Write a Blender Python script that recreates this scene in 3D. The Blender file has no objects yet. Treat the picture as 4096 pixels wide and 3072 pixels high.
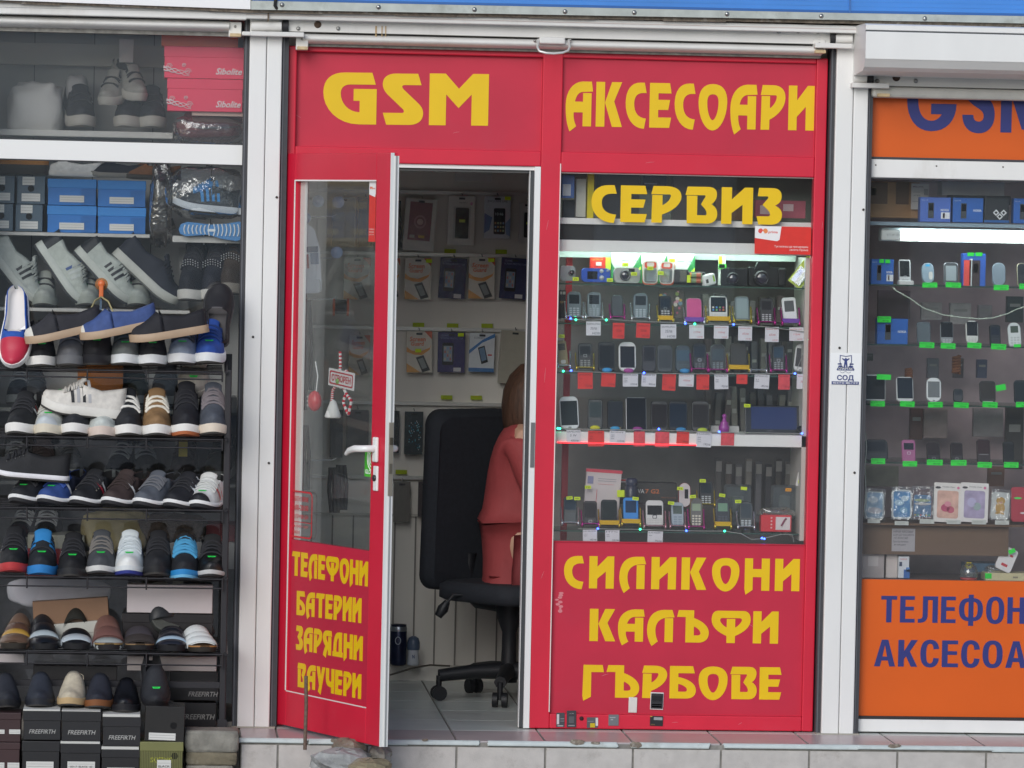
import bpy, bmesh, math, random
from mathutils import Vector, Matrix
from mathutils.geometry import tessellate_polygon
R = math.radians
rng = random.Random(7)
sc = bpy.context.scene
COL = sc.collection

# ---------------------------------------------------------------- camera, sky, sun, exposure
YAW, PITCH, ROLL, FPX, DIST = R(4.6), R(2.02), R(1.19), 18000.0, 16.2
ZT = 1.566
f0 = Vector((math.sin(YAW) * math.cos(PITCH), math.cos(YAW) * math.cos(PITCH), -math.sin(PITCH)))
r0 = Vector((math.cos(YAW), -math.sin(YAW), 0))
u0 = r0.cross(f0)
rv = math.cos(ROLL) * r0 + math.sin(ROLL) * u0
uv = -math.sin(ROLL) * r0 + math.cos(ROLL) * u0
EYE = Vector((0, 0, ZT)) - DIST * f0
cam = bpy.data.cameras.new('camera'); camo = bpy.data.objects.new('camera', cam); COL.objects.link(camo)
m3 = Matrix((rv, uv, -f0)).transposed()
camo.matrix_world = Matrix.Translation(EYE) @ m3.to_4x4()
cam.sensor_width = 36; cam.lens = FPX / 4096 * 36; cam.clip_start = .1; cam.clip_end = 2000
sc.camera = camo
w = bpy.data.worlds.new('World'); sc.world = w; w.use_nodes = True
SUN_EL, SUN_AZ = R(23), R(203)
nt = w.node_tree; bg = nt.nodes['Background']
sky = nt.nodes.new('ShaderNodeTexSky'); sky.sky_type = 'NISHITA'; sky.sun_disc = False
sky.sun_elevation = SUN_EL; sky.sun_rotation = SUN_AZ; sky.air_density = 1.0; sky.dust_density = .8; sky.ozone_density = 1.5
nt.links.new(sky.outputs[0], bg.inputs[0]); bg.inputs[1].default_value = .105
sl = bpy.data.lights.new('sun', 'SUN'); so = bpy.data.objects.new('sun', sl); COL.objects.link(so)
sl.energy = 1.75; sl.angle = R(36); sl.color = (1, .98, .965)
sd = Vector((math.sin(SUN_AZ) * math.cos(SUN_EL), math.cos(SUN_AZ) * math.cos(SUN_EL), math.sin(SUN_EL)))
so.rotation_euler = sd.to_track_quat('Z', 'Y').to_euler()
sc.view_settings.view_transform = 'Standard'; sc.view_settings.look = 'None'
sc.view_settings.exposure = .1; sc.view_settings.gamma = 1
sc.cycles.transparent_max_bounces = 20; sc.cycles.max_bounces = 9; sc.cycles.diffuse_bounces = 7; sc.cycles.glossy_bounces = 4
sc.cycles.sample_clamp_indirect = 6

# ---------------------------------------------------------------- helpers
def S(px, py, Y=0.0):
    """photo pixel (4096 wide) to the world point at depth Y behind the shop front"""
    d = f0 + ((px - 2048) / FPX) * rv - ((py - 1536) / FPX) * uv
    return EYE + d * ((Y - EYE.y) / d.y)
def sx(px, py, Y=0.0): return S(px, py, Y).x
def sz(px, py, Y=0.0): return S(px, py, Y).z
def U(Y=0.0): return (DIST + Y) / FPX          # metres per photo pixel at depth Y
def rect(x0, y0, x1, y1, Y=0.0):
    """photo box -> upright world box sides xa, xb, za, zb at depth Y"""
    xm, ym = (x0 + x1) / 2, (y0 + y1) / 2
    return sx(x0, ym, Y), sx(x1, ym, Y), sz(xm, y1, Y), sz(xm, y0, Y)
def lin(c): return c / 12.92 if c <= .04045 else ((c + .055) / 1.055) ** 2.4
def rgb(h):
    return tuple(lin(int(h[i:i + 2], 16) / 255) for i in (0, 2, 4))
MATS = {}
def N(nt, t, **k):
    n = nt.nodes.new(t)
    for a, b in k.items():
        if a[0] == 'i' and a[1:].isdigit(): n.inputs[int(a[1:])].default_value = b
        else: setattr(n, a, b)
    return n
def M(h, rough=.5, metal=0.0, var=0.0, sc_=25.0, bump=0.0, bs=200.0, emit=0.0, coat=0.0, stain=None, st=.5, stretch=(1, 1, 1), spec=.5):
    """procedural paint / plastic / cloth of base colour h"""
    key = ('M', h, rough, metal, var, sc_, bump, bs, emit, coat, stain, st, stretch, spec)
    if key in MATS: return MATS[key]
    m = bpy.data.materials.new('mat_' + h); m.use_nodes = True; t = m.node_tree; p = t.nodes['Principled BSDF']
    c = rgb(h); p.inputs['Base Color'].default_value = (*c, 1)
    p.inputs['Roughness'].default_value = rough; p.inputs['Metallic'].default_value = metal
    p.inputs['Specular IOR Level'].default_value = spec
    if coat: p.inputs['Coat Weight'].default_value = coat; p.inputs['Coat Roughness'].default_value = .08
    if emit: p.inputs['Emission Color'].default_value = (*c, 1); p.inputs['Emission Strength'].default_value = emit
    if var or bump or stain:
        tc = N(t, 'ShaderNodeTexCoord'); mp = N(t, 'ShaderNodeMapping'); mp.inputs['Scale'].default_value = stretch
        t.links.new(tc.outputs['Object'], mp.inputs[0])
        last = None
        if var or stain:
            n = N(t, 'ShaderNodeTexNoise'); n.inputs['Scale'].default_value = sc_; n.inputs['Detail'].default_value = 5
            t.links.new(mp.outputs[0], n.inputs['Vector'])
            mx = N(t, 'ShaderNodeMix', data_type='RGBA')
            c1 = tuple(min(1, x * (1 - var)) for x in c); c2 = tuple(min(1, x * (1 + var)) for x in c)
            mx.inputs[6].default_value = (*c1, 1); mx.inputs[7].default_value = (*c2, 1)
            rp = N(t, 'ShaderNodeMapRange'); rp.inputs[1].default_value = .3; rp.inputs[2].default_value = .7
            t.links.new(n.outputs[0], rp.inputs[0]); t.links.new(rp.outputs[0], mx.inputs[0])
            last = mx.outputs[2]
            if stain:
                n2 = N(t, 'ShaderNodeTexNoise'); n2.inputs['Scale'].default_value = sc_ * .37; n2.inputs['Detail'].default_value = 8
                n2.inputs['Roughness'].default_value = .7
                t.links.new(mp.outputs[0], n2.inputs['Vector'])
                r2 = N(t, 'ShaderNodeMapRange'); r2.inputs[1].default_value = .56; r2.inputs[2].default_value = .75; r2.inputs[4].default_value = st
                t.links.new(n2.outputs[0], r2.inputs[0])
                m2 = N(t, 'ShaderNodeMix', data_type='RGBA'); m2.inputs[7].default_value = (*rgb(stain), 1)
                t.links.new(r2.outputs[0], m2.inputs[0]); t.links.new(last, m2.inputs[6]); last = m2.outputs[2]
            t.links.new(last, p.inputs['Base Color'])
        if bump:
            n3 = N(t, 'ShaderNodeTexNoise'); n3.inputs['Scale'].default_value = bs; n3.inputs['Detail'].default_value = 3
            t.links.new(mp.outputs[0], n3.inputs['Vector'])
            b = N(t, 'ShaderNodeBump'); b.inputs['Strength'].default_value = bump; b.inputs['Distance'].default_value = .004
            t.links.new(n3.outputs[0], b.inputs['Height']); t.links.new(b.outputs[0], p.inputs['Normal'])
    MATS[key] = m; return m
def CLEAR(h='ffffff', refl=.045, rough=.01, haze=0.0, hz='b8bcc0', crumple=0.0):
    """clear sheet: lets light and shadows through, mirrors a little"""
    key = ('C', h, refl, rough, haze, hz, crumple)
    if key in MATS: return MATS[key]
    m = bpy.data.materials.new('mat_clear'); m.use_nodes = True; t = m.node_tree
    t.nodes.remove(t.nodes['Principled BSDF']); out = t.nodes['Material Output']
    tr = N(t, 'ShaderNodeBsdfTransparent'); tr.inputs[0].default_value = (*rgb(h), 1)
    gl = N(t, 'ShaderNodeBsdfGlossy'); gl.inputs['Roughness'].default_value = rough
    mx = N(t, 'ShaderNodeMixShader')
    fr = N(t, 'ShaderNodeLayerWeight'); fr.inputs[0].default_value = .35
    mr = N(t, 'ShaderNodeMapRange'); mr.inputs[3].default_value = refl; mr.inputs[4].default_value = min(.8, refl * 9)
    t.links.new(fr.outputs[0], mr.inputs[0]); t.links.new(mr.outputs[0], mx.inputs[0])
    if crumple:
        tc = N(t, 'ShaderNodeTexCoord'); n3 = N(t, 'ShaderNodeTexNoise'); n3.inputs['Scale'].default_value = 45; n3.inputs['Detail'].default_value = 2
        t.links.new(tc.outputs['Object'], n3.inputs['Vector'])
        b = N(t, 'ShaderNodeBump'); b.inputs['Strength'].default_value = crumple; b.inputs['Distance'].default_value = .02
        t.links.new(n3.outputs[0], b.inputs['Height']); t.links.new(b.outputs[0], gl.inputs['Normal'])
    t.links.new(tr.outputs[0], mx.inputs[1]); t.links.new(gl.outputs[0], mx.inputs[2]); last = mx.outputs[0]
    if haze:
        df = N(t, 'ShaderNodeBsdfDiffuse'); df.inputs[0].default_value = (*rgb(hz), 1)
        m2 = N(t, 'ShaderNodeMixShader'); m2.inputs[0].default_value = haze
        t.links.new(last, m2.inputs[1]); t.links.new(df.outputs[0], m2.inputs[2]); last = m2.outputs[0]
    t.links.new(last, out.inputs[0]); MATS[key] = m; return m

TXT = {}
def text_mesh(s, bold):
    k = (s, bold)
    if k not in TXT:
        c = bpy.data.curves.new('txt', 'FONT'); c.body = s; c.resolution_u = 2; c.offset = bold; c.size = 1
        o = bpy.data.objects.new('txt', c)
        me = bpy.data.meshes.new_from_object(o)
        vs = [(v.co.x, v.co.y) for v in me.vertices]; fs = [tuple(p.vertices) for p in me.polygons]
        bpy.data.objects.remove(o); bpy.data.curves.remove(c); bpy.data.meshes.remove(me)
        xs = [v[0] for v in vs] or [0, 1]
        x0, x1 = min(xs), max(xs)
        TXT[k] = ([(v[0] - x0, v[1]) for v in vs], fs, max(1e-4, x1 - x0))
    return TXT[k]

X3, Y3, Z3 = Vector((1, 0, 0)), Vector((0, 1, 0)), Vector((0, 0, 1))
class MB:
    def __init__(s): s.v = []; s.f = []; s.mi = []; s.sm = []; s.mats = []
    def mid(s, m):
        if m not in s.mats: s.mats.append(m)
        return s.mats.index(m)
    def add(s, vs, fs, m, smooth=False):
        b = len(s.v); s.v += [tuple(v) for v in vs]; k = s.mid(m)
        for f in fs: s.f.append([b + i for i in f]); s.mi.append(k); s.sm.append(smooth)
        return s
    def quad(s, a, b, c, d, m): return s.add([a, b, c, d], [(0, 1, 2, 3)], m)
    def box(s, x0, x1, y0, y1, z0, z1, m, c=0.0):
        if c <= 0:
            v = [(x, y, z) for z in (z0, z1) for y in (y0, y1) for x in (x0, x1)]
            return s.add(v, [(0, 2, 3, 1), (4, 5, 7, 6), (0, 1, 5, 4), (2, 6, 7, 3), (0, 4, 6, 2), (1, 3, 7, 5)], m)
        bm = bmesh.new(); bmesh.ops.create_cube(bm, size=1)
        for v in bm.verts: v.co = Vector(((x0 + x1) / 2 + v.co.x * (x1 - x0), (y0 + y1) / 2 + v.co.y * (y1 - y0), (z0 + z1) / 2 + v.co.z * (z1 - z0)))
        bmesh.ops.bevel(bm, geom=bm.edges[:], offset=min(c, .45 * min(x1 - x0, y1 - y0, z1 - z0)), segments=2, affect='EDGES', profile=.5)
        bm.verts.index_update()
        s.add([v.co for v in bm.verts], [[v.index for v in f.verts] for f in bm.faces], m); bm.free(); return s
    def obox(s, mat4, hx, hy, hz, m):
        v = [mat4 @ Vector((x, y, z)) for z in (-hz, hz) for y in (-hy, hy) for x in (-hx, hx)]
        return s.add(v, [(0, 2, 3, 1), (4, 5, 7, 6), (0, 1, 5, 4), (2, 6, 7, 3), (0, 4, 6, 2), (1, 3, 7, 5)], m)
    def poly(s, loops, m, o=Vector((0, 0, 0)), ux=X3, uz=Z3, depth=0.0):
        """flat polygon with holes in the plane (o, ux, uz); depth extrudes away from the viewer side"""
        o, ux, uz = Vector(o), Vector(ux), Vector(uz); n = ux.cross(uz).normalized()
        L3 = [[Vector((p[0], p[1], 0)) for p in l] for l in loops]
        tri = tessellate_polygon(L3); flat = [p for l in L3 for p in l]
        P = [o + ux * p.x + uz * p.y for p in flat]
        s.add(P, tri, m)
        if depth:
            Q = [p - n * depth for p in P]
            s.add(Q, [t[::-1] for t in tri], m)
            b = 0
            for l in loops:
                k = len(l); s.add([P[b + i] for i in range(k)] + [Q[b + i] for i in range(k)], [(i, (i + 1) % k, k + (i + 1) % k, k + i) for i in range(k)], m); b += k
        return s
    def tube(s, pts, r, m, n=8, cap=True):
        pts = [Vector(p) for p in pts]; rs = r if isinstance(r, (list, tuple)) else [r] * len(pts)
        vs = []; prev = None
        for i, p in enumerate(pts):
            d = (pts[min(i + 1, len(pts) - 1)] - pts[max(i - 1, 0)]).normalized()
            a = Z3 if abs(d.z) < .9 else X3
            e1 = (prev - d * prev.dot(d)).normalized() if prev else d.cross(a).normalized()
            prev = e1; e2 = d.cross(e1)
            vs += [p + (e1 * math.cos(2 * math.pi * j / n) + e2 * math.sin(2 * math.pi * j / n)) * rs[i] for j in range(n)]
        fs = [(i * n + j, i * n + (j + 1) % n, (i + 1) * n + (j + 1) % n, (i + 1) * n + j) for i in range(len(pts) - 1) for j in range(n)]
        s.add(vs, fs, m, True)
        if cap: s.add(vs[:n], [tuple(range(n))[::-1]], m); s.add(vs[-n:], [tuple(range(n))], m)
        return s
    def loft(s, rings, m, closed=True, cap=True, smooth=True):
        n = len(rings[0]); vs = [p for r_ in rings for p in r_]; k = n if closed else n - 1
        s.add(vs, [(i * n + j, i * n + (j + 1) % n, (i + 1) * n + (j + 1) % n, (i + 1) * n + j) for i in range(len(rings) - 1) for j in range(k)], m, smooth)
        if cap and closed: s.add(rings[0], [tuple(range(n))[::-1]], m); s.add(rings[-1], [tuple(range(n))], m)
        return s
    def lathe(s, prof, m, o=(0, 0, 0), n=16, ax=Z3):
        o = Vector(o); ax = Vector(ax); e1 = ax.orthogonal().normalized(); e2 = ax.cross(e1)
        return s.loft([[o + ax * z + (e1 * math.cos(2 * math.pi * j / n) + e2 * math.sin(2 * math.pi * j / n)) * max(r_, 1e-5) for j in range(n)] for r_, z in prof], m)
    def ball(s, c, r, m, n=10, k=(1, 1, 1)):
        c = Vector(c)
        return s.loft([[c + Vector((math.cos(2 * math.pi * j / n) * math.sin(a) * r * k[0], math.sin(2 * math.pi * j / n) * math.sin(a) * r * k[1], math.cos(a) * r * k[2])) for j in range(n)] for a in [max(.02, math.pi * i / 6 - (.02 if i == 6 else 0)) for i in range(7)]], m)
    def text(s, t, m, o, h, width=None, ux=X3, uz=Z3, bold=0.0, al='L', shear=0.0):
        """lettering of cap height h with its baseline from o; width squeezes it"""
        vs, fs, wd = text_mesh(t, bold); k = h / .73; kx = width / wd if width else k
        if al == 'C': off = -wd * kx / 2
        elif al == 'R': off = -wd * kx
        else: off = 0
        o = Vector(o)
        return s.add([o + ux * (off + v[0] * kx + v[1] * k * shear) + uz * (v[1] * k) for v in vs], fs, m)
    def rrect(s, x0, x1, z0, z1, r, m, o=Vector((0, 0, 0)), ux=X3, uz=Z3, depth=0.0, hole=None):
        return s.poly([rr(x0, x1, z0, z1, r)] + ([hole] if hole else []), m, o, ux, uz, depth)
    def tr(s, mat4): s.v = [tuple(mat4 @ Vector(v)) for v in s.v]; return s
    def build(s, name, parent=None, loc=None, label=None, cat=None, group=None, kind=None, bevel=0.0):
        me = bpy.data.meshes.new(name); me.from_pydata(s.v, [], s.f)
        for m in s.mats: me.materials.append(m)
        me.polygons.foreach_set('material_index', s.mi); me.polygons.foreach_set('use_smooth', s.sm); me.update()
        o = bpy.data.objects.new(name, me); COL.objects.link(o)
        if parent: o.parent = parent
        if loc is not None: o.location = loc
        if bevel:
            b = o.modifiers.new('bevel', 'BEVEL'); b.width = bevel; b.segments = 2; b.limit_method = 'ANGLE'
        return tag(o, label, cat, group, kind)
def rr(x0, x1, z0, z1, r, n=5):
    r = min(r, (x1 - x0) / 2 - 1e-5, (z1 - z0) / 2 - 1e-5); p = []
    for cx, cz, a in ((x1 - r, z1 - r, 0), (x0 + r, z1 - r, 90), (x0 + r, z0 + r, 180), (x1 - r, z0 + r, 270)):
        p += [(cx + r * math.cos(R(a + 90 * i / n)), cz + r * math.sin(R(a + 90 * i / n))) for i in range(n + 1)]
    return p
def oval(cx, cz, rx, rz, n=20): return [(cx + rx * math.cos(2 * math.pi * i / n), cz + rz * math.sin(2 * math.pi * i / n)) for i in range(n)]
def tag(o, label=None, cat=None, group=None, kind=None):
    if label: o['label'] = label
    if cat: o['category'] = cat
    if group: o['group'] = group
    if kind: o['kind'] = kind
    return o
def empty(name, loc, label, cat, group=None, rot=(0, 0, 0)):
    o = bpy.data.objects.new(name, None); COL.objects.link(o); o.location = loc; o.rotation_euler = rot; o.empty_display_size = .05
    return tag(o, label, cat, group)
def copy_thing(src, loc=None, label=None, group=None):
    c = src.copy(); COL.objects.link(c)
    if loc is not None: c.location = loc
    if label: c['label'] = label
    if group: c['group'] = group
    for ch in list(src.children):
        k = ch.copy(); COL.objects.link(k); k.parent = c
        for g in ch.children:
            q = g.copy(); COL.objects.link(q); q.parent = k
    return c

# ---------------------------------------------------------------- shop-sign alphabet (hand-drawn strokes)
GL = {
 'G': (1, 'M.94,1 L1.01,.77 L.52,.77 C.40,.77 .335,.7 .335,.6 C.335,.42 .48,.235 .705,.235 L.705,.455 L.585,.455 L.585,.685 L1.03,.685 L1.03,0 L.70,0 C.28,0 0,.30 0,.62 C0,.87 .15,1 .42,1'),
 'S': (1, 'M.68,.99 L.75,.77 L.43,.77 C.37,.77 .36,.74 .40,.69 L.68,.43 C.77,.35 .79,.28 .79,.22 C.79,.08 .68,0 .52,0 L.08,0 L.01,.23 L.38,.23 C.42,.23 .43,.26 .40,.30 L.10,.58 C.03,.65 0,.72 0,.79 C0,.92 .10,.99 .26,.99'),
 'M': (1, 'M0,0 L0,1 L.31,1 L.57,.71 L.84,1 L1.147,1 L1.147,0 L.82,0 L.82,.60 L.57,.335 L.325,.60 L.325,0'),
 'И': (1, 'M0,0 L0,1 L.195,1 L.195,.67 L.44,1 L.595,1 L.595,0 L.40,0 L.40,.53 L.195,.30 L.195,0'),
 'А': (1, 'M.59,1 L.38,1 C.15,.99 0,.77 0,.48 C0,.2 .04,.02 .10,-.12 L.25,.0 C.2,.1 .18,.2 .185,.31 L.395,.31 L.395,0 L.59,0 L.59,.745 L.395,.745 L.395,.55 L.21,.55 C.24,.7 .31,.775 .42,.77 L.62,.78'),
 'К': (1, 'M0,0 L0,1 L.2,1 L.2,0 Z M.205,.54 L.36,1 L.59,1 L.415,.57 L.605,0 L.375,0'),
 'С': (1, 'M.43,1 L.475,.77 L.40,.77 C.26,.77 .195,.68 .195,.53 C.195,.32 .30,.21 .47,.20 L.43,-.03 C.17,-.03 0,.22 0,.55 C0,.83 .12,1 .33,1'),
 'Е': (1, 'M0,0 L0,1 L.46,1 L.50,.77 L.20,.77 L.20,.625 L.47,.625 L.43,.40 L.20,.40 L.20,.23 L.50,.23 L.46,0'),
 'О': (1, 'M.33,1 C.55,1 .66,.85 .66,.60 C.66,.25 .5,-.04 .33,-.04 C.16,-.04 0,.25 0,.60 C0,.85 .11,1 .33,1 H.33,.77 C.24,.77 .20,.72 .20,.58 C.20,.38 .27,.19 .33,.19 C.39,.19 .46,.38 .46,.58 C.46,.72 .42,.77 .33,.77'),
 'Р': (1, 'M.04,1 L0,.775 L.35,.775 C.37,.77 .375,.74 .365,.70 C.35,.62 .29,.53 .215,.48 L.215,.755 L.02,.755 L.01,0 L.21,0 L.21,.225 C.42,.33 .57,.52 .57,.72 C.57,.9 .46,1 .28,1'),
 'З': (.676, 'M.055,1 L.02,.77 L.28,.77 C.33,.77 .33,.73 .29,.69 L.16,.535 L.29,.42 C.38,.34 .42,.23 .31,.225 L0,.225 L.05,0 L.40,0 C.6,0 .71,.1 .71,.27 C.71,.38 .65,.46 .51,.525 C.65,.58 .69,.68 .69,.78 C.69,.93 .59,1 .43,1'),
 'В': (.676, 'M.06,1 L0,.77 L.55,.77 C.57,.75 .56,.72 .53,.68 L.44,.52 L.55,.40 C.60,.34 .63,.23 .56,.225 L.335,.225 L.335,.755 L.04,.755 L.05,0 L.62,0 C.80,0 .90,.1 .90,.27 C.90,.38 .84,.47 .73,.53 C.84,.6 .88,.70 .88,.8 C.88,.93 .79,1 .64,1'),
 'Л': (.75, 'M.78,1 L.85,.77 L.68,.765 C.40,.765 .26,.6 .26,.38 C.26,.22 .30,.1 .345,.02 L.15,-.13 C.05,.04 0,.2 0,.38 C0,.78 .2,1 .55,1 Z M.55,0 L.55,.745 L.81,.745 L.81,0'),
 'Н': (.75, 'M0,1 L.26,1 L.26,.67 L.54,.67 L.54,1 L.8,1 L.8,0 L.54,0 L.54,.42 L.26,.42 L.26,.02 L.035,-.13 L0,.05'),
 'Ъ': (.75, 'M.05,1 L0,.79 L.27,.79 L.27,0 L.68,0 C.88,0 1,.12 1,.30 C1,.5 .82,.66 .53,.76 L.53,1 H.53,.5 L.53,.22 L.64,.22 C.70,.22 .74,.24 .74,.29 C.74,.36 .66,.45 .53,.5'),
 'Ф': (.75, 'M.22,1 L.98,1 C1.15,1 1.22,.9 1.22,.72 C1.22,.5 1.0,.33 .74,.22 L.74,0 L.475,0 L.475,.22 C.2,.33 0,.5 0,.72 C0,.9 .07,1 .22,1 H.35,.775 C.28,.775 .26,.74 .27,.68 C.3,.6 .38,.53 .475,.48 L.475,.75 L.74,.75 L.74,.48 C.83,.53 .90,.6 .94,.68 C.96,.74 .94,.775 .87,.775'),
 'Г': (.75, 'M.02,1 L.6,1 L.64,.78 L.26,.78 L.26,.02 L.03,-.11 L0,.05'),
 'Б': (.75, 'M0,1 L.7,1 L.76,.78 L.26,.78 L.26,.66 C.6,.6 .8,.45 .8,.25 C.8,.1 .7,0 .5,0 L0,0 H.26,.45 L.26,.21 L.45,.21 C.5,.21 .53,.23 .53,.27 C.53,.34 .42,.42 .26,.45'),
 'Т': (1, 'M.05,1 L.6,1 L.56,.79 L.42,.79 L.42,0 L.21,0 L.21,.79 L0,.79'),
 'Я': (1, 'M.56,1 L.60,.775 L.26,.775 C.22,.77 .21,.74 .22,.70 C.23,.62 .29,.53 .36,.48 L.36,.755 L.56,.755 L.56,0 L.36,0 L.36,.25 C.3,.2 .24,.08 .21,-.12 L.02,-.02 C.06,.15 .12,.28 .18,.36 C.07,.44 0,.56 0,.72 C0,.9 .12,1 .3,1'),
 'Д': (1, 'M.62,1 L.42,1 C.16,1 .05,.75 .05,.2 L0,.2 L0,0 L.68,0 L.68,.2 L.62,.2 H.42,.765 L.42,.2 L.24,.2 C.24,.55 .28,.76 .42,.765'),
 'Ч': (1, 'M0,1 L.2,1 L.2,.6 C.2,.5 .24,.46 .38,.46 L.38,1 L.58,1 L.58,0 L.38,0 L.38,.24 C.1,.24 0,.35 0,.6'),
 'У': (1, 'M0,1 L.21,1 L.31,.55 L.40,1 L.6,1 L.36,.1 L.3,-.14 L.12,-.02 L.2,.22'),
}
GL.update({
 'oТ': (1, 'M0,1 L.6,1 L.6,.86 L.4,.86 L.4,0 L.2,0 L.2,.86 L0,.86'),
 'oЕ': (1, 'M0,0 L0,1 L.55,1 L.55,.86 L.2,.86 L.2,.6 L.52,.6 L.52,.46 L.2,.46 L.2,.14 L.56,.14 L.56,0'),
 'oЛ': (1, 'M.18,1 L.75,1 L.75,0 L.55,0 L.55,.86 L.37,.86 L.37,.3 C.37,.08 .25,-.02 0,0 L0,.14 C.13,.14 .18,.16 .18,.3'),
 'oФ': (1, 'M.36,1.08 L.55,1.08 L.55,.95 C.8,.95 .91,.78 .91,.52 C.91,.26 .8,.08 .55,.08 L.55,-.1 L.36,-.1 L.36,.08 C.1,.08 0,.26 0,.52 C0,.78 .1,.95 .36,.95 H.36,.81 C.24,.81 .2,.7 .2,.52 C.2,.34 .24,.22 .36,.22 H.55,.81 L.55,.22 C.67,.22 .71,.34 .71,.52 C.71,.7 .67,.81 .55,.81'),
 'oО': (1, 'M.345,1.02 C.58,1.02 .69,.85 .69,.5 C.69,.15 .58,-.02 .345,-.02 C.11,-.02 0,.15 0,.5 C0,.85 .11,1.02 .345,1.02 H.345,.87 C.24,.87 .2,.76 .2,.5 C.2,.24 .24,.13 .345,.13 C.45,.13 .49,.24 .49,.5 C.49,.76 .45,.87 .345,.87'),
 'oН': (1, 'M0,0 L0,1 L.2,1 L.2,.6 L.46,.6 L.46,1 L.66,1 L.66,0 L.46,0 L.46,.45 L.2,.45 L.2,0'),
 'oА': (1, 'M0,0 L.25,1 L.47,1 L.72,0 L.52,0 L.47,.22 L.25,.22 L.2,0 H.36,.8 L.28,.37 L.44,.37'),
 'oК': (1, 'M0,0 L0,1 L.2,1 L.2,.58 L.44,1 L.66,1 L.4,.57 L.66,0 L.44,0 L.27,.38 L.2,.28 L.2,0'),
 'oС': (1, 'M.64,.68 L.45,.66 C.44,.8 .41,.87 .33,.87 C.23,.87 .2,.74 .2,.5 C.2,.26 .23,.13 .33,.13 C.41,.13 .44,.2 .45,.34 L.64,.32 C.62,.1 .52,-.02 .33,-.02 C.1,-.02 0,.17 0,.5 C0,.83 .1,1.02 .33,1.02 C.52,1.02 .62,.9 .64,.68'),
 'oР': (1, 'M0,0 L0,1 L.36,1 C.55,1 .62,.87 .62,.7 C.62,.5 .53,.38 .34,.38 L.2,.38 L.2,0 H.2,.86 L.2,.52 L.3,.52 C.39,.52 .42,.6 .42,.69 C.42,.8 .39,.86 .3,.86'),
 'oИ': (1, 'M0,0 L0,1 L.2,1 L.2,.35 L.46,1 L.66,1 L.66,0 L.46,0 L.46,.65 L.2,0'),
 'oG': (1, 'M.81,.435 L.395,.435 L.395,.27 L.57,.27 C.53,.2 .47,.165 .4,.165 C.26,.165 .18,.3 .18,.5 C.18,.7 .26,.84 .4,.84 C.5,.84 .56,.79 .6,.72 L.78,.8 C.7,.95 .56,1.02 .4,1.02 C.15,1.02 0,.8 0,.5 C0,.2 .15,0 .4,0 C.66,0 .81,.18 .81,.435'),
 'oS': (1, 'M0,.27 L.18,.27 C.18,.2 .21,.165 .27,.165 C.32,.165 .35,.2 .35,.25 C.35,.33 .28,.36 .2,.41 C.08,.49 .01,.58 .01,.73 C.01,.9 .11,1.02 .27,1.02 C.42,1.02 .5,.9 .5,.74 L.32,.74 C.32,.81 .3,.85 .26,.85 C.21,.85 .19,.81 .19,.76 C.19,.69 .25,.66 .33,.6 C.45,.53 .53,.44 .53,.27 C.53,.1 .43,-.02 .27,-.02 C.1,-.02 0,.1 0,.27'),
 'oM': (1, 'M0,0 L0,1 L.22,1 L.4,.45 L.58,1 L.8,1 L.8,0 L.62,0 L.62,.55 L.45,.05 L.35,.05 L.18,.55 L.18,0'),
})
def glyph(ch):
    """-> list of (outer, hole...) loops and the advance width"""
    k, d = GL[ch]; polys = []; cur = None
    toks = d.replace('Z', ' ').split(); pt = None; i = 0
    def xy(s): a, b = s.split(','); return (float(a) * k, float(b))
    while i < len(toks):
        t = toks[i]; c = t[0]
        if c in 'MH':
            pt = xy(t[1:]); cur = [pt]
            if c == 'M': polys.append([cur])
            else: polys[-1].append(cur)
            i += 1
        elif c == 'L': pt = xy(t[1:]); cur.append(pt); i += 1
        elif c == 'C':
            a, b, e = xy(t[1:]), xy(toks[i + 1]), xy(toks[i + 2])
            for q in range(1, 9):
                u = q / 8; v = 1 - u
                cur.append(tuple(v ** 3 * pt[z] + 3 * v * v * u * a[z] + 3 * v * u * u * b[z] + u ** 3 * e[z] for z in (0, 1)))
            pt = e; i += 3
    for pl in polys:
        for l in pl:
            if (l[0][0] - l[-1][0]) ** 2 + (l[0][1] - l[-1][1]) ** 2 < 1e-8: l.pop()
    wd = max(p[0] for pl in polys for l in pl for p in l)
    return polys, wd
def word(mb, s, m, pl, pr, h, uz=Z3, gap=.105, depth=.0015, pre=''):
    """sign word with its baseline from world point pl to pr and cap height h"""
    pl, pr = Vector(pl), Vector(pr); L = (pr - pl).length; ux = (pr - pl) / L
    gs = [glyph(pre + c) for c in s]; tot = sum(g[1] for g in gs) + gap * (len(s) - 1); kx = L / tot; x = 0
    for polys, wd in gs:
        for lp in polys:
            mb.poly([[((x + p[0]) * kx, p[1] * h) for p in l] for l in lp], m, pl, ux, uz, depth)
        x += wd + gap
# ---------------------------------------------------------------- setting: ground, step, floor, walls
FL = S(2048, 2966, -.39).z                       # tread level
G = 0.0
WHITE = M('e6e6e4', .4, var=.04, sc_=6, stain='aba394', st=.42, stretch=(1, 1, .35))
WHITE2 = M('dcdbd8', .42, var=.04, sc_=9, stain='a89f92', st=.4, stretch=(1, 1, .12))
PVC = M('ececea', .3)
RED = M('d21c3a', .42, var=.06, sc_=5, stain='c24456', st=.3)
REDP = M('c11f3d', .45, var=.07, sc_=4, stain='ac3c52', st=.35)  # vinyl panel red, darkened further to paint in the recess shade
YEL = M('eac102', .4, var=.025, sc_=12)
ORG = M('d85c08', .42, var=.05, sc_=3)
NAVY = M('2d3478', .42)
RUB = M('3c3d42', .6, var=.12, sc_=30)
DARK = M('26272b', .6)
ALU = M('b4bab6', .42, .35, var=.12, sc_=18, stain='6d6a5c', st=.5)
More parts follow.
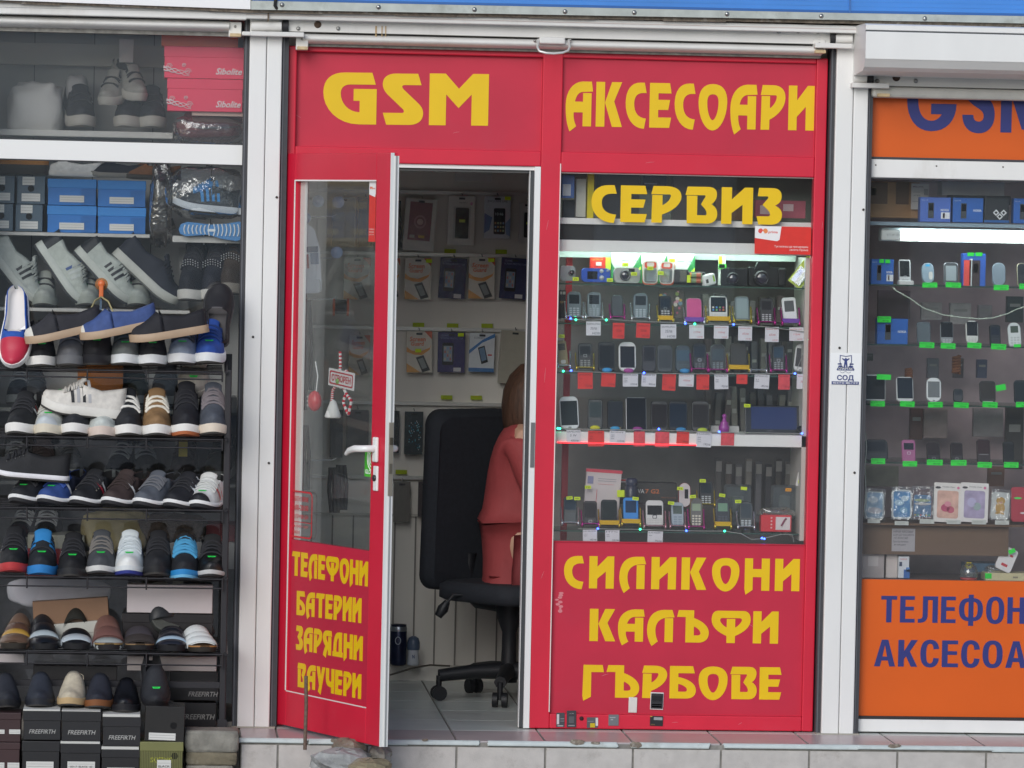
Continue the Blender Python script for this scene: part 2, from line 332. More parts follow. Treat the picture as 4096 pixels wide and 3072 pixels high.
STEEL = M('a8a8a6', .3, .9)
CHROME = M('d8dade', .16, 1.0)
GRIME = M('80766a', .9, var=.35, sc_=60, stain='d8d4cc', st=.7, bump=.6, bs=120)
TILE = M('b9b2b4', .34, var=.06, sc_=14, stain='938c86', st=.35)
TILEW = M('bdb9b5', .6, var=.08, sc_=22, stain='857d74', st=.65, bump=.25, bs=350)
GROUT = M('86847f', .9, var=.2, sc_=40)
FTILE = M('d2d8d4', .3, var=.05, sc_=9, stain='a0a39c', st=.4)
PAVE = M('aaa8a4', .85, var=.15, sc_=6, bump=.5, bs=90)
WALLG = M('e6e2da', .6, var=.05, sc_=8, stretch=(1, 1, .1))
WALLD = M('6a6966', .7, var=.08, sc_=8)
GLASS = CLEAR('f2f6f4', .05)
GLASSW = CLEAR('fdfefe', .045, .01, .012, 'd8dad8')

b = MB(); b.box(-300, 300, -300, 300, -.05, G, PAVE); b.build('ground', kind='structure')
XL0, XR0 = -4.2, 4.2
YF = -.39                                        # step edge
b = MB(); XS = sx(962, 3000, YF)
b.box(XS, XR0, YF + .006, 2.2, G, FL - .006, GROUT)
seam = [sx(p, 3010, YF) for p in (1111, 1468, 1826, 2181, 2532, 2884, 3237, 3590, 3945)]
tw = (seam[-1] - seam[0]) / 8; xs = [seam[0] - tw] + seam + [seam[-1] + tw * i for i in (1, 2, 3)]
for i in range(len(xs) - 1):
    a, c = max(xs[i], XS) + .004, xs[i + 1] - .004
    b.box(a, c, YF, YF + .012, .012, FL - .022, TILEW)
    y = YF + .006
    for k, y1 in enumerate((-.06, .27, .60, .93, 1.26, 1.59, 1.92)):
        b.box(a, c, y + .003, y1 - .003, FL - .02, FL, TILE if k == 0 else FTILE); y = y1
b.build('step', kind='structure', label=None)
# nosing: broken trim along the step edge
b = MB(); NOSE = M('c2cccc', .4, var=.08, sc_=20, stain='8c8a80', st=.6); x = XS
while x < XR0:
    L = rng.uniform(.12, .5); g = rng.choice((.0, .01, .03, .05)); h = rng.uniform(.015, .02)
    if x + L > XR0: L = XR0 - x
    n = 8; ring = []
    for e in (x, x + L - g):
        ring.append([Vector((e + rng.uniform(-.006, .006), YF - .006 + .016 * (1 - math.cos(math.pi / 2 * j / (n - 1))) * .6, FL + .0025 - h + h * math.sin(math.pi / 2 * j / (n - 1)))) for j in range(n)] + [Vector((e, YF + .02, FL - h))])
    b.loft(ring, NOSE); x += L
b.build('step_nosing', kind='structure')
b = MB()
for (p, q, wpx, hpx) in ((2310, 2968, 70, 26), (2385, 2972, 40, 14), (2545, 2978, 55, 30), (1340, 2962, 40, 18), (3580, 2984, 60, 18), (1700, 2960, 30, 12)):
    c = S(p, q, YF - .0075); k = U()
    b.poly([[(wpx * k * .5 * math.cos(t) * rng.uniform(.7, 1.1), hpx * k * .5 * math.sin(t) * rng.uniform(.6, 1.1)) for t in [2 * math.pi * i / 11 for i in range(11)]]], GRIME, c, depth=.004)
b.build('mortar_chips', kind='structure')

# shop rooms behind the front: back walls, side walls, ceiling
XP1, XP2 = sx(1062, 1500), sx(3375, 1500)        # post centres
HT = sz(2048, 120)                               # head of the openings
b = MB(); b.box(XL0, XR0, .1, 2.3, HT + .04, HT + .12, M('dedbd6', .8)); b.build('ceiling', kind='structure')
b = MB(); b.box(XP1 - .01, XP2 + .0, 1.75, 1.85, FL, HT + .04, WALLG)
for k in range(26):                              # ribbed boarding under the slat wall
    x = XP1 + .07 + k * .083
    b.box(x, x + .006, 1.744, 1.752, FL + .05, S(1700, 2060, 1.75).z, M('8f8b86', .8))
b.box(XP1, XP2, 1.68, 1.75, FL, S(1700, 2664, 1.7).z, M('dcd8d0', .5))
b.box(XP1, XP2, 1.735, 1.752, S(1700, 2066, 1.75).z, S(1700, 2056, 1.75).z, M('c2beb6', .5))
b.build('wall', kind='structure')
b = MB(); b.box(XL0, XP1 - .03, .62, .7, G, HT + .04, M('c4c3c1', .6, var=.05, sc_=5))
for k in range(12): x = XP1 - .2 - k * .22; b.box(x, x + .003, .617, .621, G, HT, M('6e6e6e', .8))
b.box(XL0, XP1 - .03, .6, .619, G, sz(500, 1645, .6), M('7c7c82', .75, var=.15)); b.build('wall', kind='structure')
b = MB(); b.box(XP2 + .03, XR0, .75, .83, FL, HT + .04, M('b8a2a6', .7, var=.3, sc_=5)); b.build('wall', kind='structure')
for x in (XP1 - .02, XP2 - .02):
    b = MB(); b.box(x, x + .04, .06, 1.9, G, HT + .04, M('cac7c2', .6)); b.build('wall', kind='structure')
for x in (XL0 - .05, XR0):
    b = MB(); b.box(x, x + .05, -.0, 1.9, G, HT + .6, M('cac7c2', .6)); b.build('wall', kind='structure')
b = MB(); b.box(XL0, XP1 - .03, -.02, .62, G, sz(500, 2880, 0), M('8c8780', .8, var=.1, bump=.4)); b.build('wall', kind='structure')
# unseen building added opposite, heights and gap shaped for the reflections in the glass
b = MB(); OB = M('e6e6e4', .8, var=.2, sc_=.3)
b.box(2.2, 34, -46, -40, G, 3.7, OB); b.box(-26, .8, -46, -40, G, 6.5, OB)
for i in range(8):
    x = 2 + i * 4
    b.box(x, x + 2.2, -40.02, -39.9, .9, 2.8, M('2c3034', .2))
b.build('added_far_building', label='unseen pale building with dark windows, added across the street for reflections in the shop glass', cat='building')

# ---------------------------------------------------------------- posts between the shops
def post(xa, xs_, xb, ytop, label, rails):
    root = empty('post', (xs_, -.02, FL), label, 'post', 'white posts between the shops')
    zt = ytop
    b = MB(); b.box(xa - xs_, -.001, -.03, .06, 0, zt - FL, WHITE); b.box(xa - xs_ - .0, -.001, .0, .0, 0, 0, WHITE)
    b.build('profile', root, bevel=.004)
    b = MB(); b.box(.001, xb - xs_, -.03, .06, 0, zt - FL, WHITE); b.build('profile', root, bevel=.004)
    for (a, c) in rails:
        b = MB(); b.box(a - xs_, c - xs_, -.012, .075, 0, zt - FL, RUB)
        b.box(a - xs_ + .004, a - xs_ + .008, -.014, -.01, 0, zt - FL, M('62646a', .4)); b.build('guide_rail', root)
    b = MB(); b.box(xa - xs_ - .02, xb - xs_ + .02, -.045, .02, -.0, .004, M('a5a196', .7)); b.build('base_plate', root)
    for (dx, z) in ((.035, .95), (.045, 1.9), (-.03, 1.4)):
        b = MB(); b.lathe([(.0, -.003), (.0045, -.003), (.0045, .0)], M('3a3835', .5), (dx, -.031, z), 10, Y3); b.build('screw_hole', root)
    return root
zp = sz(1060, 75)
P1 = post(sx(972, 1570), sx(1040, 1570), sx(1101, 1570), zp, 'white double post between the shoe shop and the red phone shop', [(sx(951, 1570), sx(972, 1570) - .001), (sx(1101, 1570) + .001, sx(1129, 1570))])
zp2 = sz(3390, 130)
P2 = post(sx(3308, 1570), sx(3378, 1570), sx(3437, 1570), zp2, 'white double post with the blue guard company sticker, beside the orange shop', [(sx(3285, 1570) + .002, sx(3308, 1570) - .001), (sx(3437, 1570) + .001, sx(3459, 1570))])
# guard sticker on the post
k = U(); c = S(3382, 1480, -.0515)
b = MB(); BL = M('35427c', .5)
b.box(c.x - 63 * k, c.x + 63 * k, c.y, c.y + .001, c.z - 58 * k, c.z + 68 * k, M('f0f1f1', .35))
o = c + Vector((0, -.0012, 0))
sh = [(-24, 60), (0, 56), (24, 60), (25, 34), (18, 14), (0, 2), (-18, 14), (-25, 34)]
b.poly([[(x * k, z * k) for x, z in sh], [(x * k * .88, (z - 31) * k * .88 + 31 * k) for x, z in sh][::-1]], BL, o, depth=.0005)
b.poly([[(x * k, z * k) for x, z in ((-5, 44), (0, 50), (5, 44), (14, 48), (15, 44), (5, 36), (8, 12), (2, 12), (0, 24), (-2, 12), (-8, 12), (-5, 36), (-15, 44), (-14, 48))]], BL, o, depth=.0005)
for s_ in (-1, 1):
    for q in range(3):
        b.poly([oval(s_ * (24 - q * 2) * k, (24 - q * 9) * k, 9 * k, 3.2 * k, 12)], BL, o, depth=.0004)
b.poly([[(-36 * k, 2 * k), (-30 * k, 12 * k), (30 * k, 12 * k), (36 * k, 2 * k), (34 * k, -2 * k), (-34 * k, -2 * k)]], BL, o, depth=.0005)
b.text('СПАРТАК', M('f0f1f1', .4), o + Vector((0, -.0006, .5 * k)), 9 * k, 58 * k, al='C', bold=.02)
b.tube([o + Vector((x * k, 0, (-9 + 3 * math.cos(x * .25)) * k)) for x in range(-22, 23, 4)], .0006, BL, 4)
b.text('СОД', BL, o + Vector((0, -.0004, -40 * k)), 19 * k, 68 * k, al='C', bold=.03)
b.box(o.x - 55 * k, o.x + 55 * k, o.y - .0004, o.y + .0006, o.z - 58 * k, o.z - 46 * k, BL)
b.text('052 65 77 65 • 0886 17 10 93', M('f0f1f1', .4), o + Vector((0, -.0008, -55 * k)), 7 * k, 100 * k, al='C', bold=.02)
b.build('guard_sticker', label='white sticker with blue shield emblem and phone numbers on the right post', cat='sticker')

# ---------------------------------------------------------------- red phone shop front
xA, xB = sx(1155, 200), sx(3314, 198)
xM0, xM1 = sx(2139, 700), sx(2244, 700)          # middle mullion
xP0, xP1 = sx(2246, 500), sx(3262, 500)          # right panels / window
zTop, zS0, zS1 = sz(2100, 205), sz(1640, 594), sz(2750, 618)
zL0, zL1 = sz(1640, 655), sz(2750, 699)          # door head, window head
zW0 = sz(2720, 2173); zR0 = sz(2720, 2862); zBot = FL + .004
SF = empty('shopfront', (xA, 0, FL), 'red framed shopfront with yellow lettering, window display and open doorway', 'shopfront')
def under(o, par): o.parent = par; o.matrix_parent_inverse = Matrix.Translation(-par.location); return o
def at0(o): o.parent = SF; o.matrix_parent_inverse = Matrix.Translation((-xA, 0, -FL)); return o
b = MB()
b.box(xA, xA + .03, 0, .06, zBot, zTop, RED)                       # left stile
b.box(xM0 + .022, xM1, 0, .06, zBot, zTop, RED)                    # mullion
b.box(xP1, xB, 0, .06, zBot, zTop, RED)                            # right stile
b.box(xA + .03, xM0 + .022, 0, .06, zL0, zS0, RED)                 # lintels
b.box(xM1, xP1, 0, .06, zL1, zS1, RED)
b.box(xM1, xP1, 0, .06, zBot, zR0, RED)                            # bottom rail
b.box(xA + .03, xP1, .004, .06, zTop - .02, zTop + .03, RED)
at0(b.build('frame', bevel=.004))
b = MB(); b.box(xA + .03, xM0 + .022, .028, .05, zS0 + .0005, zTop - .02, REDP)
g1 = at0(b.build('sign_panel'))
b = MB(); word(b, 'GSM', YEL, S(1291, 496, .0265), S(1952, 503, .0265), 206 * U(), gap=.115); o = b.build('lettering'); o.parent = g1
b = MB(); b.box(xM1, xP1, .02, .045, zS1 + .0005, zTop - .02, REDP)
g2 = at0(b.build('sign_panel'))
b = MB(); word(b, 'АКСЕСОАРИ', YEL, S(2261, 504, .0185), S(3255, 522.5, .0185), 179 * U(), gap=.075); o = b.build('lettering'); o.parent = g2
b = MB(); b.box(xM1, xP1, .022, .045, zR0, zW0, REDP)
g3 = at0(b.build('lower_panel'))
b = MB()
word(b, 'СИЛИКОНИ', YEL, S(2254.7, 2352, .0205), S(3197, 2365, .0205), 130 * U(), gap=.13)
word(b, 'КАЛЪФИ', YEL, S(2357, 2564, .0205), S(3112, 2575, .0205), 130 * U(), gap=.06)
word(b, 'ГЪРБОВЕ', YEL, S(2329, 2789, .0205), S(3124, 2799, .0205), 131 * U(), gap=.06)
o = b.build('lettering'); o.parent = g3
b = MB(); b.box(xM1, xP1, .024, .030, zW0, zL1, GLASSW); g4 = at0(b.build('window_glass'))
b = MB(); word(b, 'СЕРВИЗ', YEL, S(2364, 886, .0225), S(3127, 899.5, .0225), 147 * U(), gap=.075); o = b.build('lettering'); o.parent = g4
b = MB(); tr_ = M('e9dcd8', .4)
b.box(xM1 - .004, xM1 - .0005, -.003, .002, zBot + .06, zL1 + .03, tr_)    # white trim lines
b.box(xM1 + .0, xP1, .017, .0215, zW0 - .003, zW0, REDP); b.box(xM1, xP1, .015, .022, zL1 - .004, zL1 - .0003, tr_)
at0(b.build('trim'))
b = MB()
b.box(xA + .03, xM0, .012, .07, zL0 - .014, zL0 - .0005, PVC); b.box(xA + .03, xM0 - .012, .03, .075, zL0 - .024, zL0 - .0145, M('5c5d5c', .5))
b.box(xM0, xM0 + .0215, .0, .07, zBot, zL0 - .0005, PVC); b.box(xM0 - .014, xM0 - .0005, .02, .07, zBot, zL0 - .0145, M('3c4044', .5))
b.box(xM0 - .0165, xM0 - .0142, .02, .07, zBot, zL0 - .0145, PVC)
b.box(xM0 + .005, xM0 + .02, -.002, .001, S(2125, 1870).z, S(2125, 1690).z, M('77787a', .4, .5))
at0(b.build('door_frame'))
b = MB()                                                             # scraped patch on the lower panel
for q in range(9):
    c = S(2232 + rng.uniform(-12, 14), 2372 + q * 9, .0212); b.poly([oval(0, 0, rng.uniform(.004, .010), rng.uniform(.003, .007), 9)], M('d68088', .6), c, depth=.0004)
o = b.build('scrape'); o.parent = g3

for (p, q, l_, a_, Y) in ((1190, 464, 30, -25, .0275), (1825, 530, 26, 12, .0275), (2190, 900, 40, 80, -.0006), (2180, 1500, 60, 86, -.0006), (2170, 2300, 34, 70, -.0006), (3290, 900, 30, 84, -.0006), (2600, 650, 36, 8, -.0006), (3000, 2500, 44, -30, .0215), (2420, 2700, 30, 18, .0215), (2700, 2890, 26, 4, -.0006), (2960, 2895, 18, 30, -.0006), (3120, 420, 28, 40, .0195)):
    c = S(p, q, Y); e = Vector((math.cos(R(a_)), 0, math.sin(R(a_)))) * l_ * U() / 2; b = MB(); b.tube([c - e, c + Z3 * .001, c + e], [.0003, .0008, .0003], M('dc8a92', .6), 4); under(b.build('scratch'), SF)
# ---------------------------------------------------------------- open door
HX = sx(1122, 1750, -.004); PHI = R(64.0)
dd = Vector((math.cos(PHI), -math.sin(PHI), 0)); dn = Vector((-math.sin(PHI), -math.cos(PHI), 0))   # along the leaf / outer face normal
HP = Vector((HX, -.005, 0))
def SD(px, py, off=0.0):
    """photo pixel to (u, z) on the outer face of the door leaf"""
    d = f0 + ((px - 2048) / FPX) * rv - ((py - 1536) / FPX) * uv
    q = HP + dn * off; t = (q - EYE).dot(dn) / d.dot(dn); p = EYE + d * t
    return (p - HP).dot(dd), p.z
DW = SD(1543, 1700)[0]; DZ1 = SD(1300, 613)[1]; DZ0 = SD(1300, 2938)[1]
DOOR = empty('shop_door', HP + Z3 * DZ0, 'red glazed shop door standing open with yellow lettering on its lower panel', 'door')
DM = Matrix((dd.to_4d(), (-dn).to_4d(), Z3.to_4d(), (0, 0, 0, 1))).transposed()
for i in range(3): DM[3][i] = 0
DOOR.matrix_world = Matrix.Translation(HP + Z3 * DZ0) @ Matrix((tuple(dd) + (0,), tuple(-dn) + (0,), (0, 0, 1, 0), (0, 0, 0, 1))).transposed()
def DL(px, py): u, z = SD(px, py); return u, z - DZ0
DH = DZ1 - DZ0
gu0, gu1 = DL(1168, 1500)[0], DL(1490, 1500)[0]; gz1 = DL(1350, 725)[1]; gz0 = DL(1330, 2184)[1]; pz0 = DL(1330, 2800)[1]
DT = .026
b = MB(); DTR = .0
b.box(0, gu0, 0, DT, 0, DH, RED); b.box(gu1, DW, 0, DT, 0, DH, RED); b.box(gu0, gu1, 0, DT, gz1, DH, RED); b.box(gu0, gu1, 0, DT, 0, pz0, RED)
b.build('leaf_frame', DOOR, bevel=.003)
b = MB(); b.box(gu0, gu1, .012, .02, gz0, gz1, CLEAR('fafcfb', .02, .01, .015, 'd8dad8')); dg_ = b.build('glass', DOOR)
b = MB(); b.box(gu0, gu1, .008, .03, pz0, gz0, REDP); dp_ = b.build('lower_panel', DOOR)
b = MB()
b.box(gu0 - .006, gu0, -.002, .0, pz0, gz1 + .004, PVC); b.box(gu0, gu1, -.002, .0, gz1, gz1 + .005, PVC); b.box(gu0, gu1, -.001, .001, pz0 - .004, pz0, tr_)
b.box(DW, DW + .003, -.001, .012, 0, DH, PVC); b.box(DW, DW + .006, .0125, DT + .003, 0, DH - .01, PVC); b.box(DW + .006, DW + .008, .016, .021, 0, DH - .01, M('9a9c9c', .5))
b.box(gu0 + .0005, gu0 + .045, .0205, .0255, gz0 + .001, gz1 - .001, PVC); b.build('edge_trim', DOOR)
b = MB()
for wd_, L_, R_, ht in (('ТЕЛЕФОНИ', (1160, 2300.6), (1463, 2346.7), 0), ('БАТЕРИИ', (1179, 2459.6), (1437, 2493), 0), ('ЗАРЯДНИ', (1176, 2598), (1442, 2645), 0), ('ВАУЧЕРИ', (1182, 2747), (1436, 2797), 0)):
    (ua, za), (ub, zb) = DL(*L_), DL(*R_)
    hh = DL(L_[0], L_[1] - 97)[1] - za
    b2 = MB(); word(b2, wd_, YEL, (0, 0, 0), (ub - ua, 0, zb - za), hh, gap=.07)
    b2.tr(Matrix.Translation((ua, .0065, za))); b.add(b2.v, b2.f, YEL)
b.build('lettering', dp_)
def dbox(mb, x0, y0, x1, y1, o0, o1, m):
    ua, za = DL(x0, y1); ub, zb = DL(x1, y0); mb.box(min(ua, ub), max(ua, ub), o0, o1, za, zb, m)
# lever handle, key plate, lock case
HW = M('eeeeec', .25, coat=.4)
def handle(sgn, yb):
    b = MB(); u, z = DL(1508, 1800); b.box(u - .016, u + .016, yb - (.012 if sgn < 0 else 0), yb + (.012 if sgn > 0 else 0), z - .042, z + .045, HW, .006)
    b.tube([(u, yb, z + .005), (u, yb + sgn * .04, z + .005), (u - .012, yb + sgn * .052, z + .004), (u - .06, yb + sgn * .054, z + .002), (u - .1, yb + sgn * .053, z - .006), (u - .13, yb + sgn * .05, z - .02)], [.012, .012, .012, .0125, .011, .007], HW, 12)
    return b.build('handle', DOOR)
handle(-1, 0); handle(1, DT)
b = MB(); u, z = DL(1508, 1912); b.box(u - .015, u + .015, -.009, 0, z - .045, z + .042, HW, .006); b.lathe([(0, -.004), (.011, -.004), (.011, .004), (0, .004)], M('4a4a4c', .35, .7), (u, -.01, z), 14, Y3)
b.box(u - .015, u + .015, DT, DT + .009, z - .045, z + .042, HW, .006); b.build('key_plate', DOOR)
b = MB(); za, zb = DL(1545, 1985)[1], DL(1545, 1690)[1]
b.box(DW + .006, DW + .0085, .010, .027, za, zb, M('a59b8d', .45, .6)); zc = (za + zb) / 2
b.box(DW + .008, DW + .014, .013, .024, zc + .05, zc + .075, M('5a544a', .4, .6)); b.box(DW + .008, DW + .010, .013, .024, zc - .05, zc - .015, M('777064', .4, .6))
b.build('lock_plate', DOOR)
# opening-hours lettering and stickers on the door glass
b = MB(); RT = M('c8323a', .5)
ua, z1_ = DL(1146, 1958); ub, _ = DL(1240, 1958); z0_ = DL(1240, 2160)[1]; y_ = .0105; ua = max(ua, .0)
fw = ub - ua; ox = Vector((ua, y_, z0_)); hgt = z1_ - z0_
b.poly([rr(0, fw, 0, hgt, .02), rr(.006, fw - .006, .006, hgt - .006, .016)[::-1]], RT, ox, depth=.0004)
b.box(ua, ub, y_, y_ + .0004, z0_ + hgt * .33, z0_ + hgt * .345, RT)
for t_, zz, hh in (('РАБОТНО ВРЕМЕ', .78, .10), ('8:00-20:00', .59, .12), ('БЕЗ ПОЧИВЕН ДЕН', .42, .075), ('GSM · СЕРВИЗ · ЧАСТИ', .22, .05), ('РЕМОНТ', .09, .06)):
    b.text(t_, RT, ox + Vector((.03, 0, zz * hgt)), hh * hgt, (fw - .06) * (.5 if t_ == 'РЕМОНТ' else 1), bold=.015)
b.build('opening_hours', dg_)
# ---------------------------------------------------------------- roller shutters, fascia, neighbours
def skew(mb, L, Rr, Y0, Y1, m):
    """bar between photo points L=(x,ytop,ybottom) and R, from depth Y0 to Y1"""
    a, b_, c, d = S(L[0], L[2], Y0), S(Rr[0], Rr[2], Y0), S(Rr[0], Rr[1], Y0), S(L[0], L[1], Y0)
    v = [a, b_, c, d] + [p + Y3 * (Y1 - Y0) for p in (a, b_, c, d)]
    return mb.add(v, [(0, 1, 2, 3), (7, 6, 5, 4), (0, 4, 5, 1), (1, 5, 6, 2), (2, 6, 7, 3), (3, 7, 4, 0)], m)
def band(mb, x0, x1, y0, y1, Y0, Y1, m, xr=2100, c=0.0):
    """level bar: photo rows y0..y1 read at column xr"""
    return mb.box(x0, x1, Y0, Y1, sz(xr, y1, Y0), sz(xr, y0, Y0), m, c)
def bolt(mb, px, py, Y, r=.006, m=None):
    mb.lathe([(0, -.006), (r * .6, -.0055), (r, -.002), (r, 0)], m or STEEL, S(px, py, Y), 10, Y3)
RUST = M('9a7048', .8, var=.3, sc_=60)
def bracket(parent_, x0, x1, y0, y1, ybar0, ybar1, xb0, xb1, Y=-.055):
    b = MB(); a, c, z0, z1 = rect(x0, y0, x1, y1, Y); b.box(a, c, Y, Y + .05, z0, z1, WHITE2, .003)
    b.box(a + .004, c - .002, Y - .03, Y + .004, z0, z0 + .012, M('cdb68e', .6, var=.2, sc_=50, stain='8a5a2c', st=.8), .002)
    bolt(b, (x0 + x1) / 2, y0 + (y1 - y0) * .3, Y, .005)
    b.box(sx(xb0, ybar0, Y - .04), sx(xb1, ybar0, Y - .04), Y - .045, Y + .01, sz((xb0 + xb1) / 2, ybar1, Y - .04), sz((xb0 + xb1) / 2, ybar0, Y - .04), WHITE2, .003)
    return b.build('bracket', parent_)
# shutter over the red shop
xsL, xsR = sx(1152, 150), sx(3330, 180)
SH = empty('roller_shutter', (xsL, -.1, sz(2100, 150)), 'white rolled-up shutter with wire pull handle above the red phone shop', 'shutter', 'rolled-up shutters above the shops')
b = MB(); band(b, sx(980, 100), sx(3462, 100), 70, 101, -.10, .05, WHITE, c=.004); band(b, sx(980, 100), sx(3462, 100), 84, 86, -.103, -.099, M('d8c9c4', .5)); under(b.build('housing'), SH)
b = MB(); band(b, xsL, xsR, 100, 148, -.05, .0, WHITE2)
b.box(xsL, xsR, -.052, -.0, sz(2100, 150, -.05), sz(2100, 148, -.05), M('5a5955', .8))
under(b.build('guide_board'), SH)
b = MB(); z0, z1 = sz(2100, 196, -.06), sz(2100, 150, -.06); n = 9
prof = [(-.012 - .05 * math.sin(math.pi * j / (n - 1)) ** .6, z0 + (z1 - z0) * j / (n - 1)) for j in range(n)]
b.loft([[Vector((x, y, z)) for y, z in prof] + [Vector((x, .0, z1)), Vector((x, .0, z0))] for x in (xsL + .05, xsR - .045)], WHITE2)
b.box(xsL + .05, xsR - .045, -.02, .0, sz(2100, 206, -.02), z0 + .0005, M('77756f', .8, var=.3, sc_=40))
under(b.build('bottom_bar'), SH)
b = MB(); pts = [S(2153, 158, -.075), S(2150, 190, -.1), S(2158, 205, -.11), S(2185, 212, -.115), S(2215, 214, -.115), S(2250, 211, -.115), S(2272, 203, -.11), S(2279, 188, -.1), S(2275, 160, -.075)]
b.tube(pts, .0045, M('dcdcda', .3, .4), 8); a, c, z0, z1 = rect(2158, 148, 2262, 176, -.085); b.box(a, c, -.085, -.05, z0, z1, WHITE2, .006); under(b.build('handle'), SH)
def bolts(par, Y, r, *ps):
    for p in ps: b = MB(); bolt(b, *p, Y, r); under(b.build('bolt'), par)
def holes(par, Y, r, name, m, *ps):
    for p in ps: b = MB(); b.lathe([(0, -.001), (r, -.001), (r, 0)], m, S(*p, Y), 14, Y3); under(b.build(name), par)
bolts(SH, -.051, .0075, (1193, 114), (1353, 114), (3115, 128), (3272, 128)); bolts(SH, -.066, .005, (2139, 163), (2282, 160))
holes(SH, -.0505, .013, 'cable_hole', M('5b4a3e', .8), (1271, 98), (3193, 118))
under(bracket(None, 1184, 1233, 138, 200, 127, 146, 1003, 1217), SH); under(bracket(None, 3253, 3302, 158, 214, 173, 193, 3260, 3409), SH)
for (x0, x1, y0, y1) in ((1005, 1126, 86, 124), (3342, 3408, 137, 173)):
    b = MB(); a, c = S(x0, (y0 + y1) / 2, -.06), S(x1, (y0 + y1) / 2, -.06); b.tube([a, c], (y1 - y0) / 2 * U(), WHITE2, 14); under(b.build('axle'), SH)
for (p, q) in ((1140, 105), (3330, 150)):
    b = MB(); b.tube([S(p - 10, q, -.05), S(p + 12, q, -.05)], .022, DARK, 14); under(b.build('axle_cap'), SH)
for (p, w_) in ((1501, 3), (1526, 2), (1541, 2)):
    b = MB(); a, c, z0, z1 = rect(p, 104, p + w_ * 2, 146, -.0515); b.box(a, c, -.0515, -.0505, z0, z1, M('b89a6c', .7)); under(b.build('rust_streak'), SH)
# left shutter
xl = sx(-60, 90)
SH2 = empty('roller_shutter', (xl, -.1, sz(2100, 130)), 'white rolled-up shutter with rounded bottom bar above the shoe shop', 'shutter', 'rolled-up shutters above the shops')
b = MB(); x1 = sx(985, 60); band(b, xl, x1, 58, 106, -.10, .05, WHITE, c=.004); band(b, xl, x1, 78, 80, -.103, -.099, M('c8c8c8', .5)); under(b.build('housing'), SH2)
b = MB(); z0, z1 = sz(2100, 158, -.06), sz(2100, 108, -.06)
prof = [(-.012 - .06 * math.sin(math.pi * j / (n - 1)) ** .6, z0 + (z1 - z0) * j / (n - 1)) for j in range(n)]
b.loft([[Vector((x, y, z)) for y, z in prof] + [Vector((x, .0, z1)), Vector((x, .0, z0))] for x in (xl, sx(916, 100))], WHITE2)
b.box(xl, sx(976, 130), -.02, .02, sz(2100, 174, -.02), z0 + .001, M('8d8b86', .8, var=.3, sc_=40)); under(b.build('bottom_bar'), SH2)
under(bracket(None, 915, 966, 88, 148, 126, 142, 968, 1004), SH2)
# right shutter: boxed housing that stands out over the orange shop
xr0, xr1 = sx(3463, 180, -.33), XR0 + .2
SH3 = empty('roller_shutter', (xr0, -.2, sz(3700, 200, -.3)), 'large white boxed shutter housing above the orange phone shop', 'shutter', 'rolled-up shutters above the shops')
zz = lambda y, Y=-.33: sz(3700, y, Y)
prof = [(.04, zz(98)), (-.30, zz(98)), (-.325, zz(104)), (-.325, zz(124)), (-.318, zz(126)), (-.318, zz(130)), (-.33, zz(131)), (-.33, zz(240)), (-.326, zz(243)), (-.30, zz(272)), (-.27, zz(286)), (-.06, zz(300)), (-.06, zz(290)), (.04, zz(290))]
b = MB(); b.poly([[(y, z) for y, z in prof]], WHITE, (xr0, 0, 0), Y3, Z3, depth=-(xr1 - xr0)); under(b.build('housing', bevel=.003), SH3)
b = MB(); b.box(xr0, xr1, -.323, -.317, zz(130.5), zz(125.5), M('4a4d50', .6)); under(b.build('seam'), SH3)
b = MB(); band(b, sx(3470, 320), xr1, 286, 348, -.05, .0, WHITE2, 3700); band(b, sx(3470, 320), xr1, 347, 350, -.052, -.048, M('5a5955', .8), 3700); band(b, sx(3480, 320), xr1, 350, 394, -.062, .0, M('c9c8c2', .45, var=.06), 3700, .012); under(b.build('guide_board'), SH3)
bolts(SH3, -.051, .008, (3509, 324), (3663, 324)); holes(SH3, -.0505, .014, 'cable_hole', M('4b3a30', .8), (3585, 310))
under(bracket(None, 3503, 3557, 358, 388, 332, 352, 3408, 3557), SH3)
b = MB(); a, c = S(3413, 312, -.06), S(3466, 312, -.06); b.tube([a, c], .018, WHITE2, 14); under(b.build('axle'), SH3); b = MB(); b.tube([S(3468, 315, -.05), S(3490, 315, -.05)], .03, DARK, 14); under(b.build('axle_cap'), SH3)
# blue ribbed canopy fascia with alloy edge strip
xc0 = sx(1008, 20, -.2)
AW = empty('canopy', (xc0, -.2, sz(2100, 60, -.2)), 'blue ribbed plastic canopy with a bolted alloy edge strip above all shops', 'canopy')
BLUE = M('3b86d8', .22, var=.1, sc_=3, coat=.3)
SEG = ((1008, 2, 38, 51, 3398, 52, 80, 95), (3402, 52, 80, 95, 4330, 68, 98, 110))
for (x0, a0, b0, c0, x1, a1, b1, c1) in SEG:
    b = MB(); n = 24
    for i in range(n):
        f, g_ = -9.0 * i, -9.0 * (i + 1); skew(b, (x0, a0 + g_, a0 + f), (x1, a1 + g_, a1 + f), -.14 - (.0015 if i % 2 else 0), -.125, BLUE)
    skew(b, (x0, a0 - 10, a0), (x1, a1 - 10, a1), -.1435, -.139, M('2a62a8', .4)); under(b.build('ribbed_sheet'), AW)
    b = MB(); skew(b, (x0 - 4, a0 + .5, b0), (x1, a1 + .5, b1), -.145, .04, ALU); under(b.build('edge_strip'), AW)
b = MB(); skew(b, (3397, -200, 52), (3403, -200, 52), -.147, -.13, M('3a70b4', .4)); under(b.build('joint_strip'), AW)
bolts(AW, -.1455, .0085, (1128, 19), (1514, 28), (1898, 38), (2260, 46), (2537, 50), (2908, 56), (3285, 64), (3699, 74))
b = MB()
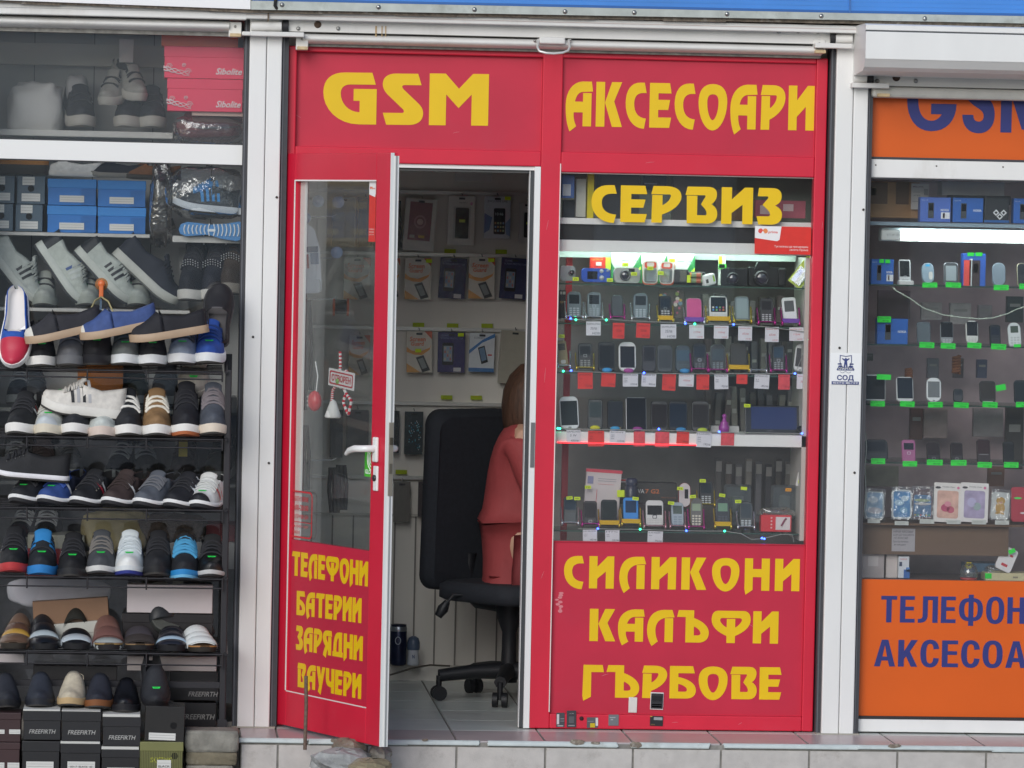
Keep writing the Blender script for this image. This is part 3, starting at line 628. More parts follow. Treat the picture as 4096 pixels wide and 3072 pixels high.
for (x0, t0, c0, x1, t1, c1) in ((-80, -2, 7, 1008, 38, 51), (1008, 38.5, 51, 3398, 80.5, 95), (3398, 80.5, 95, 4330, 98.5, 110)):
    x = x0
    while x < x1:
        e = min(x1, x + rng.uniform(50, 220)); f, g_ = (x - x0) / (x1 - x0), (e - x0) / (x1 - x0); d_ = rng.uniform(-2, 2)
        skew(b, (x, t0 + (t1 - t0) * f, c0 + (c1 - c0) * f + d_), (e, t0 + (t1 - t0) * g_, c0 + (c1 - c0) * g_ + d_), -.12 - rng.uniform(0, .004), .03, GRIME); x = e
under(b.build('old_sealant'), AW)
b = MB(); skew(b, (-80, -200, -3), (1002, -200, 37), -.14, .04, M('f0f0f0', .5)); under(b.build('white_sheet'), AW)
b = MB(); b.tube([S(1103, -8, -.155), S(1100, 22, -.155), S(1108, 36, -.14)], .006, M('2a2b2c', .5), 8); under(b.build('cable'), AW); b = MB(); b.tube([S(1073, 38, -.11), S(1073, 84, -.105)], .003, M('7a6a5a', .7), 6); under(b.build('cable'), AW)
b = MB(); b.box(XL0, XR0 + .3, -.15, .3, sz(2100, -130, -.2), HT + .5, M('b8b8b8', .7)); under(b.build('soffit'), AW)

# shoe shop front
b = MB(); b.box(XL0, xl + .002, -.03, .07, G, HT + .1, WHITE); b.build('wall', kind='structure')
LF = empty('shopfront', (xl, 0, G), 'white framed shoe shop window with one thick white crossbar', 'shopfront')
b = MB(); skew(b, (-80, 554.5, 631), (974, 581, 660), -.002, .05, PVC); skew(b, (-80, 551, 554), (976, 577.5, 580.5), .002, .04, RUB); skew(b, (-80, 631.5, 636), (974, 660.5, 665), .002, .04, RUB); under(b.build('crossbar'), LF)
b = MB(); b.box(xl, sx(976, 360), .02, .026, sz(500, 572), sz(500, 130), CLEAR('fdfefe', .055, .01, .03, 'dcdedc')); under(b.build('window_glass'), LF)
b = MB(); b.box(xl, sx(950, 1700), .02, .026, sz(500, 2870), sz(500, 642), CLEAR('fdfefe', .036, .01, .01, 'd8dad8')); under(b.build('window_glass'), LF)

# orange phone shop front
OF = empty('shopfront', (sx(3460, 1700), 0, FL), 'white framed shopfront with orange panels and blue lettering', 'shopfront')
xo = sx(3452, 1700); xo1 = XR0
b = MB(); b.box(xo, xo1, .012, .04, sz(3790, 633), sz(3790, 380), ORG); g = under(b.build('sign_panel'), OF)
b = MB()
word(b, 'GSM', NAVY, S(3626, 523, .0105), S(4196, 533, .0105), 254 * U(), gap=.1, pre='o')
o = b.build('lettering', g)
b = MB(); b.box(xo, xo1, .012, .04, sz(3790, 2868), sz(3790, 2323), ORG); g = under(b.build('lower_panel'), OF)
b = MB()
word(b, 'ТЕЛЕФОНИ', NAVY, S(3523, 2489, .0105), S(4180, 2496, .0105), 107 * U(), gap=.12, pre='o')
word(b, 'АКСЕСОАРИ', NAVY, S(3496, 2665, .0105), S(4276, 2674, .0105), 108 * U(), gap=.1, pre='o')
b.build('lettering', g)
b = MB(); b.box(xo, xo1, -.002, .05, sz(3790, 716), sz(3790, 643), WHITE); under(b.build('crossbar', bevel=.003), OF); b = MB(); b.box(xo, xo1, -.004, .05, FL + .006, sz(3790, 2880), WHITE)
under(b.build('bottom_rail', bevel=.003), OF)
b = MB(); b.box(xo, xo1, .002, .045, sz(3790, 643), sz(3790, 633.5), RUB); under(b.build('gasket'), OF); b = MB(); b.box(xo, xo1, .002, .045, sz(3790, 2880), sz(3790, 2868.5), DARK); under(b.build('gasket'), OF); b = MB(); b.box(xo, xo1, .004, .045, sz(3790, 722), sz(3790, 716.3), RUB); under(b.build('gasket'), OF)
b = MB(); b.box(xo, xo1, .022, .028, sz(3790, 2323), sz(3790, 720), GLASSW); under(b.build('window_glass'), OF)
holes(OF, -.0025, .003, 'screw_hole', M('55524e', .6), (3503, 660), (3746, 664), (4012, 668))
# ---------------------------------------------------------------- shoes
def interp(t, tab):
    for (a, va), (b_, vb) in zip(tab, tab[1:]):
        if t <= b_: return va + (vb - va) * (t - a) / (b_ - a)
    return tab[-1][1]
WTAB = [(0, .10), (.02, .40), (.05, .58), (.1, .77), (.17, .91), (.26, .99), (.34, 1), (.5, .89), (.65, .76), (.8, .74), (.92, .69), (.97, .52), (1, .18)]
HARD = dict(L=.29, W=.108, up='26272c', sole='eceae6', out='3a3836', lin='1c1c1f', lace='26272c', cap=None, capt=.14, heel=None, stripes=None, zs=.03, hv=1.0, hc=.082, thr=.46, nl=5, out_h=.007, tongue=True, sticker=True, rough=.75, spring=.022, side=None, eye=None, lw=.0032)
GRN = M('2fe35a', .6); YLG = M('d6ee1c', .6); INK = M('2c3a30', .7)
def shoe(label, px, py, Y, rz=0, rx=20, ry=0, group=None, cat='shoe', s=1.0, loc=None, **kw):
    """shoe with its toe at photo pixel (px, py); local -Y is the toe direction"""
    st = dict(HARD); st.update(kw); L, W, zs = st['L'], st['W'], st['zs']
    up = M(st['up'], st['rough'], var=.14, sc_=45, bump=.3, bs=420); so_ = M(st['sole'], .55, var=.04, sc_=50); ou = M(st['out'], .7); li = M(st['lin'], .85)
    cap = M(st['cap'], .5) if st['cap'] else None; heel = M(st['heel'], .6) if st['heel'] else None
    root = empty('shoe', loc if loc is not None else S(px, py, Y), label, cat, group, (R(rx), R(ry), R(rz)))
    root.rotation_mode = 'XYZ'; root.scale = (s, s, s)
    HV = [(0, .018), (.03, .034), (.1, .044), (.2, .054), (.3, .072), (.4, .092), (.5, .108), (1, .11)]
    HC = [(.4, st['hc'] * 1.05), (.5, st['hc']), (.7, st['hc'] * .82), (.88, st['hc'] * .95), (1, st['hc'] * 1.06)]
    thr = st['thr']; ts = [0, .012, .03, .06, .1, .15, .2, .26, .32, .38, .43, thr - .005, thr + .02, .55, .62, .7, .78, .86, .92, .96, .985, 1]
    spr = lambda t: st['spring'] * max(0, 1 - t / .3) ** 2
    ctr = lambda t: .006 * math.sin(math.pi * min(t, 1))
    def wid(t): return W / 2 * interp(t, WTAB)
    def top(t): return interp(t, HV) * st['hv']
    def pt(t, a, off=0.0):
        w_ = wid(t) * .97 + off; h = top(t) + off; q = 1.0 if t < .2 else .78
        x = w_ * math.copysign(abs(math.cos(a)) ** q, math.cos(a)); z = h * abs(math.sin(a)) ** q
        return Vector((ctr(t) + x * (1 - .18 * math.sin(a) * min(1, t * 2.2)), t * L, zs + z + spr(t)))
    rings = []; n = 17
    for t in ts:
        if t < thr: rings.append([pt(t, math.pi * (1 - j / (n - 1))) for j in range(n)])
        else:
            w_, hc = wid(t) * .97, interp(t, HC); P = []
            for j in range(n):
                i = min(j, n - 1 - j); sg = -1 if j < n // 2 else 1
                if i <= 5: k = i / 5; x = w_ * (1 - .16 * k ** 1.5); z = hc * k
                elif i == 6: x = w_ * .76; z = hc * .97
                elif i == 7: x = w_ * .7; z = .012
                else: x = 0; z = .010
                P.append(Vector((ctr(t) + sg * x, t * L, zs + z + spr(t))))
            rings.append(P)
    b = MB(); vs = [p for r_ in rings for p in r_]; b0 = len(b.v)
    for i in range(len(ts) - 1):
        for j in range(n - 1):
            f = [(i * n + j), (i * n + j + 1), ((i + 1) * n + j + 1), ((i + 1) * n + j)]
            tm = (ts[i] + ts[i + 1]) / 2; inner = 6 <= j <= 9 and tm > thr - .02
            m = li if inner else cap if (cap and tm < st['capt']) else heel if (heel and tm > .88) else M(st['side'], .7) if (st['side'] and tm > .35 and (j < 5 or j > 10)) else up
            b.f.append(f); b.mi.append(b.mid(m)); b.sm.append(True)
    b.v = [tuple(p) for p in vs]
    b.add(rings[-1], [tuple(range(n))], heel or up); b.add(rings[0], [tuple(range(n))[::-1]], cap or up)
    b.build('upper', root)
    # sole: midsole wall with thin outsole
    tt = [0, .01, .03, .06, .1, .17, .26, .34, .5, .65, .8, .92, .97, 1]
    def outl(k, z): return [Vector((ctr(t) + wid(t) * k, t * L * 1.02 - .003, z + spr(t) * 1.0)) for t in tt] + [Vector((ctr(t) - wid(t) * k, t * L * 1.02 - .003, z + spr(t))) for t in tt[::-1]]
    b = MB(); oh = st['out_h']
    b.loft([outl(1.0, oh), outl(1.05, oh + .004), outl(1.05, zs + .004), outl(.99, zs + .008)], so_)
    b.build('sole', root)
    if oh > 0: b = MB(); b.loft([outl(.94, 0), outl(1.0, oh * .5), outl(1.0, oh)], ou); b.build('outsole', root)
    if st['tongue']:
        b = MB(); tg = []
        for k in range(6):
            t = thr - .1 + .13 * k / 5; w_ = W * .30 * (1 + .1 * k / 5); z = zs + top(min(t, thr)) + .003 + .012 * st['hv'] * max(0, (k - 2) / 3)
            tg.append([Vector((ctr(t) + w_ * math.sin(a), t * L, z - w_ * .7 * (1 - math.cos(a)))) for a in [R(-60 + 120 * q / 8) for q in range(9)]] + [Vector((ctr(t) + w_ * .9 * math.sin(a), t * L + .006, z - .006 - w_ * .7 * (1 - math.cos(a)))) for a in [R(60 - 120 * q / 8) for q in range(9)]])
        b.loft(tg, M(st.get('tong', st['up']), .8)); b.build('tongue', root)
    if st['nl']:
        b = MB(); lm = M(st['lace'], .8)
        for k in range(st['nl']):
            t0 = .25 + (thr - .27) * k / max(1, st['nl'] - 1); t1 = t0 + (.03 if k % 2 else .012)
            for sg in (1, -1):
                ps = []
                for q in range(7):
                    a = R(90 + sg * (48 - 96 * q / 6)); t = t0 + (t1 + .012 - t0) * q / 6; p = pt(t, a, .004); ps.append(p)
                b.tube(ps, st['lw'], lm, 5)
        b.build('laces', root)
    if st['stripes']:
        b = MB()
        cols = st['stripes']
        for sg in (0, 1):
            for k, c_ in enumerate(cols):
                t = .33 + (.068 if len(cols) < 5 else .052) * k; P = []
                for q in range(5):
                    a = R(8 + 58 * q / 4); a = math.pi - a if sg else a
                    for dt in (0, .036): P.append(pt(t + dt + .05 * (1 - q / 4) - .03, a, .0022))
                b.add(P, [(2 * q, 2 * q + 1, 2 * q + 3, 2 * q + 2) for q in range(4)], M(c_, .5))
        b.build('stripes', root)
    if st['sticker']:
        b = MB(); P = [pt(t, a, .003) for t in (.18, .21) for a in (R(104), R(76))]
        b.add(P, [(0, 1, 3, 2)], GRN)
        b.add([p + Vector((0, 0, .0006)) for p in [pt(.193, R(100), .003), pt(.193, R(82), .003), pt(.197, R(82), .003), pt(.197, R(100), .003)]], [(0, 1, 2, 3)], INK)
        b.build('price_sticker', root)
    if st['eye']:
        b = MB()
        for k in range(5):
            t = .25 + (thr - .27) * k / 4
            for a in (R(38), R(142)): b.ball(pt(t, a, .001), .003, M(st['eye'], .3, .8), 6)
        b.build('eyelets', root)
    return root
def sandal(label, px, py, Y, rz=0, rx=20, group=None, cat='sandal', base='1d1d22', foot='4a3f3a', bands=(), trim=None, L=.27, W=.11):
    """slide: moulded foot bed and arched bands (t0, t1, height, colour)"""
    root = empty('sandal', S(px, py, Y), label, cat, group, (R(rx), 0, R(rz)))
    wid = lambda t: W / 2 * interp(t, [(0, .3), (.03, .6), (.1, .85), (.25, 1), (.5, .88), (.8, .8), (.95, .6), (1, .3)])
    tt = [0, .01, .03, .06, .1, .17, .26, .34, .5, .65, .8, .92, .97, 1]
    spr = lambda t: .012 * max(0, 1 - t / .3) ** 2
    def outl(k, z): return [Vector((wid(t) * k, t * L, z + spr(t))) for t in tt] + [Vector((-wid(t) * k, t * L, z + spr(t))) for t in tt[::-1]]
    b = MB(); b.loft([outl(.95, 0), outl(1.02, .006), outl(1.02, .020)], M(base, .7)); b.build('sole', root)
    b = MB()
    if trim: b.loft([outl(1.025, .017), outl(1.025, .021)], M(trim, .5))
    b.loft([outl(1.0, .0205), outl(.98, .024), outl(.86, .021)], M(foot, .8)); b.build('footbed', root)
    for (t0, t1, h, c, *ex) in bands:
        b = MB(); rough = ex[0] if ex else .6; nn = 13; rings = []
        ks = [0, .12, .5, .88, 1]
        for k in ks:
            t = t0 + (t1 - t0) * k; hh = h * (1 - .25 * (1 - k)) ; e = .004 if k in (0, 1) else 0
            for_out = [Vector((wid(t) * 1.06 * math.cos(a), t * L, .012 + (hh - e) * math.sin(a) ** .8)) for a in [math.pi * (1 - j / (nn - 1)) for j in range(nn)]]
            rings.append(for_out)
        b.loft(rings, M(c, rough, coat=.4 if rough < .4 else 0, bump=.3 if rough < .4 else .1, bs=180), closed=False, cap=False)
        b.loft([[p * 1 + Vector((-.05 * p.x, 0, -.005)) for p in r_] for r_ in rings], M(c, .8), closed=False, cap=False)
        b.build('strap', root)
    return root
# ---------------------------------------------------------------- outdoor shoe rack
BLK = M('2e2d31', .45, .3)
b = MB(); b.box(XL0, XS - .002, -.34, -.02, G, FL - .02, M('8f8a82', .85, var=.15, bump=.4)); b.build('ledge', kind='structure')
zb_ = sz(300, 3090, -.5); b = MB(); b.box(XL0, sx(745, 3000, -.4), -.8, -.34, G, zb_, M('77736c', .85, var=.15)); b.build('lower_ledge', kind='structure')
RY = -.27
RK = empty('shoe_rack', S(912, 2933, RY), 'black metal shoe rack with wire shelves standing outside the shoe shop window', 'rack')
px_ = lambda y: 913 - .012 * (y - 1600)
b = MB(); t_, bt = S(914, 1480, RY), S(908, 2933, RY); b.box(t_.x - .011, t_.x + .011, RY - .011, RY + .011, bt.z, t_.z, BLK, .003); b.box(t_.x - .016, t_.x + .016, RY - .016, RY + .016, bt.z, bt.z + .05, BLK); under(b.build('post'), RK)
b = MB(); q = Vector((t_.x + .005, RY + .22, 0)); b.box(q.x - .011, q.x + .011, q.y - .011, q.y + .011, bt.z, t_.z + .05, BLK); under(b.build('post'), RK)
xk = sx(-90, 1800, RY)
for y0, y1 in ((1483, 1512), (1753, 1787), (2037, 2077), (2312, 2349), (2613, 2658)):
    b = MB(); za, zc = sz(500, y0, RY - .03), sz(500, y1, RY - .03); xr_ = sx(893, y0, RY - .03)
    b.tube([(xk, RY - .03, za), (xr_, RY - .03, za)], .0035, BLK, 6); b.tube([(xk, RY - .03, zc), (xr_, RY - .03, zc)], .003, BLK, 6)
    for p in (-20, 108, 350, 586, 890): x = sx(p, y0, RY - .03); b.tube([(x, RY - .032, za + .004), (x, RY - .032, zc - .008)], .0035, BLK, 6)
    for k in range(1, 8):
        y = RY - .03 + .034 * k; z = za + .004 * k; b.tube([(xk, y, z - .012), (xr_, y, z - .012)], .0022, BLK, 5)
    b.tube([(xr_ + .01, RY - .03, za), (xr_ + .012, RY + .21, za + .03)], .006, BLK, 6)
    under(b.build('wire_shelf'), RK)
b = MB(); band(b, xk, t_.x - .011, 2724, 2748, RY - .008, RY + .01, BLK, 500); under(b.build('crossbar'), RK)

# ---------------------------------------------------------------- shoes on the rack, row by row
GA = 'canvas shoes on the top wire shelf'; TY = -.315
shoe('blue slip-on with red toe and white insole standing upright on the top shelf', 52, 1482, TY, rz=-4, rx=66, group=GA, up='2452a8', cap='c22a46', capt=.30, lin='dcd9d8', nl=0, tongue=False, sticker=False, thr=.40, hv=.75, hc=.05, sole='eeeeee')
shoe('black canvas shoe with white sole beside the red-toed slip-on', 165, 1487, TY, rz=6, rx=12, group=GA, up='202227', lace='202227')
shoe('plain grey laced shoe with grey sole under the black espadrille', 275, 1484, TY, rz=-2, rx=12, group=GA, up='6f7176', sole='75777b', lace='8b8c90', sticker=False)
shoe('black suede shoe without visible sole under the denim espadrille', 381, 1481, TY, rx=20, group=GA, up='1b1b20', sole='25252a', nl=0, hv=1.1)
shoe('mid grey canvas shoe with bright white sole on the top shelf', 495, 1480, TY, rx=12, group=GA, up='6d7372', lace='5d6362', sole='e8ecee')
shoe('black canvas shoe with white sole between two grey ones', 607, 1482, TY, rz=3, rx=12, group=GA, up='1d1f24', sole='eceff0')
shoe('pale blue-grey canvas shoe with dark laces on the top shelf', 722, 1477, TY, rz=-3, rx=12, group=GA, up='8490a2', lace='4a4d55', sole='e6e8ea')
shoe('royal blue canvas shoe with white sole at the rack corner', 829, 1474, TY, rz=-3, rx=12, group=GA, up='2a4fa0', lace='26407c', sole='e8ebee')
GE = 'espadrilles lying across the top shelf'
esp = dict(sole='b39a80', out_h=0, zs=.019, nl=0, tongue=False, sticker=False, hv=.92, hc=.062, thr=.42, spring=.008, L=.275, W=.098, cat='espadrille', group=GE)
shoe('charcoal espadrille with white toe tip and stitched rope sole', 108, 1384, -.36, rz=-84, rx=14, up='2b2b31', cap='d9d6cc', capt=.09, lin='17171a', **esp)
shoe('denim blue espadrille with white toe tip hanging from a string', 326, 1368, -.37, rz=-84, rx=12.5, up='3f5488', cap='dcd8cc', capt=.08, lin='596070', **esp)
shoe('plain black espadrille with tan sole and no white tip', 524, 1377, -.38, rz=-84, rx=10, up='202026', lin='121214', **esp)
shoe('black slipper hanging toe up beside the window jamb', 884, 1150, -.12, rz=176, rx=-76, group=None, up='1f1f24', sole='2a2a2e', nl=0, tongue=False, sticker=False, L=.22, W=.105, hv=.8, hc=.05, lin='5a585a', out_h=0)
GB = 'trainers on the second wire shelf'
shoe('black trainer with red and white side stripes on white sole', 62, 1755, TY, rz=-12, rx=8, group=GB, up='1c1e22', stripes=('d8d8d8', 'a82a38', 'd8d8d8'), sticker=False)
shoe('off-white laced trainer with cream toe left of the black one', 178, 1760, TY, rz=-9, rx=8, group=GB, up='c9ccc6', sole='dcd3c0', lace='b9b8b0', cap='c5ccd0', capt=.12)
shoe('black leather trainer with curved white sole under the striped sneaker', 292, 1757, TY, rz=-2, rx=8, group=GB, up='23252b', hv=1.05, sticker=False)
shoe('off-white trainer with pinkish sole below the heel of the striped sneaker', 407, 1769, TY, rz=1, rx=8, group=GB, up='c4cac6', sole='d9c8bd', lace='b3b6b0')
shoe('black canvas high shoe with wide white laces', 513, 1762, TY, rz=6, rx=8, group=GB, up='1f2127', lace='e4e2dc', lw=.0045, nl=4, hv=1.15, sticker=False)
shoe('tan brown canvas high shoe with white laces', 627, 1762, TY, rz=4, rx=8, group=GB, up='8a6c4a', lace='e2ddd0', lw=.0045, nl=4, hv=1.15, sticker=False, side='806446')
shoe('black high trainer with white rim and orange outsole', 741, 1760, TY, rz=2, rx=8, group=GB, up='1e1f26', out='b0643c', hv=1.35, hc=.11, sticker=False, out_h=.012)
shoe('slate grey suede trainer with many grey laces and cream sole', 853, 1758, TY, rz=4, rx=8, group=GB, up='4d525c', sole='e2d5c4', lace='7b7478', lw=.0045, nl=7, hv=1.3, hc=.1, sticker=False)
shoe('white striped sneaker lying sideways on top of the row', 164, 1648, -.24, rz=-88, rx=-5.5, up='d6d2cb', sole='dedbd4', lace='c7c3bc', stripes=('1f2024', 'a9aaae', '1f2024', 'b4b5b8'), lin='55504c', nl=5, hv=.98)
shoe('cream shoe standing toe down behind the high trainer', 768, 1612, -.10, rz=0, rx=48, up='c6bfb4', sole='cfc9be', lace='bdb4aa', L=.26)
GC = 'low trainers turned sideways on the third wire shelf'
low = dict(zs=.016, out='26262a', sole='e6e6e6', out_h=.012, group=GC, rx=4, hv=.95)
shoe('black low trainer under the large black shoe, tag on its side', 60, 2026, TY, rz=-27, up='1d1f24', **low)
shoe('blue low trainer with navy heel and white stripe', 172, 2030, TY, rz=-27, up='2f4a86', lace='2f4f9a', side='23283a', stripes=('d8dade',), **low)
shoe('black low trainer with red and white flag stripe', 303, 2035, TY, rz=-27, up='191b20', stripes=('a8283c', 'd8dad8'), eye='9a968c', sticker=False, **low)
shoe('dark brown low trainer with one white stripe', 430, 2037, TY, rz=-27, up='3f3332', lace='382d2c', stripes=('e0e0de',), sticker=False, **low)
shoe('grey low trainer with paler toe and grey laces', 556, 2041, TY, rz=-27, up='565b64', lace='6a6c72', sticker=False, **low)
shoe('black low trainer with four white side stripes', 678, 2046, TY, rz=-27, up='1c1e25', stripes=('dfe3e6',) * 4, sticker=False, **low)
shoe('white trainer with black toe band and red patch on its side', 788, 2050, TY, rz=-16, up='d8dad8', cap='1f2024', capt=.1, lace='c8cac8', stripes=('c8303a', 'e8e8e8', 'c8303a'), **low)
shoe('large black low shoe lying sideways with a small orange badge', -62, 1903, -.25, rz=-88, rx=-4, up='232427', lin='151517', nl=4, zs=.016, sole='e9e7ea', out_h=.008, sticker=False, L=.295, eye='6a6a6a')
GD = 'running shoes on the fourth wire shelf'
run = dict(group=GD, rx=7, hv=1.12)
shoe('black running shoe with red collar and white stripes', 46, 2304, TY, up='1c1d21', sole='b7393c', out='a83034', stripes=('d6d6d6',) * 3, lin='96282c', zs=.021, **run)
shoe('black running shoe with bright blue toe sole and tongue', 160, 2314, TY, up='1f242b', sole='2c7fc4', out='2c7fc4', tong='2f86c8', stripes=('2f80c0',) * 3, nl=2, zs=.021, **run)
shoe('black running shoe with three white stripes on both sides', 283, 2326, TY, up='191a1e', sole='26272a', stripes=('d8d8d8',) * 4, zs=.021, **run)
shoe('grey running shoe with cream side stripes', 397, 2313, TY, up='484b50', sole='d2d2d0', out='3a3a3c', zs=.018, lace='77736f', stripes=('b0a68c', '55565a', 'b0a68c'), **run)
shoe('white running shoe with blue trim and navy outsole', 511, 2317, TY, up='d7dfe2', sole='d9dee0', out='2c3684', out_h=.012, lace='c4ccd0', stripes=('33559a', 'e0e4e6', '33559a'), cap='e4e6e4', zs=.021, **run)
shoe('plain black leather running shoe', 625, 2319, TY, up='202125', sole='1e1f22', sticker=False, zs=.021, **run)
shoe('black running shoe with sky blue laces and sole', 733, 2332, TY, up='1f2228', sole='2a86c6', out='6fb4dc', out_h=.01, lace='4a9ac6', lw=.006, nl=6, stripes=('254a86',) * 2, sticker=False, zs=.021, **run)
shoe('shiny black running shoe with thin silver rim by the rack post', 842, 2326, TY, up='1d1e20', sole='bfc0c0', zs=.014, out='2a2a2c', stripes=('9a9a9a',) * 3, rough=.3, **run)
GS = 'sandals on the lowest wire shelf'
sandal('bronze and gold strapped sandal at the end of the shelf', 52, 2608, TY, rz=-4, rx=9, group=GS, base='2b2620', foot='5a4a3c', bands=((.08, .3, 0.039, '6a5344', .3), (.33, .42, 0.048, 'b08a40', .25), (.46, .62, 0.058, '5b4236', .35), (.7, .95, 0.070, '6a5344', .5)))
sandal('black closed sandal with silver toe buckle', 180, 2610, TY, rz=4, rx=9, group=GS, base='16171b', foot='1c1d22', bands=((.04, .28, 0.035, '1d2128', .3), (.28, .36, 0.048, 'a8b4b8', .2), (.36, .6, 0.062, '1b1f26', .4), (.64, .95, 0.074, '1a1c22', .5)))
sandal('black slide with a sparkling silver band', 306, 2610, TY, rz=2, rx=9, group=GS, base='14151a', foot='191a1e', bands=((.06, .14, 0.027, '16171c', .4), (.14, .3, 0.039, 'bcc6cc', .25), (.3, .44, 0.051, '16181d', .4), (.72, .9, 0.094, '24241f', .8)))
sandal('dusty pink leather sandal with two silver ornaments', 436, 2610, TY, rz=3, rx=9, group=GS, base='1e1a1c', foot='6b5450', trim='a88e58', bands=((.05, .2, 0.033, 'a4aaa8', .25), (.2, .5, 0.055, '7a5650', .5), (.5, .8, 0.074, '7a5850', .5)))
sandal('dark brown crossed-strap slide', 560, 2612, TY, rz=2, rx=9, group=GS, base='161518', foot='3c302c', trim='8d7350', bands=((.12, .34, 0.039, '3c3634', .7), (.36, .58, 0.051, '403c42', .7)))
sandal('black strappy sandal with shiny plates', 687, 2617, TY, rz=0, rx=9, group=GS, base='15151a', foot='1c1b20', bands=((.1, .22, 0.031, '22242e', .3), (.24, .3, 0.037, '9fb6c8', .2), (.32, .5, 0.045, '20222c', .3), (.54, .64, 0.051, '181a22', .3)))
sandal('white buckled slide with tan cork footbed', 818, 2620, TY, rz=10, rx=9, group=GS, base='2a2622', foot='66503c', trim='b07d48', bands=((.16, .3, 0.041, 'dfe3e2', .4), (.32, .44, 0.047, 'dfe3e2', .4), (.5, .66, 0.056, 'd8dcdc', .4)))
sandal('grey sandal standing on edge behind the strappy one', 668, 2545, -.12, rz=24, rx=52, base='3a3c3a', foot='545652', bands=((.2, .4, .05, '24262a', .5), (.5, .7, .06, '8c8e88', .5)))
GF = 'loafers standing on the stacked shoe boxes'
lof = dict(group=GF, nl=0, tongue=False, hv=.88, hc=.045, thr=.5, zs=.022, out_h=.006, cat='loafer', sticker=False, s=.93)
shoe('navy loafer over the brown box at the edge', 28, 2850, -.46, rz=8, rx=9, up='23262f', sole='1c1d22', **lof)
shoe('dark blue leather loafer without visible sole', 152, 2845, -.46, rx=9, up='2a2f3a', sole='23262e', **lof)
shoe('cream woven loafer with tan sole', 275, 2842, -.46, rz=-4, rx=9, up='c3b8a2', sole='bfa47a', **lof)
shoe('navy loafer with brown sole next to the cream one', 386, 2850, -.46, rz=-2, rx=9, up='252833', sole='80502e', **lof)
shoe('black patent loafer with white stitching', 497, 2868, -.46, rx=9, up='17181d', sole='1b1b20', rough=.25, **lof)
lof2 = dict(lof); lof2['sticker'] = True
shoe('tall black shoe with a green price sticker on the striped box', 621, 2850, -.44, rz=5, rx=30, up='24262b', sole='1f1f23', **lof2)

# ---------------------------------------------------------------- boxes
def carton(label, x0, y0, x1, y1, Y, col, depth=.2, lid=None, lidc=None, rough=.4, strip=None, texts=(), tags=(), group=None, cat='shoe box', tilt=0.0, yaw=0.0, name='shoe_box', hole=None, var=.05, lines=()):
    """cardboard box whose front covers the photo box at depth Y; lid = share of the height"""
    a, c, z0, z1 = rect(x0, y0, x1, y1, Y); w_, h = c - a, z1 - z0
    root = empty(name, ((a + c) / 2, Y, z0), label, cat, group, (0, R(tilt), R(yaw)))
    m = M(col, rough, var=var, sc_=14); ml = M(lidc or col, rough, var=var, sc_=14)
    b = MB(); lz = h * (1 - (lid or 0)); b.box(-w_ / 2 + .002, w_ / 2 - .002, .0025, depth, 0, lz if lid else h, m, .0015)
    for (u, v, uw, vh, c_) in lines: b.box((u - .5) * w_, (u + uw - .5) * w_, .0008, .003, v * h, (v + vh) * h, M(c_, rough))
    for (t, u, v, hh, wd, c_, bd) in texts: b.text(t, M(c_, .5), Vector(((u - .5) * w_, .0012, v * h)), hh * h, wd * w_ if wd else None, al='C', bold=bd, shear=.22 if t == 'FREEFIRTH' else 0)
    if hole: b.poly([oval((hole[0] - .5) * w_, hole[1] * h, .012, .012, 14)], M('0c0c0e', .9), Vector((0, .0016, 0)), depth=.0006)
    b.build('body', root)
    if lid: b = MB(); b.box(-w_ / 2, w_ / 2, 0, depth + .003, lz - .004, h, ml, .002); b.build('lid', root)
    if strip: b = MB(); b.box(-w_ / 2, w_ / 2 - .004, -.002, depth, h + .0005, h + strip, M('c9c9c4', .6)); b.build('paper_strip', root)
    for (u, v, uw, vh, *tx) in tags:
        b = MB(); b.box((u - .5) * w_, (u + uw - .5) * w_, -.0012, .0018, v * h, (v + vh) * h, M('d6d6d2', .6))
        for k in range(2):
            b.box((u + .02 - .5) * w_, (u + uw - .02 - .5) * w_, -.0016, -.001, (v + vh * (.3 + .36 * k)) * h, (v + vh * (.3 + .36 * k)) * h + .0009, M('8b8b8b', .7))
        if tx: b.text(tx[0], M('3c3c40', .6), Vector(((u + uw / 2 - .5) * w_, -.0019, (v + vh * .18) * h)), vh * h * .28, uw * w_ * .8, al='C')
        b.build('size_label', root)
    return root
GX = 'black shoe boxes stacked on the ground'
F_ = lambda v=.22: (('FREEFIRTH', .5, v, .15, .68, 'a9a9a6', .01),)
bx = dict(group=GX, lid=.3, Y=-.5, depth=.16, col='2b2b2d', rough=.3)
carton('maroon shoe box at the left edge, on top of its stack', -40, 2851, 84, 2968, -.49, '3a2628', .16, .2, tags=((.02, .28, .45, .14), (.62, .28, .36, .15)), group=GX)
carton('maroon shoe box at the left edge, at the bottom of its stack', -44, 2970, 80, 3088, -.49, '3f2a2c', .16, .2, tags=((.1, .1, .4, .22), (.6, .1, .38, .22)), group=GX)
carton('black box with silver lettering under the dark blue loafer', 92, 2844, 244, 2960, strip=.006, texts=F_(), **bx)
carton('black box with silver lettering under the cream loafer', 246, 2846, 405, 2964, strip=.003, texts=F_(), **bx)
carton('black box with silver lettering under the patent loafer', 410, 2868, 564, 2984, strip=.010, texts=F_(), **bx)
carton('shiny black box with round hole and white label above the green box', 576, 2826, 738, 2966, -.49, '2f2e2d', .16, None, rough=.22, hole=(.72, .46), tags=((.12, .04, .66, .2),), group=GX, tilt=1.5)
carton('black box with torn white label under two lettered boxes', 87, 2965, 239, 3088, tags=((.12, .1, .72, .24),), **bx)
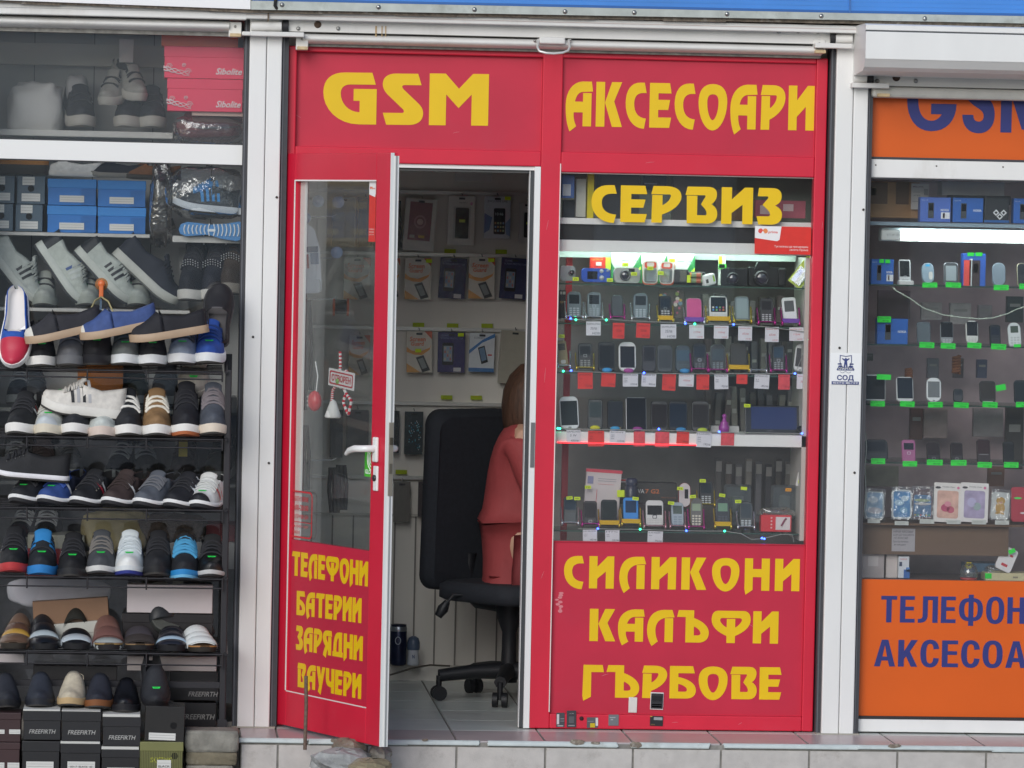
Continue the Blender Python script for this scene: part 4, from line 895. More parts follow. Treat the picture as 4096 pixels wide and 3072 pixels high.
carton('black box with white size label reading black 40', 241, 2975, 403, 3090, strip=.008, tags=((.18, .12, .68, .26, '001-7  BLACK  40'),), **bx)
carton('dark box with pale label beside the green box', 405, 2998, 559, 3095, strip=.010, tags=((.15, .05, .72, .2),), **bx)
carton('olive green corrugated shoe box with pale label', 559, 2968, 733, 3092, -.5, '77784a', .16, .26, lines=[(i / 26, 0, .016, .74, '55562f') for i in range(26)], texts=(('SKYZING', .5, .34, .17, .5, 'b9bc3a', .02),), tags=((.4, .12, .32, .3, 'BLACK'), (.12, .02, .76, .12)), hole=(.8, .55), group=GX)
GY = 'long black boxes under the lowest shelf'
by = dict(group=GY, Y=-.13, depth=.12, col='29282a', rough=.28)
carton('long black box, topmost of the pile behind the rack post', 676, 2688, 872, 2745, **by)
carton('long black box with grey lettering, middle of the pile behind the rack post', 676, 2747, 874, 2802, strip=.006, texts=(('FREEFIRTH', .68, .3, .36, .58, '9a9a98', .01),), **by)
carton('long black box with grey lettering, bottom of the pile behind the rack post', 690, 2812, 866, 2908, texts=(('FREEFIRTH', .58, .32, .22, .72, '8f8f8c', .01),), **by)
carton('wide black box lid behind the bottom bar', 130, 2665, 470, 2722, -.12, '2d2b2d', .1, name='shoe_box')
GW = 'pale boxes behind the sandals'
carton('blank white box lid hanging above the sandals', 506, 2340, 852, 2452, -.12, 'c8bfc0', .06, group=GW, name='box_lid', cat='box lid', var=.02)
carton('open black box behind the brown slide', 488, 2456, 852, 2560, -.11, '2f2c2d', .07, .3, rough=.25, group=GW)
carton('tilted brown cardboard box lid behind the black slide', 134, 2398, 440, 2500, -.10, '85644a', .05, group=GW, tilt=-4.5, name='box_lid', cat='box lid', var=.08)
carton('tilted white box behind the black sandals', 96, 2495, 424, 2585, -.13, 'b9b9b0', .03, .45, group=GW, tilt=-6)
carton('flat white box under the white buckled slide', 506, 2627, 868, 2684, -.12, 'c9c1c0', .05, group=GW)
carton('flat white box under the gold sandal', -40, 2618, 98, 2656, -.12, 'c4bcbc', .05, group=GW)

# stones under the rack end
for i, (x0, y0, x1, y1, lab, h) in enumerate(((738, 2912, 952, 2998, 'largest grey rough stone block under the rack end', '8a8880'), (742, 2998, 945, 3050, 'mossy brown stone block in the middle of the rough pile', '77705e'), (745, 3050, 930, 3110, 'pale stone slab at the bottom of the rough pile', '8f8b82'))):
    a, c, z0, z1 = rect(x0, y0, x1, y1, -.36); bm = bmesh.new(); bmesh.ops.create_cube(bm, size=1)
    bmesh.ops.subdivide_edges(bm, edges=bm.edges[:], cuts=5, use_grid_fill=True)
    for v in bm.verts:
        n_ = v.co.copy(); r_ = n_.length; n_ *= (1 - .16 * max(0, r_ - .62)); n_ += Vector((rng.uniform(-1, 1), rng.uniform(-1, 1), rng.uniform(-1, 1))) * .022
        v.co = Vector(((a + c) / 2 + n_.x * (c - a), -.38 + n_.y * .14, (z0 + z1) / 2 + n_.z * (z1 - z0)))
    bm.verts.index_update(); b = MB(); b.add([v.co for v in bm.verts], [[v.index for v in f.verts] for f in bm.faces], M(h, .9, var=.22, sc_=18, stain='c0bfb8', st=.5, bump=.9, bs=60), True); bm.free()
    b.build('stone', label=lab, cat='stone', group='rough stones under the rack')
for (cx, cy, rx_, ry_, Y, lab, h) in ((1395, 2990, 68, 40, -.5, 'rusty brown rock touching the open door corner', '7d7264'), (1370, 3045, 125, 52, -.6, 'big grey white-veined rock below the open door', '8b8d8c'), (1480, 3068, 90, 34, -.68, 'yellowish flat rock at the bottom edge below the door', '8d836a'), (1520, 3020, 46, 40, -.52, 'grey rock chip leaning on the step below the door edge', '88847c')):
    c0 = S(cx, cy, Y); b = MB(); rings = []
    for i in range(9):
        a = math.pi * i / 8; ring = []
        for j in range(14):
            t = 2 * math.pi * j / 14; q = rng.uniform(.86, 1.08)
            ring.append(c0 + Vector((math.cos(t) * math.sin(a) ** .7 * rx_ * U() * q + 1e-4 * j, math.sin(t) * math.sin(a) ** .7 * .1 * q, math.cos(a) * ry_ * U() * q)))
        rings.append(ring)
    b.loft(rings, M(h, .85, var=.25, sc_=14, stain='d0d2d2', st=.6, bump=.8, bs=50), smooth=False)
    b.build('rock', label=lab, cat='rock', group='rocks by the open door')
b = MB(); p0, p1 = S(1221, 2942, -.47), S(1224, 2704, -.47); b.tube([p0 - Z3 * .05, p0, p0.lerp(p1, .5) + X3 * .002, p1], .0065, M('6a5a50', .8, var=.35, sc_=90, bump=.8, bs=150), 8); b.build('iron_rod', label='rusty iron rod standing in front of the open door panel', cat='rod')
# ---------------------------------------------------------------- inside the shoe shop window
def shelf(mb_name, x0, x1, y0, y1, Y0, Y1, m, xr, label, cat='shelf', group=None):
    b = MB(); za, zc = sz(xr, y1, Y0), sz(xr, y0, Y0); xa_, xb_ = sx(x0, y0, Y0), sx(x1, y0, Y0)
    b.box(xa_, xb_, Y0, Y1, za, zc, m, .002)
    return b.build(mb_name, label=label, cat=cat, group=group)
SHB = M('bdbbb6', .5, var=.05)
shelf('shelf', -150, 692, 522, 547, .25, .6, SHB, 300, 'grey shelf board high in the shoe shop window above the crossbar')
shelf('shelf', -150, 600, 932, 946, .22, .6, SHB, 300, 'grey shelf board carrying the blue shoe boxes')
shelf('shelf', 690, 985, 946, 972, .15, .5, SHB, 850, 'short grey shelf under the bagged blue trainers')
shelf('shelf', -150, 760, 1236, 1250, .2, .6, SHB, 400, 'grey shelf board carrying the leaning white trainers')
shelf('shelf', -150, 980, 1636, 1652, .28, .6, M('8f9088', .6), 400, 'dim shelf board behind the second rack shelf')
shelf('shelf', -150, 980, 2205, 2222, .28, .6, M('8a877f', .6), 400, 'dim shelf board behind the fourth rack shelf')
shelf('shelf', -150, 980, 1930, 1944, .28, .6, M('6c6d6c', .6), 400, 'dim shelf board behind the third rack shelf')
b = MB(); a, c, z0, z1 = rect(700, 990, 742, 2700, .5); b.box(a, c, .48, .6, z0, z1, M('b4b2ae', .6)); b.build('shelf_upright', label='grey slotted upright beside the studded boots', cat='shelf upright')
RB = 'f23a60'
def swirl(mb, w_, h, m):
    for k in range(3):
        mb.tube([Vector((-w_ * .5 + w_ * .32 * t / 12, -.0012, h * (.30 - .18 * t / 12 + .07 * math.sin(t * .7 + k * 2)))) for t in range(13)], [.0028 - .00018 * t for t in range(13)], m, 5)
    for (u, v, r) in ((.07, .36, .012), (.25, .40, .008), (.3, .2, .013)):
        mb.tube([Vector(((u - .5) * w_ + r * (1 - t / 14) * math.cos(t), -.0012, v * h + r * (1 - t / 14) * math.sin(t))) for t in range(0, 11)], .0011, m, 4)
for (x0, y0, x1, y1, lab, ld) in ((656, 187, 978, 314, 'red shoe box with white script and swirls, upper one under the orange lid', .3), (668, 316, 972, 446, 'red shoe box with white script and swirls, lower one of the pair', .28)):
    o = carton(lab, x0, y0, x1, y1, .1, RB, .22, ld, group='red shoe boxes in the upper window', var=.02)
    w_, h = (x1 - x0) * U(.1), (y1 - y0) * U(.1); b = MB(); wm = M('f0d9dc', .5); swirl(b, w_, h, wm)
    b.text('Sibolite', wm, Vector((w_ * .14, -.0012, h * .14)), h * .2, w_ * .32, shear=.3, bold=.025); b.build('lettering', o.children[0])
carton('orange shoe box cut off at the top of the upper window', 644, 120, 955, 186, .12, 'e2581c', .2)
carton('flat pale box between the red boxes and the bagged red shoes', 765, 447, 978, 464, .12, 'd3b5a8', .2)
BG = 'blue shoe boxes on the shoe shop shelf'
for (x0, y0, x1, y1, lab) in ((190, 716, 386, 821, 'blue shoe box at upper left of the group of four'), (390, 722, 584, 828, 'blue shoe box at upper right of the group of four'), (188, 823, 386, 931, 'blue shoe box at lower left of the group of four'), (390, 830, 584, 935, 'blue shoe box at lower right of the group of four')):
    carton(lab, x0, y0, x1, y1, .25, '1f74c4', .25, .3, lidc='2b84d2', rough=.45, tags=((.25, .12, .5, .25),), lines=[(.68, .02 + k * .045, .31, .014, '1a5c9c') for k in range(14)], group=BG)
TG = 'dark teal shoe boxes beside the blue ones'
for (x0, y0, x1, y1, lab) in ((-45, 703, 60, 812, 'dark teal shoe box end, top one at the picture edge'), (66, 705, 182, 816, 'dark teal shoe box end beside the upper blue box'), (-45, 815, 54, 923, 'dark teal shoe box end, bottom one at the picture edge'), (60, 818, 172, 926, 'dark teal shoe box end beside the lower blue box')):
    carton(lab, x0, y0, x1, y1, .24, '44596a', .25, None, tags=((.2, .68, .42, .3), (.18, .1, .64, .28)), hole=(.5, .56), group=TG)
GI = 'shoes lying on the boxes'
il = dict(nl=0, tongue=False, sticker=False, group=GI, rx=0)
shoe('tan shoe lying on the teal boxes', -110, 694, .3, rz=-90, up='b07a3c', sole='3a352c', out_h=0, hv=.85, s=.95, **il)
for (p, q, up, so_, lab) in ((150, 703, 'dcdcd8', 'dad8d2', 'white slip-on lying on the blue boxes'), (338, 708, '1f222e', '8d8a82', 'navy slip-on lying on the blue boxes'), (468, 716, '80532f', '37322a', 'brown slip-on lying on the right blue box')):
    shoe(lab, p, q, .33, rz=-92, up=up, sole=so_, out_h=0, zs=.014, hv=.7, hc=.05, s=.8, **il)
GH = 'trainers leaning toe down on the shelf'
ln = dict(sticker=True, group=GH, lin='3a3c40', s=.95, out='3a3c40', out_h=.009)
shoe('white trainer with black curved stripes leaning at the picture edge', 122, 1234, .26, rz=88, rx=50, up='b9beb8', sole='c3c7c0', stripes=('202228',) * 3, lace='b2b6b0', **ln)
shoe('white trainer with blue and black heel stripes leaning steeply', 306, 1236, .25, rz=88, rx=55, up='bcc2ba', sole='c6cbc4', heel='1f2228', lace='a9aea8', stripes=('c3c8c4', 'c3c8c4', '2f4f8c'), **ln)
shoe('white trainer with four black bars leaning beside the suction hook', 496, 1236, .24, rz=88, rx=47, up='b5bbb4', sole='c0c4bc', stripes=('1c1e24',) * 4, heel='1c1e24', lace='c2c6c0', **ln)
shoe('navy black canvas shoe with lined sole leaning on the shelf', 680, 1240, .24, rz=88, rx=42, up='20222e', sole='b9bab2', out='5a5c58', lace='1b1c24', group=GH, sticker=False)
for (p, lab) in ((170, 'pale grey shoe heel between the first two leaning trainers'), (346, 'pale grey striped shoe behind the bar-striped trainer'), (546, 'white shoe toe in front of the navy leaning shoe')):
    shoe(lab, p, 1238, .2, rx=8, up='a8ada6', sole='9fa49c', sticker=False, nl=3, s=.85, group='pale shoes standing between the leaning trainers')
GT = 'studded ankle boots'
for (p, q, up, lab, so_) in ((748, 1222, '1f2028', 'black studded boot with thick white sole, left of its pair', 'd4d2cc'), (838, 1222, '22232e', 'black studded boot with thick white sole, right of its pair', 'd4d2cc'), (912, 1196, '40352e', 'brown studded boot behind the black slipper', '8a847c')):
    o = shoe(lab, p, q, .16, rz=-14, rx=14, up=up, sole=so_, hv=1.75, hc=.17, zs=.036, thr=.5, lace='2a2a30', nl=6, sticker=False, group=GT, s=.95)
    b = MB()
    for r_ in range(3):
        for k in range(8): b.ball((-.034 + .0097 * k, .06 + .001 * r_, .135 + .009 * r_ + .012 * math.sin(math.pi * k / 7)), .003, M('c2c2c2', .3, .8), 6)
    b.build('stud_band', o)
# suction hook with strings
c = S(406, 1137, .02)
o = empty('suction_hook', c, 'orange suction hook with strings holding the espadrilles', 'hook')
om = M('d9703c', .35); b = MB(); b.lathe([(0, -.012), (.012, -.012), (.02, -.003), (.023, 0)], CLEAR('e8c8a8', .05, .1, .35, 'd8a070'), (0, 0, 0), 16, Y3); b.build('cup', o)
b = MB(); b.ball((0, -.014, .002), .014, om, 12, (1, .6, 1)); b.box(-.008, .008, -.022, -.012, -.055, -.004, om, .004); b.build('hook', o)
for (p, q) in ((352, 1262), (462, 1268)):
    b = MB(); e = S(p, q, -.33) - c; b.tube([(0, -.02, -.045), e * .5 + Vector((0, 0, -.004)), e], .0032, M('b7ab7a', .8), 6); b.build('string', o)
b = MB(); b.box(-.005, .003, -.025, -.022, -.13, -.05, CLEAR('b8ccdc', .06, .1, .3, '9fb6cc')); b.build('clear_strap', o)

def bag(label, x0, y0, x1, y1, Y, m, amp=.1, dep=.06, seed=1, group=None, name='plastic_bag', cat='bag', inner=None, sq=.55):
    """crumpled soft body filling the photo box"""
    r_ = random.Random(seed); a, c, z0, z1 = rect(x0, y0, x1, y1, Y); ctr = Vector(((a + c) / 2, Y + dep, (z0 + z1) / 2)); b = MB(); rings = []
    ph = [(r_.uniform(2, 7), r_.uniform(0, 6), r_.uniform(2, 7), r_.uniform(0, 6)) for _ in range(5)]
    for i in range(15):
        t = math.pi * i / 14; ring = []
        for j in range(26):
            q = 2 * math.pi * j / 26
            d = Vector((math.cos(q) * math.sin(t), math.sin(q) * math.sin(t), math.cos(t)))
            e = Vector([math.copysign(abs(v) ** sq, v) for v in d])
            k = 1 + amp * sum(math.sin(A * t + B + Cc * math.cos(q + D)) for A, B, Cc, D in ph) / 2.2
            ring.append(ctr + Vector((e.x * (c - a) / 2 * k, e.y * dep * k, e.z * (z1 - z0) / 2 * k)))
        rings.append(ring)
    b.loft(rings, m); return b.build(name, label=label, cat=cat, group=group)
CB = CLEAR('f4f6f8', .09, .1, .02, 'c9ccd0', .3)
bag('clear crumpled bag of dark brown shoes hanging beside the blue boxes', 600, 655, 690, 972, .2, CLEAR('b8b0a8', .14, .12, .12, '8a827a', .3), .12, .05, 3)
for i, (q, h) in enumerate(((760, '4a3a34'), (860, '3d3534'), (945, '3a3434'))):
    shoe(('brown shoe, topmost in the clear hanging bag', 'dark brown shoe, middle one in the clear hanging bag', 'dark shoe, lowest in the clear hanging bag')[i], 612, q, .26, rz=-70, rx=20, up=h, sole='6a625a', sticker=False, nl=3, s=.32, group='shoes in the hanging bag')
bag('clear crumpled bag around a black trainer with blue stripes', 672, 668, 974, 870, .13, CB, .07, .06, 9)
shoe('black trainer with blue stripes and collar inside the clear bag', 690, 842, .19, rz=-88, rx=-4, up='3c4248', sole='e5eaee', stripes=('3f9fe8',) * 4, lin='2f86cc', lace='3f9fe8', lw=.006, heel='2f86cc', sticker=False, s=.97, zs=.024)
# blue sole turned to the viewer
b = MB(); c = S(846, 922, .12); k = U(.12); OUT = [(-130, 2), (-122, 24), (-96, 34), (-50, 30), (0, 24), (60, 30), (110, 40), (134, 30), (136, -28), (100, -42), (40, -34), (-10, -18), (-60, -22), (-100, -26), (-124, -16)]
b.poly([[(x * k, z * k * .95) for x, z in OUT]], M('4a86bf', .5), c, depth=.03)
for i in range(15):
    x = -104 + i * 16; hh = 22 if i < 6 else 30
    b.tube([c + Vector(((x + 5 * math.sin(math.pi * q / 6) * (1 if i > 6 else -1)) * k, -.0015, (-hh + 2 * hh * q / 6) * k * .8 + (3 if i > 8 else 3) * k)) for q in range(7)], .0028, M('d9dee2', .5), 5)
b.poly([rr(-24 * k, 24 * k, -9 * k, 11 * k, .01)], M('4a86bf', .5), c - Y3 * .0025, depth=.001); b.poly([rr(-16 * k, 16 * k, -4 * k, 6 * k, .006)], M('dfe4e6', .5), c - Y3 * .004, depth=.001)
b.build('shoe', label='blue and white ribbed shoe sole facing the street below the bag', cat='shoe')
# upper window: black shoes with pale soles, white bundle, bagged red shoes
GU = 'black shoes with pale soles on the upper shelf'
for i, (p, q, rz_, rx_, lab) in enumerate(((330, 522, 10, 12, 'black shoe with pale rim behind the upper glass, beside the white bundle'), (498, 524, -8, 12, 'black shoe with pale rim in the middle of the upper shelf'), (610, 526, 6, 12, 'black shoe with pale rim nearest the red boxes'), (420, 436, -20, 20, 'pale grey shoe resting on top of the black shoes'), (560, 420, 30, 22, 'pale strapped shoe resting near the red boxes'))):
    shoe(lab, p, q, .26, rz=rz_, rx=rx_, up='1e1f26' if i < 3 else '8d8a84', sole='a9a49c', out='9c978f', sticker=False, nl=3, s=1.0 if i < 3 else .8, group=GU)
bag('white crumpled paper bundle on the upper shelf', 30, 330, 250, 545, .3, M('c4c2bf', .8, bump=.6, bs=30), .08, .1, 5, name='paper_bundle', cat='bundle')
bag('pale stuffed cloth bag beside the white bundle', 262, 300, 350, 420, .4, M('a9a6a6', .8), .06, .06, 8, name='cloth_bag', cat='bag')
bag('clear bag of red shoes under the red boxes', 690, 466, 978, 576, .14, CLEAR('e6d8d8', .12, .12, .05, 'c9b0b0', .3), .08, .06, 12)
for (p, q, lab) in ((700, 560, 'red shoe lying in the clear bag, front one'), (740, 520, 'red shoe lying in the clear bag, rear one')): shoe(lab, p, q, .2, rz=-80, rx=4, up='8c2634', sole='6b2430', lin='2a181c', sticker=False, nl=4, s=.8, group='red shoes in the bag')
b = MB(); a, c_, z0, z1 = rect(-60, 176, 660, 262, .55); b.box(a, c_, .54, .62, z0, z1, M('c5c0b6', .6)); b.build('beige_panel', label='beige panel strip at the back of the upper window', cat='panel')
carton('white carton standing on the upper shelf near the beige strip', 474, 156, 536, 250, .4, 'd6d6d4', .1, name='carton', cat='carton')
# dim stock behind the rack
carton('orange-brown shoe box with pale lower half behind the rack', 310, 1440, 492, 1600, .3, 'a8642c', .2, .62, lidc='b9702f', group='boxes behind the rack')
carton('white box behind the fourth rack shelf near the post', 660, 2168, 948, 2275, .2, 'b9b7b6', .2, group='boxes behind the rack')
carton('dark red box behind the third rack shelf near the post', 822, 2098, 950, 2166, .22, '7a2630', .2, group='boxes behind the rack')
carton('dark red box low behind the running shoes', 98, 2195, 262, 2330, .2, '86262e', .15, group='boxes behind the rack')
carton('pale translucent tub behind the running shoes', 108, 2140, 340, 2204, .22, '9a9a8e', .2, name='tub', cat='tub')
carton('grey carton beside the white toe-down shoe', 850, 1590, 950, 1650, .2, 'a9a49e', .2, group='boxes behind the rack')
bag('yellowish plastic bag of papers behind the third shelf', 332, 2044, 600, 2205, .2, M('b5a67c', .6, var=.3, sc_=8, bump=.5, bs=25), .09, .07, 21)
bag('brown fur slipper bundle behind the third shelf', 560, 2062, 826, 2172, .18, M('5c504a', .95, var=.3, sc_=70, bump=1.0, bs=220), .1, .06, 22, name='fur_bundle', cat='fur')
bag('white cloth draped behind the sandals', 30, 2312, 445, 2430, .02, M('b7b4bb', .85, var=.06, sc_=10), .04, .02, 23, name='cloth', cat='cloth')
GZ = 'dim shoes on the shelves behind the rack'
dm = ['dark navy', 'black', 'grey', 'dark brown', 'olive']; dc = ['1e2230', '1a1a1e', '4c4e52', '35292a', '34352c']
wh = [(60, 1636, 0), (150, 1636, 2), (560, 1640, 4), (640, 1640, 2), (60, 1932, 1), (170, 1932, 3), (300, 1934, 2), (450, 1936, 0), (590, 1938, 1), (720, 1940, 3), (850, 1942, 4), (60, 2204, 0), (170, 2206, 1)]
sl_ = ('second', 'third', 'fourth')
nn_ = ('at the picture edge', 'next to it', 'left of the middle', 'in the middle', 'right of the middle', 'near the post', 'beside the rack post')
cnt = {}
for (p, q, k) in wh:
    r_ = 0 if q < 1700 else 1 if q < 2000 else 2; cnt[r_] = cnt.get(r_, 0) + 1
    pos = 'at the picture edge' if p < 100 else 'near the picture edge' if p < 200 else 'left of the middle' if p < 400 else 'in the middle' if p < 500 else 'right of the middle' if p < 660 else 'toward the post' if p < 800 else 'beside the post'
    if (r_, k, p) == (0, 4, 560): pos = 'right of the orange-brown box'
    shoe('dim %s shoe behind the %s rack shelf, %s' % (dm[k], sl_[r_], pos), p, q, .32, rz=rng.uniform(-25, 25), rx=15, up=dc[k], sole='8d9090' if k % 2 == 0 else '2a2a2e', lace=('8a8c8e' if k in (0, 1) else dc[k]), sticker=False, s=.95, group=GZ)
b = MB(); a, c, z0, z1 = rect(715, 1760, 750, 1826, .1); b.box(a, c, .1, .102, z0, z1, M('b8a52c', .5)); b.build('paper_slip', label='yellow paper slip hanging under the second rack shelf', cat='slip')
# ---------------------------------------------------------------- phones, stands, tags
def phone(label, px, py, w_, h_, Y, body='1c1d20', scr=None, keys=None, lean=14, tilt=0.0, r=.12, rim=None, name='mobile_phone', cat='phone', group=None, home=False, th=.012, flat=.35, icons=False, text=None, joy=None):
    """phone standing with its lower edge centred on photo pixel (px, py); w_, h_ in photo pixels"""
    k = U(Y); W, H = w_ * k, h_ * k / math.cos(R(lean))
    root = empty(name, S(px, py, Y), label, cat, group, (R(-lean), R(tilt), R(rng.uniform(-4, 4))))
    rr_ = r * W * 1.6
    b = MB()
    prof = rr(-W / 2, W / 2, 0, H, rr_); ins = rr(-W / 2 + .002, W / 2 - .002, .002, H - .002, rr_)
    bm_ = M(body, flat)
    b.loft([[Vector((x, .002, z)) for x, z in ins], ] + [[Vector((x, .0035, z)) for x, z in prof], [Vector((x, th, z)) for x, z in prof]], M(rim, .25, .6) if rim else bm_, cap=False)
    b.poly([ins], bm_, Vector((0, .002, 0))); b.poly([prof], bm_, Vector((0, th, 0)))
    if text: b.text(text, M('a9abad', .4), Vector((0, .0012, H * (.93 if scr and scr[3] < .9 else .5))), .028 * H * 1.2, W * .4, al='C')
    b.build('body', root)
    if scr:
        u, v, uw, vh, c_ = scr; b = MB(); sm = M(c_, .15, spec=.15)
        b.rrect((u - .5) * W, (u + uw - .5) * W, v * H, (v + vh) * H, .0015, sm, Vector((0, .0014, 0)), depth=.0008)
        if icons:
            for i in range(4):
                for j in range(3 if icons is True else icons):
                    cx = (u + uw * (.16 + .225 * i) - .5) * W; cz = (v + vh * (.14 + .17 * j)) * H; q = uw * W * .06
                    b.rrect(cx - q, cx + q, cz - q, cz + q, q * .4, M(('4f8fd0', 'c9763a', '6fae68', 'd4d0c4', 'b05a66')[(i * 2 + j * 3) % 5], .4), Vector((0, .0009, 0)))
        b.build('screen', root)
    if keys:
        u, v, uw, vh, nx, nz, c_ = keys; b = MB(); km = M(c_, .45)
        for i in range(nx):
            for j in range(nz):
                x0 = (u + uw * (i + .14) / nx - .5) * W; x1 = (u + uw * (i + .86) / nx - .5) * W; z0 = (v + vh * (j + .2) / nz) * H; z1 = (v + vh * (j + .8) / nz) * H
                b.rrect(x0, x1, z0, z1, (z1 - z0) * .35, km, Vector((0, .0012, 0)), depth=.0006)
        b.build('keypad', root)
    if joy:
        b = MB(); q = W * .13; z = joy[0] * H; b.poly([rr(-q, q, z - q * .8, z + q * .8, q * .4), rr(-q * .72, q * .72, z - q * .55, z + q * .55, q * .3)[::-1]], M(joy[1], .3, .5), Vector((0, .0008, 0)), depth=.0006); b.build('joystick', root)
    if home: b = MB(); b.poly([oval(0, .05 * H, W * .09, W * .05)], M('8a8c8e', .3), Vector((0, .0012, 0)), depth=.0006); b.build('home_button', root)
    return root
METAL = {'silver': ('d8dce0', .18, .9), 'gold': ('d8c04a', .22, .85), 'magenta': ('c8329a', .2, .8), 'purple': ('8a5ac0', .25, .5), 'yellow': ('e0b21c', .3, .2), 'rose': ('c89aa4', .2, .8)}
def stand(label, px, py, w_, h_, Y, col='silver', lip=None, group='display stands under the phones'):
    """easel of two bent rods joined by a front lip"""
    k = U(Y); W, H = w_ * k, h_ * k; m = M(*METAL[col]); root = empty('phone_stand', S(px, py, Y - .012), label, 'stand', group)
    for sg in (-1, 1):
        b = MB(); b.tube([(sg * W / 2, .05, .002), (sg * W / 2, .0, .001), (sg * W / 2, -.006, .006), (sg * W / 2, -.002, .014), (sg * W * .52, .012, H * .35), (sg * W * .53, .03, H * .8), (sg * W * .53, .038, H)], [.003, .004, .0045, .004, .003, .003, .0026], m, 7); b.build('rod', root)
    lm = M(*METAL[lip or col]); b = MB(); b.box(-W / 2, W / 2, -.004, .016, .010, .014 if not lip else .026, lm, .001); b.build('lip', root)
    return root
def ptag(label, x0, y0, x1, y1, Y, col='e9e7ea', ink='5a5c68', lines=(), group='price cards under the phones', sheen=False, tilt=0.0):
    """hand-written card hanging from the shelf edge"""
    a, c, z0, z1 = rect(x0, y0, x1, y1, Y); W, H = c - a, z1 - z0
    b = MB(); m = M(col, .2 if sheen else .6, var=.03 if not sheen else .18, sc_=60); b.box(-W / 2, W / 2, 0, .0012, -H, 0, m)
    for (t, u, v, hh, wd) in lines:
        b.text(t, M(ink, .7), Vector(((u - .5) * W, -.0006, -H + v * H)), hh * H, wd * W, shear=.12)
    o = b.build('price_card', loc=((a + c) / 2, Y, z1), label=label, cat='price card', group=group); o.rotation_euler = (0, R(tilt), 0); return o
def ytag(label, cx, cy, Y, w_=26, h_=14, col='d6ee1c', group='yellow price stickers', t=None, tilt=0):
    k = U(Y); b = MB(); b.box(-w_ * k / 2, w_ * k / 2, 0, .0008, -h_ * k / 2, h_ * k / 2, M(col, .6))
    if t: b.text(t, M('5c6420', .7), Vector((0, -.0006, -h_ * k * .25)), h_ * k * .5, w_ * k * .62, al='C', shear=.1)
    o = b.build('price_sticker', loc=S(cx, cy, Y), label=label, cat='price sticker', group=group); o.rotation_euler = (0, R(tilt), 0); return o
def X2(c): return 2150 + c / 1.8433
def Y2(c): return 950 + c / 1.8433
def Y5(c): return 1600 + c / 1.8433
D0 = .075                                          # front of the display shelves
xw0, xw1 = xM1 + .002, xP1 + .015
SG = CLEAR('dfe9e4', .07)
def gshelf(label, y, thick=5, Y0=D0, Y1=.3):
    b = MB(); z = sz(2720, y, Y0); b.box(xw0, xw1, Y0 + .001, Y1, z - thick * U(), z, SG); b.box(xw0, xw1, Y0 - .001, Y0 + .0008, z - thick * U(), z, M('3e5a50', .15)); return b.build('glass_shelf', label=label, cat='shelf', group='glass shelves in the red shop window')
WB = M('efedea', .4, var=.02)
shelf('white_board', 2200, 3290, 880, 905, .06, .36, WB, 2720, 'narrow white board behind the lower edge of the yellow service lettering', 'shelf')
shelf('white_board', 2200, 3290, 968, 1014, .055, .072, WB, 2720, 'white board above the lit camera shelf', 'board')
b = MB(); a, c, z0, z1 = rect(2200, 905, 3290, 968, .2); b.box(xw0, xw1, .074, .09, z0 - .01, z1 + .01, M('1c1c22', .6)); b.build('dark_panel', label='black sheet standing in for the dark gap between the two white boards', cat='panel')  # black sheet paints the darkness of the gap between the boards
shelf('white_board', 2196, 3290, 1734, 1782, .06, .32, WB, 2720, 'white board carrying the tablet and big smartphones', 'shelf')
gshelf('glass shelf with cameras', 1142); gshelf('glass shelf with keypad phones under the cameras', 1300); gshelf('glass shelf with the mixed third row of phones', 1497); gshelf('lowest glass shelf with old phones and boxes', 2128)
# lit tube behind the upper white board
o = empty('tube_lamp', S(2720, 1022, .16), 'lit fluorescent tube along the underside of the white board over the cameras', 'lamp')
b = MB(); za, zc = sz(2720, 1012, .15), sz(2720, 990, .15); b.tube([(xw0 + .02, .15, (za + zc) / 2), (xw1 - .06, .15, (za + zc) / 2)], .010, M('e6fff4', .4, emit=18.0), 10)
b2 = b.build('tube'); b2.parent = o; b2.matrix_parent_inverse = Matrix.Translation(-o.location)
b = MB(); b.box(xw0 + .01, xw1 - .04, .25, .27, za - .024, zc + .002, M('b9c8c2', .5)); b2 = b.build('fitting'); b2.parent = o; b2.matrix_parent_inverse = Matrix.Translation(-o.location)
b = MB(); za = sz(2440, 1777, .057); b.tube([S(2230, 1770, .057), S(2785, 1781, .057)], .0026, M('ff2a34', .4, emit=2.5), 6); b.build('light_strip', label='glowing red light strip along the lower white board', cat='light strip')
# side posts and stacks at the right of the display
b = MB(); b.box(xw1 - .03, xw1, .06, .34, sz(3200, 2160, .1), sz(3200, 1030, .1), M('c9c6bf', .5)); b.build('pale_panel', label='pale side panel at the right end of the display shelves', cat='panel')
b = MB(); a, c, z0, z1 = rect(2258, 1030, 2282, 1740, .36); b.box(a, c, .35, .38, sz(2270, 2160, .36), z1, M('b02a34', .5)); b.build('red_post', label='thin red post behind the left end of the shelves', cat='post')

